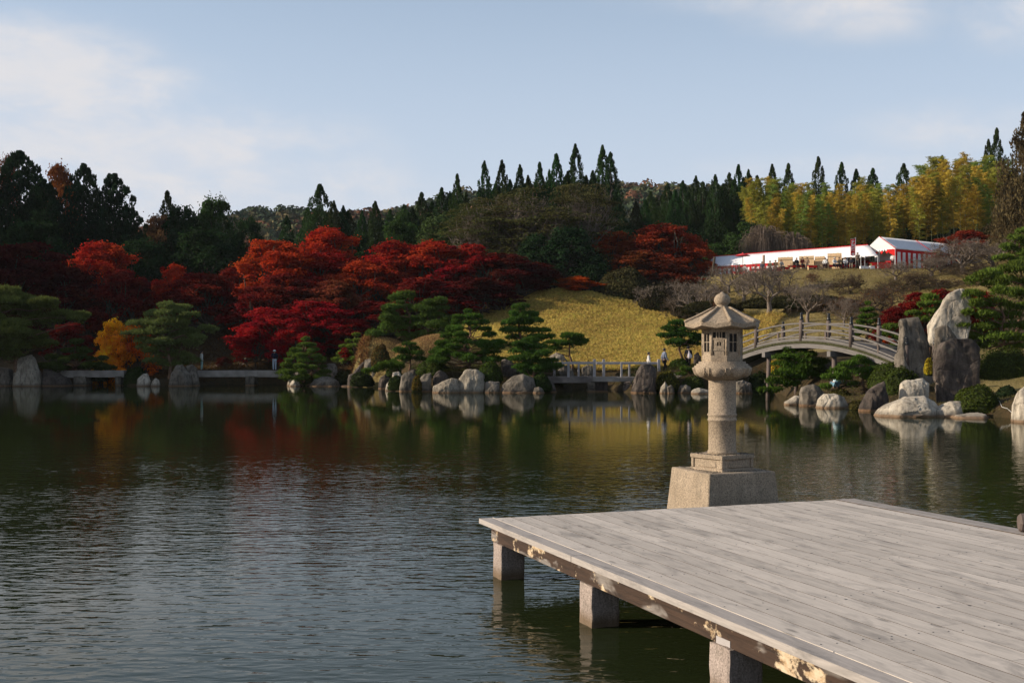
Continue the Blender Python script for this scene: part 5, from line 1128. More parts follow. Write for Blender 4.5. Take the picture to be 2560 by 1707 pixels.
tbo = mob('tote_bag', tb, cmat((.70, .62, .62)), None, (at(1722, 75) + .03, 75.2 - .28, zat(930, 75.2) + 1.18)); tbo.rotation_euler = (0, R(-10), 0); props(tbo, 'white tote bag hanging on the back of the black-clad walker', 'bag')
person('person in a white hood and pale blue jacket crouching between the low pines', at(2086, 54), 54.2, gz(at(2086, 54), 54.2), R(-60), 1.65, 'crouch', (.45, .62, .68), (.12, .22, .28), None, (.78, .76, .80))
person('child in a magenta jacket and white cap behind the low pine', at(2152, 57), 57, gz(at(2152, 57), 57) , R(-120), 1.25, 'crouch', (.55, .02, .12), (.20, .02, .05), 'black', (.78, .76, .76))
# the tea party on the terrace
TG = 'visitors seated in front of the white tents'
TP = [(1862, 'seated person in white and red under the red parasol', (.6, .56, .55), (.35, .03, .03), 113.5, None),
 (1848, 'seated person in black left of the parasol pole', (.02, .02, .02), (.03, .02, .02), 114, None), (1905, 'seated person in dull blue half hidden by bare twigs, left of the wooden post', (.12, .13, .16), (.03, .03, .03), 113.8, None),
 (1925, 'seated person in olive behind bare twigs right of the wooden post', (.16, .14, .08), (.04, .04, .03), 113.8, None), (1939, 'seated person in brown behind bare twigs left of the first reed screen', (.18, .12, .07), (.05, .04, .03), 113.8, None),
 (1953, 'seated person in white and black in front of the first reed screen', (.42, .40, .38), (.03, .03, .03), 113.6, None), (1991, 'seated grey-haired person in a black suit between reed screens', (.03, .03, .035), (.03, .03, .03), 113.6, None),
 (2006, 'seated person in dark red and black before the second reed screen', (.10, .02, .02), (.04, .03, .03), 113.6, None), (2018, 'small seated person in tan beside the low table', (.28, .19, .13), (.25, .2, .15), 113.4, None),
 (2063, 'seated person in a white shirt in front of the third reed screen', (.62, .62, .60), (.05, .03, .03), 113.4, None), (2086, 'seated person in a white cap and white shirt by the tall reed screen', (.66, .66, .66), (.03, .03, .04), 113.4, (.8, .8, .8)),
 (2098, 'seated person in a brown jacket right of the white-capped one', (.26, .20, .13), (.06, .05, .04), 113.6, None), (2113, 'seated person in white between the brown jacket and the banner', (.60, .60, .60), (.05, .05, .06), 113.5, None),
 (2128, 'seated person in black right under the red banner', (.03, .03, .04), (.22, .19, .14), 113.3, None)]
for i, (px_, lb, c1, c2, Y_, ht) in enumerate(TP): person(lb, at(px_, Y_), Y_, gz(at(px_, Y_), Y_) + .02, R(180 + (i * 47 % 60) - 30), 1.62, 'sit', c1, c2, 'black' if i != 6 else 'grey', ht, False, group=TG)
person('standing person in a brown coat right of the banner', at(2144, 113.2), 113.2, gz(at(2144, 113.2), 113.2), R(160), 1.66, 'hands_front', (.12, .09, .07), (.07, .06, .05), 'black', None, False)
person('standing person in white at the corner of the gabled tent', at(2232, 112.5), 112.5, gz(at(2232, 112.5), 112.5), R(150), 1.62, 'hands_front', (.66, .66, .66), (.05, .05, .05), 'black', None, False)
# ---------------------------------------------------------------- terrace furniture
def sheet(name, quads, mat, parent, th=.03, origin=None):
    """cloth faces given a small thickness"""
    m = MB(); o = Vector(origin) if origin is not None else Vector((0, 0, 0))
    for q in quads:
        v = [Vector(p) - o for p in q]; n = (v[1] - v[0]).cross(v[-1] - v[0]).normalized() * th; k = len(v)
        m.add(v + [p - n for p in v], [tuple(range(k)), tuple(range(2 * k - 1, k - 1, -1))] + [((i + 1) % k, i, i + k, (i + 1) % k + k) for i in range(k)])
    return m.build(name, mat, parent)
def loft_roof(name, R0, R1, E0, E1, mat, parent, o, n=24, sag=.10, th=.03):
    R0, R1, E0, E1, o = map(Vector, (R0, R1, E0, E1, o)); m = MB(); vs = []; rows = 5
    for i in range(n + 1):
        u = i / n
        for j in range(rows + 1):
            w = j / rows; p = R0.lerp(R1, u).lerp(E0.lerp(E1, u), w); bay = abs(math.sin(u * math.pi * n / 4)); p.z -= sag * math.sin(w * math.pi) * bay + .02 * math.sin(u * 47 + w * 3) * w; vs.append(p - o)
    k = rows + 1; m.add(vs, [(i * k + j, i * k + j + 1, (i + 1) * k + j + 1, (i + 1) * k + j) for i in range(n) for j in range(rows)], True); ob = m.build(name, mat, parent)
    md = ob.modifiers.new('t', 'SOLIDIFY'); md.thickness = th; return ob
# long tent
RL = P(1777, 641, 128); RR_ = P(2170, 616, 114.5); RR_.z = RL.z = 13.75; EL = P(1757, 665, 124.5); ER = P(2175, 645, 111.5 + 5); EL.z = ER.z = 12.45
ER = Vector((RR_.x + .3, RR_.y - 2.2, 12.45)); EL = Vector((RL.x - .5, RL.y - 3.0, 12.40))
BL = RL + Vector((.8, 3.0, -1.3)); BR = RR_ + Vector((1, 2.6, -1.3))
ltn = thing('long_tent', 'long low white canvas tent running along the terrace behind the visitors', 'tent', (EL.x, EL.y, 10.7))
o_ = ltn.location.copy()
loft_roof('front_roof', RL, RR_, EL, ER, M['white'], ltn, o_, 28); loft_roof('back_roof', RR_, RL, BR, BL, M['white'], ltn, o_, 28)
sheet('gable', [[EL, RL, BL]], M['white'], ltn, .02, o_)
m = MB(); m.tube([RL + Vector((0, 0, .04)) - o_, RR_ + Vector((0, 0, .04)) - o_], .035, 5); m.build('ridge_cord', M['red'], ltn)
for i in range(7):
    p = EL.lerp(ER, i / 6); m = MB(); m.tube([(p.x - o_.x, p.y - o_.y + .02, -1.2), (p.x - o_.x, p.y - o_.y + .02, p.z - o_.z)], .03, 6); m.build('pole', M['metal'], ltn)
def curtain(a, b, ztop, h, mat, parent, o, wave=.12, n=60):
    a = Vector(a); b = Vector(b); m = MB(); vs = []; L_ = (b - a).length; nrm = Vector((-(b - a).y, (b - a).x, 0)).normalized()
    for i in range(n + 1):
        u = i / n; p = a.lerp(b, u)
        for j in range(5): w = j / 4; q = p + nrm * wave * w * math.sin(u * L_ * 5 + w); vs.append((u * L_, (q - a).dot(nrm), -h * w))
    m.add(vs, [(i * 5 + j, i * 5 + j + 1, (i + 1) * 5 + j + 1, (i + 1) * 5 + j) for i in range(n) for j in range(4)], True); ob = m.build('striped_curtain', mat, parent)
    ob.location = Vector((a.x, a.y, ztop)) - Vector(o); ob.rotation_euler = (0, 0, math.atan2((b - a).y, (b - a).x)); md = ob.modifiers.new('t', 'SOLIDIFY'); md.thickness = .015; return ob
curtain((EL.x + .1, EL.y - .05, 0), (EL.x + 6.5, EL.y + (ER.y - EL.y) * 6.5 / (ER.x - EL.x) - .05, 0), EL.z - .03, 1.9, M['stripe_wide'], ltn, o_)
curtain((BL.x, BL.y, 0), (BR.x, BR.y, 0), BL.z, 2.2, M['stripe_wide'], ltn, o_)
# gabled tent
zr = 14.45; ze = 13.15; AF = P(2197, 592, 113.2); AF.z = zr; AB = P(2368, 612, 120.3); AB.z = zr
LF = P(2160, 627, 115.2); LF.z = ze; RF = P(2238, 620, 112); RF.z = ze; d_ = AB - AF; RB_ = RF + d_ * 1.0; LB = LF + d_
gt = thing('gabled_tent', 'white gabled tent with red and white striped side curtain', 'tent', (RF.x, RF.y, 10.9)); o2 = gt.location.copy()
loft_roof('roof', AF, AB, RF, RB_, M['white'], gt, o2, 12, .12); loft_roof('roof', AB, AF, LB, LF, M['white'], gt, o2, 12, .12)
sheet('front_gable', [[LF, RF, AF]], M['white'], gt, .02, o2); sheet('back_gable', [[RB_, LB, AB]], M['white'], gt, .02, o2)
for a, b in ((AF, RF), (AF.lerp(AB, .52), RF.lerp(RB_, .52))): m = MB(); m.tube([a - o2 + Vector((.03, -.03, .05)), b - o2 + Vector((.03, -.03, .05))], .03, 5); m.build('red_cord', M['red'], gt)
m = MB(); nz = 12
for i in range(nz):
    a = LF.lerp(RF, i / nz); b = LF.lerp(RF, (i + 1) / nz); c = a.lerp(b, .5) - Vector((0, 0, .2)); m.add([a - o2 + Vector((0, -.03, .02)), b - o2 + Vector((0, -.03, .02)), c - o2 + Vector((0, -.03, 0)), a - o2 + Vector((0, -.05, .02)), b - o2 + Vector((0, -.05, .02)), c - o2 + Vector((0, -.05, 0))], [(0, 1, 2), (5, 4, 3), (0, 3, 4, 1), (1, 4, 5, 2), (2, 5, 3, 0)])
m.build('valance', M['white'], gt)
m = MB()
for i in range(6):
    a = LF.lerp(RF, (i + .1) / 6); b = LF.lerp(RF, (i + .7) / 6); c = a.lerp(b, .5) - Vector((0, 0, .28)); dz_ = Vector((0, -.02, -.16)); m.add([a - o2 + dz_, b - o2 + dz_, c - o2 + dz_, a - o2 + dz_ * 1.15, b - o2 + dz_ * 1.15, c - o2 + dz_ * 1.15], [(0, 1, 2), (5, 4, 3), (0, 3, 4, 1), (1, 4, 5, 2), (2, 5, 3, 0)])
m.build('red_bunting', M['red'], gt)
sheet('red_corner_cloth', [[RF + Vector((-.7, .5, -.05)), RF + Vector((0, -.02, -.05)), RF + Vector((0, -.02, -.75)), RF + Vector((-.5, .4, -.4))]], M['red'], gt, .02, o2)
for p in (LF, RF, LF.lerp(RF, .5), RB_, LB): m = MB(); m.tube([(p.x - o2.x, p.y - o2.y, -.6), (p.x - o2.x, p.y - o2.y, p.z - o2.z)], .04, 6); m.build('pole', M['metal'], gt)
curtain((RF.x, RF.y, 0), (RB_.x, RB_.y, 0), RF.z - .04, 2.0, M['stripe'], gt, o2, .10, 90)
curtain((LB.x, LB.y, 0), (RB_.x, RB_.y, 0), RF.z - .1, 2.0, M['stripe'], gt, o2, .1, 30)
# inner canvas wall and red back curtain inside the gabled tent
sheet('inner_canvas', [[LF + d_ * .15 + Vector((0, 0, -.1)), RF + d_ * .15 + Vector((-.5, 0, -.1)), RF + d_ * .15 + Vector((-.9, 0, -1.1)), LF + d_ * .15 + Vector((0, 0, -.9))]], M['white'], gt, .02, o2)
sheet('red_back_curtain', [[LF + d_ * .3 + Vector((0, 0, -.8)), RF + d_ * .3 + Vector((-.2, 0, -.8)), RF + d_ * .3 + Vector((-.2, 0, -2.1)), LF + d_ * .3 + Vector((0, 0, -2.1))]], cmat((.30, .01, .012)), gt, .02, o2)
# banner
bp = P(2132, 598, 113); gb = gz(bp.x, 113)
bn = thing('vertical_banner', 'red vertical banner with white characters on a pole before the tents', 'banner', (bp.x, 113, gb))
m = MB(); m.tube([(.28, 0, 0), (.28, 0, 14.35 - gb)], .02, 6); m.tube([(-.25, 0, 14.18 - gb), (.36, 0, 14.30 - gb)], .015, 5); m.build('pole', M['metal'], bn)
sheet('cloth', [[(-.22, 0, 12.55 - gb), (.24, .02, 12.55 - gb), (.25, 0, 14.22 - gb), (-.21, 0, 14.16 - gb)]], cmat((.70, .03, .035)), bn, .015)
for i, ch in enumerate('大判焼き'):
    cu = bpy.data.curves.new('banner_character', 'FONT'); cu.body = ch; cu.size = .40; cu.extrude = .004; cu.align_x = 'CENTER'; cu.offset = .008
    tmp = bpy.data.objects.new('tmp', cu); COL.objects.link(tmp); cm_ = bpy.data.meshes.new_from_object(tmp.evaluated_get(bpy.context.evaluated_depsgraph_get())); bpy.data.objects.remove(tmp); to = bpy.data.objects.new('banner_character', cm_); to.rotation_euler = (R(90), 0, 0); to.location = (.01, -.03, (13.77 - (i + (.35 if i == 3 else 0)) * .38) - gb); cm_.materials.clear(); cm_.materials.append(M['white']); link(to, bn)
# parasol
up_ = P(1857, 633, 112.5); gu = gz(up_.x, 112.5)
pa = thing('parasol', 'large flat red parasol on a tall pole', 'parasol', (up_.x, 112.5, gu)); H_ = up_.z - gu
m = MB(); m.lathe([(.76, H_ - .28), (.77, H_ - .26), (.40, H_ - .12), (.08, H_ - .02), (.03, H_ + .06), (.01, H_ + .08)], 20); m.build('canopy', cmat((.55, .06, .07)), pa); m = MB(); m.tube([(0, 0, 0), (0, 0, H_ - .1)], .025, 6); m.build('pole', M['bark'], pa)
# reed screens
for k, (xa, xb, yt, yb, Y_, lb) in enumerate(((1945, 1982, 643, 671, 115, 'first tan reed screen from the parasol, lower than the others'), (1998, 2035, 640, 670, 115.2, 'wide tan reed screen behind the black-suited pair'), (2037, 2062, 641, 670, 115.2, 'narrow tan reed screen right of the wide one'), (2069, 2104, 633, 670, 114.6, 'tallest reed screen, behind the white-capped visitor'))):
    z1 = zat(yt, Y_); xa, xb = at(xa, Y_), at(xb, Y_); g_ = gz((xa + xb) / 2, Y_) - .15; r_ = thing('reed_screen', lb, 'screen', ((xa + xb) / 2, Y_, g_), R(-26 - k * 2), 'tan reed screens on the terrace')
    m = MB(); n_ = 22; w_ = (xb - xa) / n_; rr_ = random.Random(k)
    for j in range(n_): m.box((-(xb - xa) / 2 + w_ * (j + .5), rr_.uniform(-.008, .008), (z1 - g_) / 2), (w_ * .92, .03, z1 - g_ + rr_.uniform(-.05, .03)))
    props(m.build('reeds', M['reed'], r_), kind='stuff'); m = MB(); 
    for zz in (.3, .8): m.box((0, -.03, (z1 - g_) * zz), (xb - xa, .02, .04))
    m.build('bindings', M['bark'], r_)
pp = XY(1909, 114); m = MB(); m.tube([(0, 0, 0), (.02, 0, 1.9)], .12, 8); o = m.build('wooden_post', cmat((.30, .19, .13)), None, (pp[0], pp[1], gz(*pp) - .1)); props(o, 'short thick brown wooden post standing among the visitors', 'post')
pp = XY(1780, 116.5); m = MB(); m.tube([(0, 0, 0), (.15, 0, 1.2), (.28, 0, 2.15)], [.16, .13, .13], 8); o = m.build('wooden_post', M['bark'], None, (pp[0], pp[1], gz(*pp) - .1)); props(o, 'leaning dark wooden post at the left end of the long tent', 'post')
# benches
def bench(px_, Y_, ln, lb, red=True):
    x_ = at(px_, Y_); g_ = gz(x_, Y_); t = thing('bench', lb, 'bench', (x_, Y_, g_ - .02), R(4), 'low benches on the terrace'); m = MB(); m.box((0, 0, .40), (ln, .42, .05)); m.build('seat', M['reed'] if not red else M['red'], t, bevel=.008)
    for sx in (-1, 1): m = MB(); m.box((sx * ln * .42, 0, .19), (.08, .36, .38)); m.build('leg', M['reed'], t)
    if red: m = MB(); m.box((0, -.222, .31), (ln * .98, .015, .2)); m.build('red_cover', M['red'], t)
for px_, ln, red, lb in ((1915, 3.2, True, 'red-covered bench behind the bare twigs'), (1951, 1.6, True, 'red-covered bench before the first reed screen'), (1990, 1.7, True, 'red-covered bench under the black-suited visitor'), (2008, 1.3, True, 'short red-covered bench before the wide reed screen'),
                         (2030, 1.5, False, 'bare wooden bench left of the white-shirted visitor'), (2030, .9, True, 'low red stool cloth in front of the bare wooden bench') , (2066, 1.1, False, 'bare wooden bench with the white-shirted visitor on it'), (2094, 1.9, True, 'red-covered bench under the white-capped visitor'), (2120, 1.8, True, 'red-covered bench under the banner'), (1855, 1.8, True, 'red-covered bench under the parasol')):
    bench(px_, 113.7 if 'low red' not in lb else 112.9, ln, lb, red)
tx = at(2205, 112.6); t = thing('table', 'long table under a bright red cloth inside the gabled tent', 'table', (tx, 113.2, gz(tx, 113.2))); m = MB(); m.box((0, 0, .62), (1.9, .7, .05)); m.build('top', M['red'], t); m = MB(); m.box((0, -.34, .33), (1.85, .03, .6)); m.build('cloth', M['red'], t)
for px_, s_, lb in ((2155, .32, 'white box left of the red table, nearest the standing person'), (2166, .3, 'white carton in the middle of the ground items'), (2180, .36, 'white flat box beside the red table')):
    x_ = at(px_, 112.6); m = MB(); m.box((0, 0, s_ * .4), (s_ * 1.3, s_, s_ * .8)); m.box((0, 0, s_ * .82), (s_ * 1.34, s_ * 1.04, .03)); o = m.build('white_box', M['white'], None, (x_, 112.6, gz(x_, 112.6)), bevel=.01); props(o, lb, 'box')
for k, px_ in enumerate((2128 + 24, 2162)):
    x_ = at(px_, 112.9); m = MB(); g_ = gz(x_, 112.9); m.tube([(0, 0, 0), (0, 0, 1.05)], .02, 5); m.lathe([(.02, 1.05), (.10, 1.10), (.11, 1.18), (.06, 1.26), (.01, 1.28)], 10); o = m.build('white_lamp_stand', M['white'], None, (x_, 112.9, g_)); props(o, 'white round-topped stand ' + ('next to the brown-coated person' if k == 0 else 'right of its twin, by the tent pole'), 'stand')
# ---------------------------------------------------------------- planting
random.seed(21)
PM = [proto_round(100 + k, 230, 125, .0115, low=.05, clump=.070, flatc=.62, dome=.97, flat=.40, multi=4, lobes=(9, 7, 11, 8, 12)[k]) for k in range(5)]
PB = [proto_round(200 + k, 90, 120, .0185, low=.18, clump=.12, flatc=.85, dome=.92, flat=.15, multi=1) for k in range(3)]
PCo = [proto_cone(300 + k) for k in range(4)]
PD = [proto_cone(330 + k, n=90, nper=95, size=.014, power=.62, jag=.38, clump=.12, asp=.5) for k in range(2)]
PBa = [proto_bamboo(400 + k) for k in range(4)]
PBr = [proto_bare(500 + k, levels=6, leafy=260 if k == 2 else 0) for k in range(3)]
PDome = [proto_bare(520 + k, levels=6, spread=.85, up=.16, fork=.08, leafy=1500, twigs=1.3, r0=.022) for k in range(2)]
mT = (M['bark'], None)
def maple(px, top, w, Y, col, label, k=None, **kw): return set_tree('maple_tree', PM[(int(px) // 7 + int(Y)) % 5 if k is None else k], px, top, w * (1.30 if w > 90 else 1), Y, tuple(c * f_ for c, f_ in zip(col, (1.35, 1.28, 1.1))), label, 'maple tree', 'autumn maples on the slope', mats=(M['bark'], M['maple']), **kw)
def broad(px, top, w, Y, col, label, k=0, **kw): return set_tree('evergreen_tree', PB[k % 3], px, top, w, Y, col, label, 'tree', kw.pop('group', 'broad-leaved trees behind the maples'), mats=(M['bark'], M['leaf']), **kw)
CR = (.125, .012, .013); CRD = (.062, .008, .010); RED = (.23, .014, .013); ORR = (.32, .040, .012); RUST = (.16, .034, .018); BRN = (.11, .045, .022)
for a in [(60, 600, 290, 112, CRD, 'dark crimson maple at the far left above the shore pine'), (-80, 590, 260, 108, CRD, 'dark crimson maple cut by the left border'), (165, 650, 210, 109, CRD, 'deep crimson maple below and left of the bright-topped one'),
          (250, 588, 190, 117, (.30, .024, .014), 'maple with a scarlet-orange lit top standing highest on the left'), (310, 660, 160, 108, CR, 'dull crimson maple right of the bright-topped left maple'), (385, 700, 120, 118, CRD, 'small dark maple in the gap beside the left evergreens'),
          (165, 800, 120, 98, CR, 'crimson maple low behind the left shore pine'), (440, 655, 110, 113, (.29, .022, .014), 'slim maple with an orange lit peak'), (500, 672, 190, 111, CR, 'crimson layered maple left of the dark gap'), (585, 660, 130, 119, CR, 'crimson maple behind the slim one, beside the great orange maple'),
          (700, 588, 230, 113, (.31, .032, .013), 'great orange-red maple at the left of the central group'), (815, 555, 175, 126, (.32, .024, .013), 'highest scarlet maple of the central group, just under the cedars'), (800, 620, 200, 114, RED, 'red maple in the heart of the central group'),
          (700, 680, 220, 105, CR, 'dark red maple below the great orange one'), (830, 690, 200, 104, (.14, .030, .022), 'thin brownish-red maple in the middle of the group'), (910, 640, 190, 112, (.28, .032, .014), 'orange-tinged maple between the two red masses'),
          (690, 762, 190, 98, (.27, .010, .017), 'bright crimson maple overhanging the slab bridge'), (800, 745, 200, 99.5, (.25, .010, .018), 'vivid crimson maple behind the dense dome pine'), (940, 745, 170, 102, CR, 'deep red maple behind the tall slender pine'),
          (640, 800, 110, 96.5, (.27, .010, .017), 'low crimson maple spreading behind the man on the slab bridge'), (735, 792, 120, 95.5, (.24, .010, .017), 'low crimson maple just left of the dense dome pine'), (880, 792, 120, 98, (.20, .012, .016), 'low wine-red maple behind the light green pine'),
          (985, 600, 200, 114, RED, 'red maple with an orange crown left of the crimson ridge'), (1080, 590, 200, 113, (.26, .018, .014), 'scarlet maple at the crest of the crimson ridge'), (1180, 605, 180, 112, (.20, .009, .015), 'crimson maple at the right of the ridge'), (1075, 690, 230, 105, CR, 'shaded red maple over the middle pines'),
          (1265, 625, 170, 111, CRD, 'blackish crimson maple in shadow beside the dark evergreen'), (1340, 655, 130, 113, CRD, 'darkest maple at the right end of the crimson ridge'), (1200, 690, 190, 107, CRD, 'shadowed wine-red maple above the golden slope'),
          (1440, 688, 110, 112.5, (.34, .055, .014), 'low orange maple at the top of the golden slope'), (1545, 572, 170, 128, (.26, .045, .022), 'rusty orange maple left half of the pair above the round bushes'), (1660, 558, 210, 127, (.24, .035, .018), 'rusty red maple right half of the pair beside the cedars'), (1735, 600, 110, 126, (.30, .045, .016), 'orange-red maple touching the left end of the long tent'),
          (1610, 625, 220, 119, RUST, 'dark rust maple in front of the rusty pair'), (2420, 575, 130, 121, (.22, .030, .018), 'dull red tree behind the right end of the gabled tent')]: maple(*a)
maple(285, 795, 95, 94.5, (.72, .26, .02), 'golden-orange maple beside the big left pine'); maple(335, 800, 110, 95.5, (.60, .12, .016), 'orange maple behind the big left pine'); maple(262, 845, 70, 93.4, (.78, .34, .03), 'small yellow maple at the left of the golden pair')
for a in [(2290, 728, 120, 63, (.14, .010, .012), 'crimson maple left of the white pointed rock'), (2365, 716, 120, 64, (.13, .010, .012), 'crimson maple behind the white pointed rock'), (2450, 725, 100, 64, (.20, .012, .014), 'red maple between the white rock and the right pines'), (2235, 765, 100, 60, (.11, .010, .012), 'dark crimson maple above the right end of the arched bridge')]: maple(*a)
maple(862, 866, 40, 91, (.16, .012, .012), 'small red shrub-like maple beside the thatch-coloured mound', 1, zb=zat(912, 91)); maple(2225, 835, 50, 57, (.42, .06, .012), 'small orange maple behind the end of the arched bridge', 2)
maple(560, 890, 50, 98, CRD, 'low dark red maple bush on the bank behind the slab bridge', 2)
# evergreens
DG = (.020, .040, .014); MG = (.035, .065, .018); OL = (.075, .080, .025)
for a in [(540, 500, 130, 145, MG, 'round-headed evergreen with the highest dome left of the hill', 0), (455, 522, 140, 143, DG, 'dark evergreen below the small spire tree', 1), (620, 545, 100, 141, DG, 'dark low evergreen sloping down to the hill gap', 2), (395, 545, 120, 147, (.10, .055, .03), 'thin brownish tree beside the left conifers', 1), (510, 580, 210, 134, DG, 'shaded evergreen mass tree above the crimson maples', 0), (350, 600, 170, 132, DG, 'black-green evergreen behind the bright-topped maple', 2), (90, 560, 230, 130, DG, 'black-green evergreen behind the left crimson maples', 1),
          (145, 422, 140, 152, (.17, .055, .015), 'russet autumn tree between the left conifers', 1), (15, 395, 80, 160, (.13, .04, .02), 'reddish treetop behind the first left conifer', 2),
          (1000, 560, 150, 136, MG, 'green evergreen under the single cedars left of centre', 0), (900, 590, 120, 138, DG, 'dark evergreen behind the central maples', 1), (1110, 540, 170, 133, (.05, .075, .025), 'grey-green evergreen left of the spreading cherry', 2), (1010, 530, 90, 150, MG, 'rounded evergreen at the cedars foot', 1),
          (1420, 572, 170, 119, (.016, .034, .014), 'large dark evergreen between the crimson and rusty maples', 0), (1340, 590, 130, 121, (.02, .04, .016), 'dark evergreen at the shoulder of the large one', 1), (1480, 640, 110, 117, (.018, .036, .015), 'dark evergreen low beside the orange maple', 2), (1250, 560, 160, 131, (.04, .06, .02), 'olive evergreen in front of the spreading cherry', 2),
          (1870, 560, 130, 137, MG, 'green evergreen left of the weeping tree', 1), (2290, 565, 130, 142, MG, 'bushy evergreen behind the gabled tent roof', 0), (2500, 560, 120, 123, (.05, .045, .02), 'olive-brown tree under the brown conifer', 2), (1790, 610, 100, 139, MG, 'small bright green tree behind the left end of the long tent', 2), (1700, 560, 150, 150, DG, 'dark tree filling the foot of the right cedars', 0), (1560, 560, 130, 150, DG, 'dark tree behind the rusty maples', 1), (1950, 560, 200, 152, DG, 'dark tree behind the weeping tree', 2), (2120, 560, 220, 155, DG, 'dark undergrowth tree beneath the bamboos', 0), (2400, 560, 220, 155, DG, 'dark undergrowth tree beneath the right bamboos', 1)]: broad(*a)
# left conifers
for i, (px, top, w, Y, col, lb) in enumerate([(48, 380, 175, 140, (.016, .034, .014), 'big dark conifer with a pointed top at the far left'), (-70, 400, 160, 138, (.016, .034, .014), 'dark conifer cut by the left border'), (210, 412, 120, 142, (.018, .038, .016), 'dark conifer right of the russet tree'), (285, 436, 125, 141, (.018, .038, .016), 'broad ragged conifer at the right of the left group'), (110, 450, 120, 137, (.015, .032, .013), 'dark conifer shoulder below the first one'), (330, 520, 90, 139, (.018, .036, .015), 'low conifer closing the left group')]):
    set_tree('conifer_tree', PD[i % 2], px, top, w * 1.75, Y, col, lb, 'conifer', 'dark conifers on the left', mats=(M['bark'], M['leaf']))
    w and None
ced = sorted([(418, 478, 62), (800, 462, 85), (835, 503, 50), (938, 504, 52), (717, 540, 50), (870, 528, 60), (905, 528, 40), (1010, 512, 52), (1054, 482, 60), (1104, 470, 52), (1143, 436, 46), (1165, 480, 40), (1211, 404, 52), (1255, 402, 54), (1300, 413, 50), (1349, 407, 50), (1373, 425, 40), (1391, 386, 62), (1438, 362, 66), (1482, 428, 50), (1506, 365, 66), (1526, 382, 60), (1535, 470, 60), (1080, 505, 55), (1125, 480, 50), (1240, 455, 55), (1275, 450, 50), (1320, 440, 55), (1420, 430, 60), (1465, 440, 55), (1490, 470, 60), (770, 520, 55), (975, 525, 50), (1030, 520, 55), (858, 515, 50),
                            (1590, 505, 50), (1627, 480, 48), (1655, 490, 50), (1688, 475, 52), (1724, 470, 55), (1757, 455, 50), (1808, 460, 52), (1835, 450, 50), (1858, 445, 50), (1893, 440, 50), (1613, 500, 50), (1641, 495, 52), (1669, 460, 52), (1707, 453, 54), (1740, 441, 52), (1770, 480, 56), (1788, 438, 52), (1823, 433, 54), (1846, 413, 50), (1871, 425, 48), (1930, 412, 50), (1971, 410, 50), (2046, 393, 50), (2104, 407, 50), (2140, 424, 50), (2182, 422, 60), (2259, 410, 60), (2355, 390, 50), (2471, 350, 46), (2492, 322, 50)])
rc = random.Random(8)
for i, (px, top, w) in enumerate(ced):
    near = px < 1000; Y = rc.uniform(150, 158) if px < 1620 else rc.uniform(160, 172); col = (.030 * rc.uniform(.8, 1.3), .056 * rc.uniform(.8, 1.25), .018)
    nb = ('at the hill gap' if px < 1030 else 'in the tall central row' if px < 1560 else 'in the row left of the bamboos' if px < 1900 else 'rising behind the bamboos')
    place = sum(1 for q in ced[:i] if (q[0] < 1030) == (px < 1030) and (q[0] < 1560) == (px < 1560) and (q[0] < 1900) == (px < 1900))
    ordn = ['leftmost', 'second', 'third', 'fourth', 'fifth', 'sixth', 'seventh', 'eighth', 'ninth', 'tenth', 'eleventh', 'twelfth', 'thirteenth', 'fourteenth', 'fifteenth', 'sixteenth', 'seventeenth', 'eighteenth', 'nineteenth', 'twentieth', '21st', '22nd', '23rd', '24th', '25th', '26th', '27th', '28th', '29th', '30th'][place]
    set_tree('cedar_tree', PCo[i % 4], px, top, w * 2.15, Y, col, f'{ordn} pointed cedar spire from the left {nb}', 'cedar tree', 'pointed cedars on the skyline', mats=(M['bark'], M['leaf']))
# brown conifer at the right border
for px, top, w, Y, lb in ((2590, 262, 230, 112, 'great brownish conifer at the right border'), (2520, 440, 110, 113, 'lower brown conifer in front of the great one')): set_tree('conifer_tree', PD[0 if px > 2550 else 1], px, top, w, Y, (.095, .070, .034), lb, 'conifer', mats=(M['bark'], M['leaf']))
# bamboo grove
bt = [(1895, 415), (1960, 432), (2010, 430), (2062, 438), (2100, 440), (2150, 440), (2200, 420), (2240, 432), (2310, 398), (2362, 356), (2402, 345), (2440, 356), (2470, 352), (2500, 380), (2540, 395)]
btx = np.array(bt, float); rb2 = random.Random(5); BCOL = [((.30, .29, .05), 'yellow-green'), ((.43, .30, .05), 'golden'), ((.17, .23, .045), 'green')]
bam = []
for i in range(132):
    px = 1870 + 690 * ((i * .618034) % 1) if i > 4 else 1880 + i * 14; row = i % 3; Y = 139 + row * 6 + rb2.uniform(-2, 2); top = np.interp(px, btx[:, 0], btx[:, 1]) + rb2.uniform(0, 45) + (2 - row) * 12
    if px < 1960 and row < 1: top += 45
    col, nm = BCOL[rb2.choice([0, 0, 1, 1, 2])]; f = rb2.uniform(.8, 1.25)
    bam.append((px, nm)); t_b = set_tree('bamboo', PBa[i % 4], px, top, (zat(top, Y) - 13) * F / Y * .66, Y, tuple(c * f for c in col), f'{nm} feathery bamboo culm in the grove behind the tents', 'bamboo', f'{nm} bamboos in the grove', mats=(M['culm'], M['leafthin']), names=('culm', 'foliage')); bam[-1] += (t_b,)
for nm in ('golden', 'yellow-green', 'green'):
    for q, (px, _, tb_) in enumerate(sorted([b for b in bam if b[1] == nm], key=lambda b: b[0])):
        n_ = q + 1; sfx = 'th' if 10 < n_ % 100 < 14 else {1: 'st', 2: 'nd', 3: 'rd'}.get(n_ % 10, 'th'); tb_['label'] = f'{nm} feathery bamboo behind the tents, {n_}{sfx} of its colour from the left'
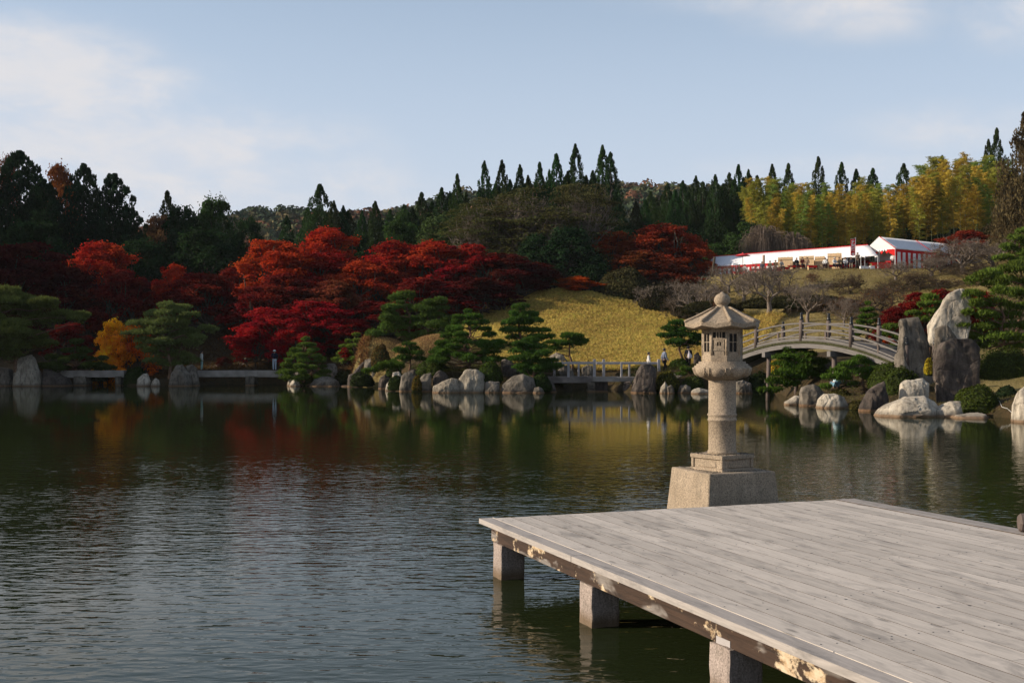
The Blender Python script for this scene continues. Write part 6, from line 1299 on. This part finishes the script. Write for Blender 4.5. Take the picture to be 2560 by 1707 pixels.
# spreading cherry with sparse leaves
def cherry(px, top, w, Y, seed, label, leafcol, leafy=5200, sy=.8):
    tm, tw, lm = proto_bare(seed, levels=6, spread=.82, up=.16, fork=.16, leafy=leafy, twigs=1.0, r0=.022)
    X = at(px, Y); zb = gz(X, Y); H = zat(top, Y) - zb; Wd = w / F * Y; t = thing('cherry_tree', label, 'tree', (X, Y, zb - .1), random.uniform(0, 6), None, (Wd, Wd * sy, H))
    for me_, nm, mt in ((tm, 'trunk', M['twig']), (tw, 'twigs', M['twig']), (lm, 'leaves', M['autumn'])):
        if me_: me_.materials.append(mt); o = bpy.data.objects.new(nm, me_); o.color = (*leafcol, 1); link(o, t)
PCh = [proto_round(620 + k, 95, 150, .0095, low=.22, clump=.13, flatc=.20, dome=1.0, flat=.75, top=.97, multi=4) for k in range(2)]
M['pale_bark'] = bark('pale_bark', (.10, .08, .062), (.25, .20, .165))
for q, (px, top, w, Y, col, lb) in enumerate([(1300, 468, 290, 128, (.080, .082, .028), 'wide spreading cherry with pale branches and sparse olive-brown leaves'), (1455, 452, 230, 129, (.085, .080, .030), 'spreading cherry with pale branches right of its wider neighbour'), (1180, 505, 220, 127, (.080, .085, .028), 'low olive cherry sprawling left of the wide one'), (1370, 515, 260, 126, (.085, .080, .028), 'low sparse cherry just above the dark evergreen'), (1230, 490, 200, 129.5, (.09, .078, .03), 'brownish cherry between the wide and the low olive ones')]):
    set_tree('cherry_tree', PCh[q % 2], px, top, w, Y, col, lb, 'tree', 'spreading cherries below the central cedars', mats=(M['pale_bark'], M['autumn']))
    cherry_t = set_tree('bare_tree', PBr[q % 3], px + 12, top + 12, w * .8, Y + .6, (.12, .08, .03), 'bare pale twigs of a cherry rising through the ' + ('wide olive-brown crown', 'right olive crown', 'low left olive crown', 'low crown above the dark evergreen', 'brownish crown')[q], 'tree', 'bare cherries below the central cedars', mats=(M['pale_bark'], M['pale_bark'], M['autumn']), names=('trunk', 'twigs', 'leaves'))
# weeping tree
def weeping(px, top, w, Y, seed, label):
    rng = np.random.default_rng(seed); X = at(px, Y); zb = gz(X, Y); H = zat(top, Y) - zb; Wd = w / F * Y / 2; t = thing('weeping_tree', label, 'tree', (X, Y, zb), 0); m = MB(); m.tube([(0, 0, -.2), (.1, 0, H * .4), (0, 0, H * .72)], [.28, .2, .12], 7, cap=False); tw = MB()
    for k in range(30):
        a = rng.uniform(0, 6.28); rr = Wd * rng.uniform(.35, 1.0); h = H * (.98 - .30 * (rr / Wd) ** 2 * rng.uniform(.6, 1)); d = Vector((math.cos(a), math.sin(a), 0)); p0 = Vector((0, 0, H * rng.uniform(.45, .7))); p1 = d * rr * .5 + Vector((0, 0, h)); p2 = d * rr * .85 + Vector((0, 0, h * .97)); p3 = d * rr + Vector((0, 0, h * .8)); m.tube([p0, p1, p2, p3], [.07, .05, .035, .015], 4, cap=False)
        for j in range(46):
            u = rng.uniform(.15, 1); s = p0.lerp(p1, u * 2) if u < .5 else p1.lerp(p3, u * 2 - 1); q = s + Vector(rng.normal(size=3)) * Wd * .09; dd = (Vector((q.x, q.y, 0))).normalized() * Wd * .07; ln = (q.z) * rng.uniform(.35, .8)
            tw.tube([s, q + dd * .3 - Vector((0, 0, ln * .15)), q + dd - Vector((0, 0, ln * .55)), q + dd * 1.05 - Vector((0, 0, ln))], [.012, .010, .009, .005], 3, cap=False)
    m.build('trunk', M['twig'], t); tw.build('twigs', M['twig'], t)
weeping(1912, 554, 150, 129, 3, 'bare weeping tree with hanging twigs behind the long tent'); weeping(1985, 575, 100, 128, 4, 'smaller bare weeping tree joined to the right of the first')
# bare orchard trees
def bare(px, top, w, Y, k, label, col=(.10, .07, .03), dome=False, zb=None, **kw):
    p = (PDome if dome else PBr)[k]; parts = (p[0], p[1], p[2]); return set_tree('bare_tree', parts, px, top, w * 1.2, Y, col, label, 'tree', 'bare trees on the terraced lawn', mats=((M['twig_dark'] if dome else M['twig']), (M['twig_dark'] if dome else M['twig']), M['autumn']), names=('trunk', 'twigs', 'leaves'), zb=zb, **kw)
for a in [(1922, 652, 150, 92, 0, 'upright bare tree with a clear trunk on the lawn path'), (2020, 694, 130, 88, 1, 'bare round-headed tree behind the arched bridge'), (1750, 690, 170, 100, 1, 'dark bare spreading tree above the lantern'), (1822, 655, 120, 109, 2, 'bare tree in front of the parasol'), (1860, 690, 110, 105, 0, 'small bare tree between the parasol and the path tree'), (2110, 738, 85, 84, 2, 'small rounded tree with reddish-brown leaves by the bridge', (.16, .05, .02)),
          (2405, 590, 170, 103, 2, 'grey bare tree with a few dry leaves right of the tents', (.22, .13, .06)), (2330, 640, 120, 104, 0, 'bare tree before the striped curtain'), (2480, 600, 160, 108, 1, 'bare brown tree under the brown conifer'), (2240, 650, 110, 104, 2, 'shrubby leafless tree before the gabled tent corner', (.16, .10, .04)), (1640, 706, 110, 108, 1, 'dark bare tree beside the round bushes')]: bare(*a)
for a in [(1700, 722, 120, 103, 0, 'dark twiggy dome left of the lantern finial', (.05, .04, .02), True), (1790, 700, 130, 106, 1, 'brown twiggy dome in front of the left tent end', (.08, .05, .02), True), (1690, 690, 110, 112, 0, 'dark twiggy dome at the foot of the rusty maples', (.06, .04, .02), True), (1960, 700, 90, 100, 1, 'pale twiggy dome behind the path tree', (.10, .07, .03), True), (2370, 690, 150, 96, 0, 'brown twiggy dome right of the crimson maples', (.11, .06, .03), True), (2430, 655, 130, 100, 1, 'dark twiggy dome beside the right pines', (.08, .055, .03), True), (2350, 612, 110, 106, 0, 'russet twiggy dome at the end of the striped curtain', (.20, .05, .025), True), (2440, 620, 140, 107, 1, 'grey-brown twiggy dome below the brown conifer', (.10, .06, .035), True), (2125, 675, 110, 101, 0, 'low grey dome of bare twigs below the banner', (.10, .06, .03), True), (2060, 735, 100, 96, 0, 'low brown dome of twigs on the lower lawn', (.13, .06, .03), True), (2300, 672, 150, 98, 1, 'wide brown twiggy dome below the gabled tent', (.12, .07, .03), True), (2200, 705, 180, 88, 1, 'wide reddish-brown twiggy dome above the crimson maples', (.15, .06, .03), True), (2130, 722, 110, 86, 0, 'russet twiggy dome left of the wide one', (.17, .06, .025), True), (2030, 676, 45, 106, 1, 'small reddish bush on the lawn below the reed screens', (.24, .06, .02), True), (1800, 735, 60, 97, 0, 'rust-coloured bush behind the lantern roof', (.22, .06, .02), True), (2240, 690, 120, 99, 0, 'olive twiggy bush under the tent corner', (.11, .08, .03), True)]: bare(*a)
# clipped shrubs
GS = 'rounded clipped shrubs'
for a in [('large round brownish bush at the top of the golden slope', 1562, 672, 760, 150, 113, (.060, .052, .022), 1), ('dark round bush right of the large brownish one', 1650, 712, 772, 110, 108, (.035, .030, .016), 2), ('low dark bush behind the lantern finial', 1725, 740, 785, 90, 103, (.035, .032, .016), 3)]: clipped('round_bush', a[0], a[1], a[2], a[3], a[4], a[5], a[6], a[7], group=GS, leaf=.10, dens=2.2)
SG = (.050, .066, .014)
for a in [('dark clipped shrub at the foot of the big left pine', 340, 918, 962, 62, 89.5, (.030, .045, .012), 11, .07), ('low clipped shrub under the golden maple', 250, 925, 950, 40, 91, (.04, .05, .014), 12, .07), ('flat clipped hedge-like shrub at the water left of the boulders', 1082, 899, 935, 85, 76, (.050, .075, .014), 13, .06), ('round clipped shrub in front of the flat one', 1088, 906, 940, 44, 74.6, SG, 14, .06), ('round clipped shrub on the big pale boulder', 1225, 904, 952, 64, 72.4, (.045, .070, .013), 15, .06), ('dark clipped shrub hanging over the water below the dense middle pine', 1352, 935, 975, 56, 71.8, (.03, .05, .012), 16, .06),
          ('round clipped shrub right of the vested walker', 1700, 897, 932, 64, 75.5, (.040, .065, .013), 17, .06), ('wide clipped shrub at the right end of the arched bridge', 2245, 900, 970, 150, 51.5, (.045, .062, .012), 18, .045), ('clipped shrub with a stepped top below the ribbed monolith', 2250, 918, 1003, 92, 49.2, (.042, .056, .012), 19, .045), ('long dark clipped hedge behind the blackish slab', 2515, 868, 968, 160, 51.5, (.042, .054, .012), 20, .045), ('round clipped azalea at the waterline right of the blackish slab', 2447, 962, 1030, 106, 43, (.048, .062, .012), 21, .038), ('smaller clipped azalea leaning on the round one', 2412, 972, 1020, 56, 43.6, (.048, .062, .012), 22, .038),
          ('small clipped shrub behind the arched bridge leg', 2040, 905, 935, 60, 58, (.05, .07, .015), 23, .05), ('dark camellia with red flowers near the right border', 2518, 965, 1000, 56, 44.5, (.022, .035, .015), 24, .05), ('dark overhanging bush at the cove under the mound', 905, 928, 962, 60, 84.6, (.025, .034, .012), 35, .07), ('shadowed green bush beside the cove rock', 985, 915, 948, 44, 81.5, (.04, .06, .014), 36, .07), ('low weedy bush on the right bank between the pale rocks', 2145, 1000, 1022, 44, 47.4, (.07, .06, .02), 37, .05), ('weedy bush behind the pale dome boulder', 2100, 972, 1000, 60, 52.6, (.08, .07, .02), 38, .05), ('low bush between the flat whitish rock and the border rock', 2500, 1020, 1048, 60, 42.4, (.09, .07, .025), 39, .05), ('dark bush in the mound beside the slab bridge pine', 952, 862, 915, 50, 84.4, (.085, .055, .018), 25, .07), ('small dark bush hanging over the white triangular rock', 990, 940, 972, 42, 74.4, (.03, .045, .012), 26, .06), ('russet groundcover bush between the upright stones', 1042, 940, 975, 26, 72.8, (.09, .06, .014), 27, .06),
          ('leafy bush with yellow tips right of the brown monolith', 1668, 928, 975, 62, 71.4, (.11, .10, .018), 28, .07), ('low green bush above the waterline stones', 1735, 940, 975, 66, 71.6, (.05, .065, .016), 29, .07), ('leafy bush at the right end of the slab bridge', 768, 935, 962, 44, 89.2, (.07, .07, .016), 30, .07), ('dark bush behind the streaked wedge rock', 868, 925, 956, 84, 89.6, (.05, .045, .016), 31, .07), ('yellow-leaved shrub between the standing stones', 2322, 895, 935, 24, 48.6, (.30, .22, .02), 32, .05), ('dim bush under the arched bridge', 1900, 930, 985, 70, 73, (.02, .03, .01), 33, .07), ('yellow-leaved shrub under the left leg of the arched bridge', 1945, 898, 935, 56, 66, (.42, .28, .03), 34, .06)]:
    clipped('clipped_shrub', a[0], a[1], a[2], a[3], a[4], a[5], a[6], a[7], group=GS, leaf=a[8])
# hedge rows on the terraces
for lb, px, t_, b_, w, Y, sd in (('long low dark hedge crossing the lawn behind the bridge', 2010, 738, 768, 330, 97, 41), ('second dark hedge row below the tents', 2110, 708, 726, 230, 104, 42), ('dark hedge at the left below the long tent', 1780, 752, 778, 150, 98, 43), ('low dark hedge right of the terrace lawn', 2330, 702, 722, 150, 101, 44)):
    clipped('hedge', lb, px, t_, b_, w, Y, (.045, .042, .018), sd, cat='hedge', depth=.16, leaf=.09, dens=2.5)
# ---- pines
pine('big spreading shore pine at the left border, mostly in shade', 55, 715, 885, 330, 87.5, 1, pads=[(0, 740, 120), (60, 762, 120), (120, 765, 110), (30, 780, 130), (175, 790, 90), (95, 800, 110), (20, 810, 130), (-30, 760, 120), (-40, 830, 140), (50, 840, 130), (100, 862, 90), (0, 870, 140), (-50, 880, 120), (40, 888, 100), (205, 800, 50), (-80, 790, 120)], col=(.070, .098, .032), zb=1.2, base_x=40)
pine('big pale green pine with a domed crown beside the golden maple', 425, 757, 925, 215, 90, 2, pads=[(415, 768, 60), (445, 768, 60), (380, 788, 70), (430, 785, 80), (475, 792, 60), (360, 810, 80), (410, 808, 80), (460, 812, 80), (505, 822, 60), (345, 835, 70), (395, 832, 80), (450, 838, 90), (505, 845, 50), (365, 860, 80), (420, 858, 80), (475, 862, 70), (395, 885, 80), (445, 888, 80), (385, 905, 60), (430, 915, 80), (470, 905, 50), (350, 870, 40)], col=(.080, .118, .045), dens=.8)
pine('dense dome pine at the right end of the slab bridge', 764, 843, 945, 128, 88.8, 3, tiers=8, col=(.060, .110, .024), padr=1.0, profile=.6)
pine('light green pine behind the small red maple', 888, 833, 900, 95, 92, 4, tiers=5, col=(.080, .135, .026))
pine('tall slender pine with separated pads, left of the twin pair', 1008, 736, 850, 150, 89, 5, pads=[(1008, 742, 72), (1005, 758, 30), (985, 774, 60), (1025, 772, 60), (972, 797, 75), (1020, 800, 60), (985, 818, 90), (1040, 815, 60), (955, 838, 75), (1005, 842, 70), (1060, 835, 60), (1030, 852, 50)], col=(.050, .095, .024), base_x=1040)
pine('slender pine with separated pads, right of the twin pair', 1078, 752, 850, 120, 88, 6, pads=[(1080, 757, 70), (1060, 775, 60), (1100, 772, 40), (1075, 795, 74), (1050, 812, 50), (1095, 815, 70), (1125, 800, 40), (1060, 838, 50), (1110, 840, 60)], col=(.045, .085, .022), base_x=1060)
pine('broad layered pine left of the middle shore', 1170, 773, 900, 185, 75.5, 7, tiers=9, col=(.038, .085, .018), profile=.55, padr=.9, dens=1.1)
pine('tall dark pine in the middle of the shore, crown leaning right', 1310, 765, 870, 150, 76, 8, pads=[(1302, 772, 52), (1290, 788, 50), (1320, 790, 55), (1280, 808, 60), (1330, 808, 60), (1300, 800, 60), (1265, 828, 65), (1310, 828, 70), (1350, 828, 50), (1372, 843, 36), (1285, 845, 50), (1340, 846, 60), (1255, 858, 50), (1300, 865, 60)], col=(.035, .080, .018), dens=1.15)
pine('dense dark pine overhanging the water left of the railed bridge', 1330, 845, 935, 130, 73, 9, pads=[(1325, 852, 50), (1300, 865, 50), (1340, 868, 60), (1315, 885, 70), (1355, 888, 60), (1295, 898, 50), (1335, 903, 80), (1370, 905, 56), (1390, 918, 40), (1310, 918, 60), (1350, 922, 70), (1325, 935, 60), (1312, 948, 50)], col=(.032, .075, .017), dens=1.2)
pine('small pine with a curved low branch on the golden slope', 1420, 836, 900, 95, 80, 10, pads=[(1428, 842, 66), (1445, 852, 50), (1395, 862, 60), (1425, 862, 50), (1455, 858, 30), (1385, 872, 40)], col=(.040, .090, .018), base_x=1428, dens=1.2)
pine('small pine standing before the second grassy mound', 1025, 858, 912, 70, 77, 11, pads=[(1022, 862, 34), (1035, 872, 34), (1000, 876, 40), (1045, 885, 40), (1018, 884, 50), (1005, 898, 50), (1042, 900, 44)], col=(.035, .075, .018))
pine('low spreading pine reaching over the water beside the slender stone', 965, 908, 940, 100, 80, 12, pads=[(960, 918, 60), (925, 930, 44), (1000, 916, 56), (985, 905, 30), (940, 922, 40)], col=(.045, .090, .018), base_x=1010, zb=.6)
pine('round-topped pine left of the lantern roof', 1702, 806, 880, 120, 78.5, 13, pads=[(1700, 812, 56), (1675, 825, 56), (1722, 824, 60), (1665, 842, 48), (1700, 840, 60), (1738, 842, 44), (1690, 858, 60), (1725, 862, 60), (1745, 850, 40)], col=(.032, .078, .018), dens=1.2)
pine('young low pine beside the flat stone ledge', 1720, 922, 945, 66, 72, 14, pads=[(1715, 926, 36), (1700, 938, 34), (1738, 940, 40), (1760, 945, 36)], col=(.045, .090, .018), base_x=1722)
pine('low pine with stepped pads beneath the arched bridge', 1995, 872, 965, 170, 57, 15, pads=[(2000, 878, 60), (2020, 888, 50), (1975, 898, 70), (2010, 905, 70), (2045, 908, 50), (1965, 915, 60), (2000, 925, 80), (1955, 938, 70), (1990, 945, 70), (2030, 938, 60), (1940, 957, 64), (1975, 962, 60), (1920, 980, 48), (1945, 975, 30)], col=(.045, .095, .018), base_x=1992, zb=.9, dens=1.1)
pine('leaning pine with a dark bare trunk behind the pale dome boulder', 2110, 895, 965, 160, 52.5, 16, pads=[(2140, 900, 50), (2120, 912, 56), (2165, 908, 50), (2100, 928, 60), (2145, 928, 60), (2185, 925, 40), (2075, 943, 50), (2120, 948, 60), (2165, 945, 50), (2190, 955, 40), (2065, 970, 40), (2140, 962, 40)], col=(.045, .095, .018), base_x=2165, zb=.8, dens=1.0)
pine('upright pine with rounded pads behind the arched bridge', 2170, 756, 835, 78, 67, 17, tiers=6, col=(.045, .095, .018), padr=1.15)
pine('pine branch cluster behind the end posts of the arched bridge', 2250, 815, 880, 90, 56, 18, pads=[(2230, 822, 50), (2262, 815, 46), (2215, 838, 44), (2245, 845, 50), (2225, 872, 56), (2200, 878, 36)], col=(.055, .100, .022), base_x=2262)
pine('pine between the ribbed monolith and the white pointed rock', 2320, 742, 800, 100, 57, 19, pads=[(2330, 748, 50), (2310, 762, 46), (2345, 762, 40), (2290, 785, 44), (2325, 780, 50), (2350, 775, 40), (2300, 800, 40)], col=(.065, .115, .024))
pine('large spreading pine at the right border, lowest pads', 2490, 735, 860, 210, 54, 20, pads=[(2440, 740, 70), (2500, 735, 80), (2560, 740, 80), (2425, 762, 60), (2480, 765, 90), (2540, 768, 90), (2410, 785, 50), (2460, 790, 80), (2520, 792, 90), (2580, 790, 80), (2405, 815, 50), (2450, 822, 90), (2515, 820, 90), (2575, 818, 80), (2430, 845, 70), (2490, 848, 90), (2550, 848, 90), (2470, 868, 70), (2530, 866, 80)], col=(.060, .105, .022), base_x=2500, dens=.9, zb=2.4)
pine('upper pine at the right border above the spreading one', 2520, 672, 720, 170, 60, 21, pads=[(2480, 690, 90), (2540, 680, 90), (2440, 705, 60), (2510, 708, 100), (2570, 702, 90), (2590, 680, 60), (2560, 660, 60)], col=(.065, .110, .024), base_x=2540, zb=3.4)
pine('highest pine at the right border below the brown conifer', 2545, 570, 660, 110, 66, 22, pads=[(2560, 580, 50), (2540, 600, 60), (2570, 612, 60), (2525, 622, 60), (2560, 635, 70), (2510, 648, 60), (2550, 655, 70), (2600, 640, 80), (2600, 600, 60)], col=(.060, .105, .024), base_x=2580, zb=5.5)
pine('low dark pine in shade right of the tall flat-topped rock', 190, 850, 920, 160, 91, 23, tiers=4, col=(.040, .065, .020))
# ---- golden bamboo-grass slope
rng = np.random.default_rng(77)
SASA = [XY(1120, 95), (XY(1185, 84)), XY(1330, 81), XY(1560, 81), XY(1700, 79), XY(1810, 78), XY(1900, 84), XY(1975, 93), XY(1960, 97), XY(1850, 103), XY(1700, 108.5), XY(1560, 112), XY(1400, 115), XY(1200, 113), XY(1120, 108)]
xsn, ysn = rng.uniform(-9, 26, 620000), rng.uniform(77, 116, 620000); k = inpoly(xsn, ysn, SASA); k &= shore_dist(xsn, ysn) > 1.2; xsn, ysn = xsn[k], ysn[k]
zsn = height(xsn, ysn); clump = .5 + .5 * np.sin(xsn * 7.3 + 2.7 * np.sin(ysn * 4.9)) * np.cos(ysn * 6.1 + 2.3 * np.sin(xsn * 5.4)); zsn = zsn + rng.uniform(.02, .30, len(xsn)) * (.6 + .4 * clump) + .07 * clump
C = np.stack([xsn, ysn, zsn], -1); T = unit(rng.normal(size=C.shape) * .8 + np.array([0, 0, .55])); N = unit(np.cross(T, rng.normal(size=C.shape))); V, Fc = leaves(C, N, .070, .32, rng, True, T)
o = mob('bamboo_grass', npmesh('bamboo_grass', V, Fc, np.clip(clump * .4 + rng.random(len(C)) * .6, 0, 1)), M['sasa'], color=(.56, .40, .115)); props(o, 'golden-yellow dwarf bamboo grass covering the round slope', 'ground cover', kind='stuff')
# dry grass on the island mounds
def grassy(name, label, n, region, h, col, mat='autumn', seed=1, cat='grass', ln=.10):
    rng = np.random.default_rng(seed); x = rng.uniform(region[0], region[1], n); y = rng.uniform(region[2], region[3], n); k = shore_dist(x, y) > .25
    if len(region) > 4: k &= region[4](x, y)
    x, y = x[k], y[k]; z = height(x, y) + rng.uniform(0, h, len(x)); C = np.stack([x, y, z], -1); T = unit(rng.normal(size=C.shape) * .6 + np.array([0, 0, .6])); N = unit(np.cross(T, rng.normal(size=C.shape))); V, Fc = leaves(C, N, ln, .16, rng, True, T)
    props(mob(name, npmesh(name, V, Fc, rng.random(len(C))), M[mat], color=col), label, cat, kind='stuff')
def onmound(x, y):
    r = np.zeros(len(x), bool)
    for (mx, my), rx, ry, hh in MOUNDS: r |= ((x - mx) / rx) ** 2 + ((y - my) / ry) ** 2 < 1
    return r
grassy('dry_grass', 'tan dry turf on the two small island mounds', 60000, (-16, -2, 83, 90, onmound), .08, (.38, .24, .11), seed=5, ln=.09)
grassy('hanging_grass', 'long orange-brown dry grass hanging down the left side of the mound', 9000, (-14.2, -11.2, 85, 91, onmound), .22, (.24, .12, .05), seed=15, ln=.22)
grassy('lawn_grass', 'short olive lawn grass on the right bank', 26000, (13, 28, 38, 60), .05, (.15, .13, .05), seed=6, ln=.05)
grassy('terrace_grass', 'short dry lawn grass on the terraces below the tents', 60000, (16, 50, 78, 113, lambda x, y: ~inpoly(x, y, SASA)), .05, (.22, .165, .065), seed=7, ln=.09)
grassy('leaf_litter', 'low weeds and fallen leaves on the shaded left bank', 60000, (-42, -8, 90, 116), .10, (.075, .04, .016), seed=8, ln=.12)
grassy('bank_weeds', 'weeds between the shore rocks', 26000, (-9, 16, 71, 80, lambda x, y: ~inpoly(x, y, SASA)), .16, (.06, .06, .018), seed=9, ln=.10)
# fallen leaves floating by the left bridge, cable on the right bank
rl = random.Random(2); m = MB()
for k in range(70):
    a = (rl.uniform(470, 760) - 1280) / F; Y = rl.uniform(62, 84); s = rl.uniform(.03, .07); m.add([(a * Y - s, Y, .006), (a * Y, Y - s, .007), (a * Y + s, Y, .006), (a * Y, Y + s, .007)], [(0, 1, 2, 3)])
props(m.build('floating_leaves', cmat((.35, .22, .08))), 'fallen yellow leaves floating before the slab bridge', 'leaves', kind='stuff')
m = MB(); pts = [P(2380 + 0, 0, 1)] ; pts = []
for px, Y in ((2484, 44.4), (2495, 43.2), (2505, 42.0), (2518, 41.6), (2530, 41.0), (2545, 40.6)): x_ = at(px, Y); pts.append((x_, Y, gz(x_, Y) + .03))
m.tube(pts, .009, 5); props(m.build('cable', cmat((.6, .58, .55))), 'thin pale cable lying on the grass at the right bank', 'cable')
# ---- far woods on the hill
rng = np.random.default_rng(9); nt_ = 2600; hx_ = rng.uniform(-190, 230, nt_); hy_ = 305 + 205 * rng.random(nt_) ** .8; hz_ = hill_z(hx_, hy_); patch = np.sin(hx_ / 23 + hy_ / 41) * np.cos(hx_ / 37 - hy_ / 19)
CC = []; NN = []; TT = []; HH = []; SS = []
for i in range(nt_):
    r = rng.uniform(2.4, 4.4); npr = 44; c = (hx_[i], hy_[i], hz_[i] + r * .9); p, d = ell(c, (r, r, r * 1.05), npr, rng, .8, .7); CC.append(p); NN.append(unit(d + rng.normal(size=d.shape) * .4)); TT.append(rng.random(npr)); a = patch[i] + rng.normal() * .55
    HH.append(np.full(npr, 1.0 if a > .75 else (.55 if a > .35 else (.3 if a > .1 else 0)))); SS.append(np.full(npr, r * .24))
C = np.concatenate(CC); N = np.concatenate(NN); V, Fc = leaves(C, N, np.concatenate(SS) * rng.uniform(.7, 1.3, len(C)), .75, rng)
mf = bpy.data.materials.new('far_wood_leaves'); mf.use_nodes = True; t_ = mf.node_tree; b = t_.nodes['Principled BSDF']; b.inputs['Roughness'].default_value = .9; b.inputs['Specular IOR Level'].default_value = .1
a1 = nn(t_, 'ShaderNodeAttribute', attribute_name='hue'); a2 = nn(t_, 'ShaderNodeAttribute', attribute_name='tone'); c_ = ramp(t_, a1.outputs['Fac'], [(0, (.050, .070, .035)), (.3, (.085, .085, .035)), (.6, (.11, .085, .04)), (1, (.15, .068, .038))])
hs_ = t_.nodes.new('ShaderNodeHueSaturation'); t_.links.new(c_, hs_.inputs['Color']); t_.links.new(mth(t_, 'ADD', .6, mth(t_, 'MULTIPLY', a2.outputs['Fac'], .8)), hs_.inputs['Value']); t_.links.new(hs_.outputs[0], b.inputs['Base Color'])
props(mob('hillside_wood', npmesh('hillside_wood', V, Fc, np.concatenate(TT), extra={'hue': np.concatenate(HH)}), mf), 'distant hillside wood in green, rust and orange', 'wood', kind='stuff')
# trees beyond the left and right of the frame, on the same banks
for i, (x_, y_, h_, w_) in enumerate([(-66, 78, 20, 14), (-70, 92, 22, 15), (-60, 104, 20, 14), (-78, 110, 24, 16), (-84, 60, 19, 14), (-64, 124, 24, 15), (-90, 84, 24, 16), (-86, 36, 16, 13)]):
    p = PD[i % 2]; t = thing('conifer_tree', 'dark conifer on the left bank beyond the picture', 'conifer', (x_, y_, gz(x_, y_) - .2), i * 1.3, 'conifers beyond the left border', (w_, w_, h_))
    for me_, nm in zip(p, ('trunk', 'crown')): o = bpy.data.objects.new(nm, me_); o.color = (.018, .038, .016, 1); link(o, t)

# ---- autumn air
m = MB(); m.box((0, 560, 52), (1700, 1300, 108)); hz = m.build('haze', None)
hm_ = bpy.data.materials.new('autumn_air'); hm_.use_nodes = True; th_ = hm_.node_tree; th_.nodes.clear(); pv = th_.nodes.new('ShaderNodeVolumePrincipled'); pv.inputs['Density'].default_value = .00007; pv.inputs['Color'].default_value = (.80, .87, .95, 1)
oo = th_.nodes.new('ShaderNodeOutputMaterial'); th_.links.new(pv.outputs[0], oo.inputs['Volume']); hz.data.materials.append(hm_); hz['kind'] = 'stuff'; hz['label'] = 'thin pale autumn air over the whole valley'
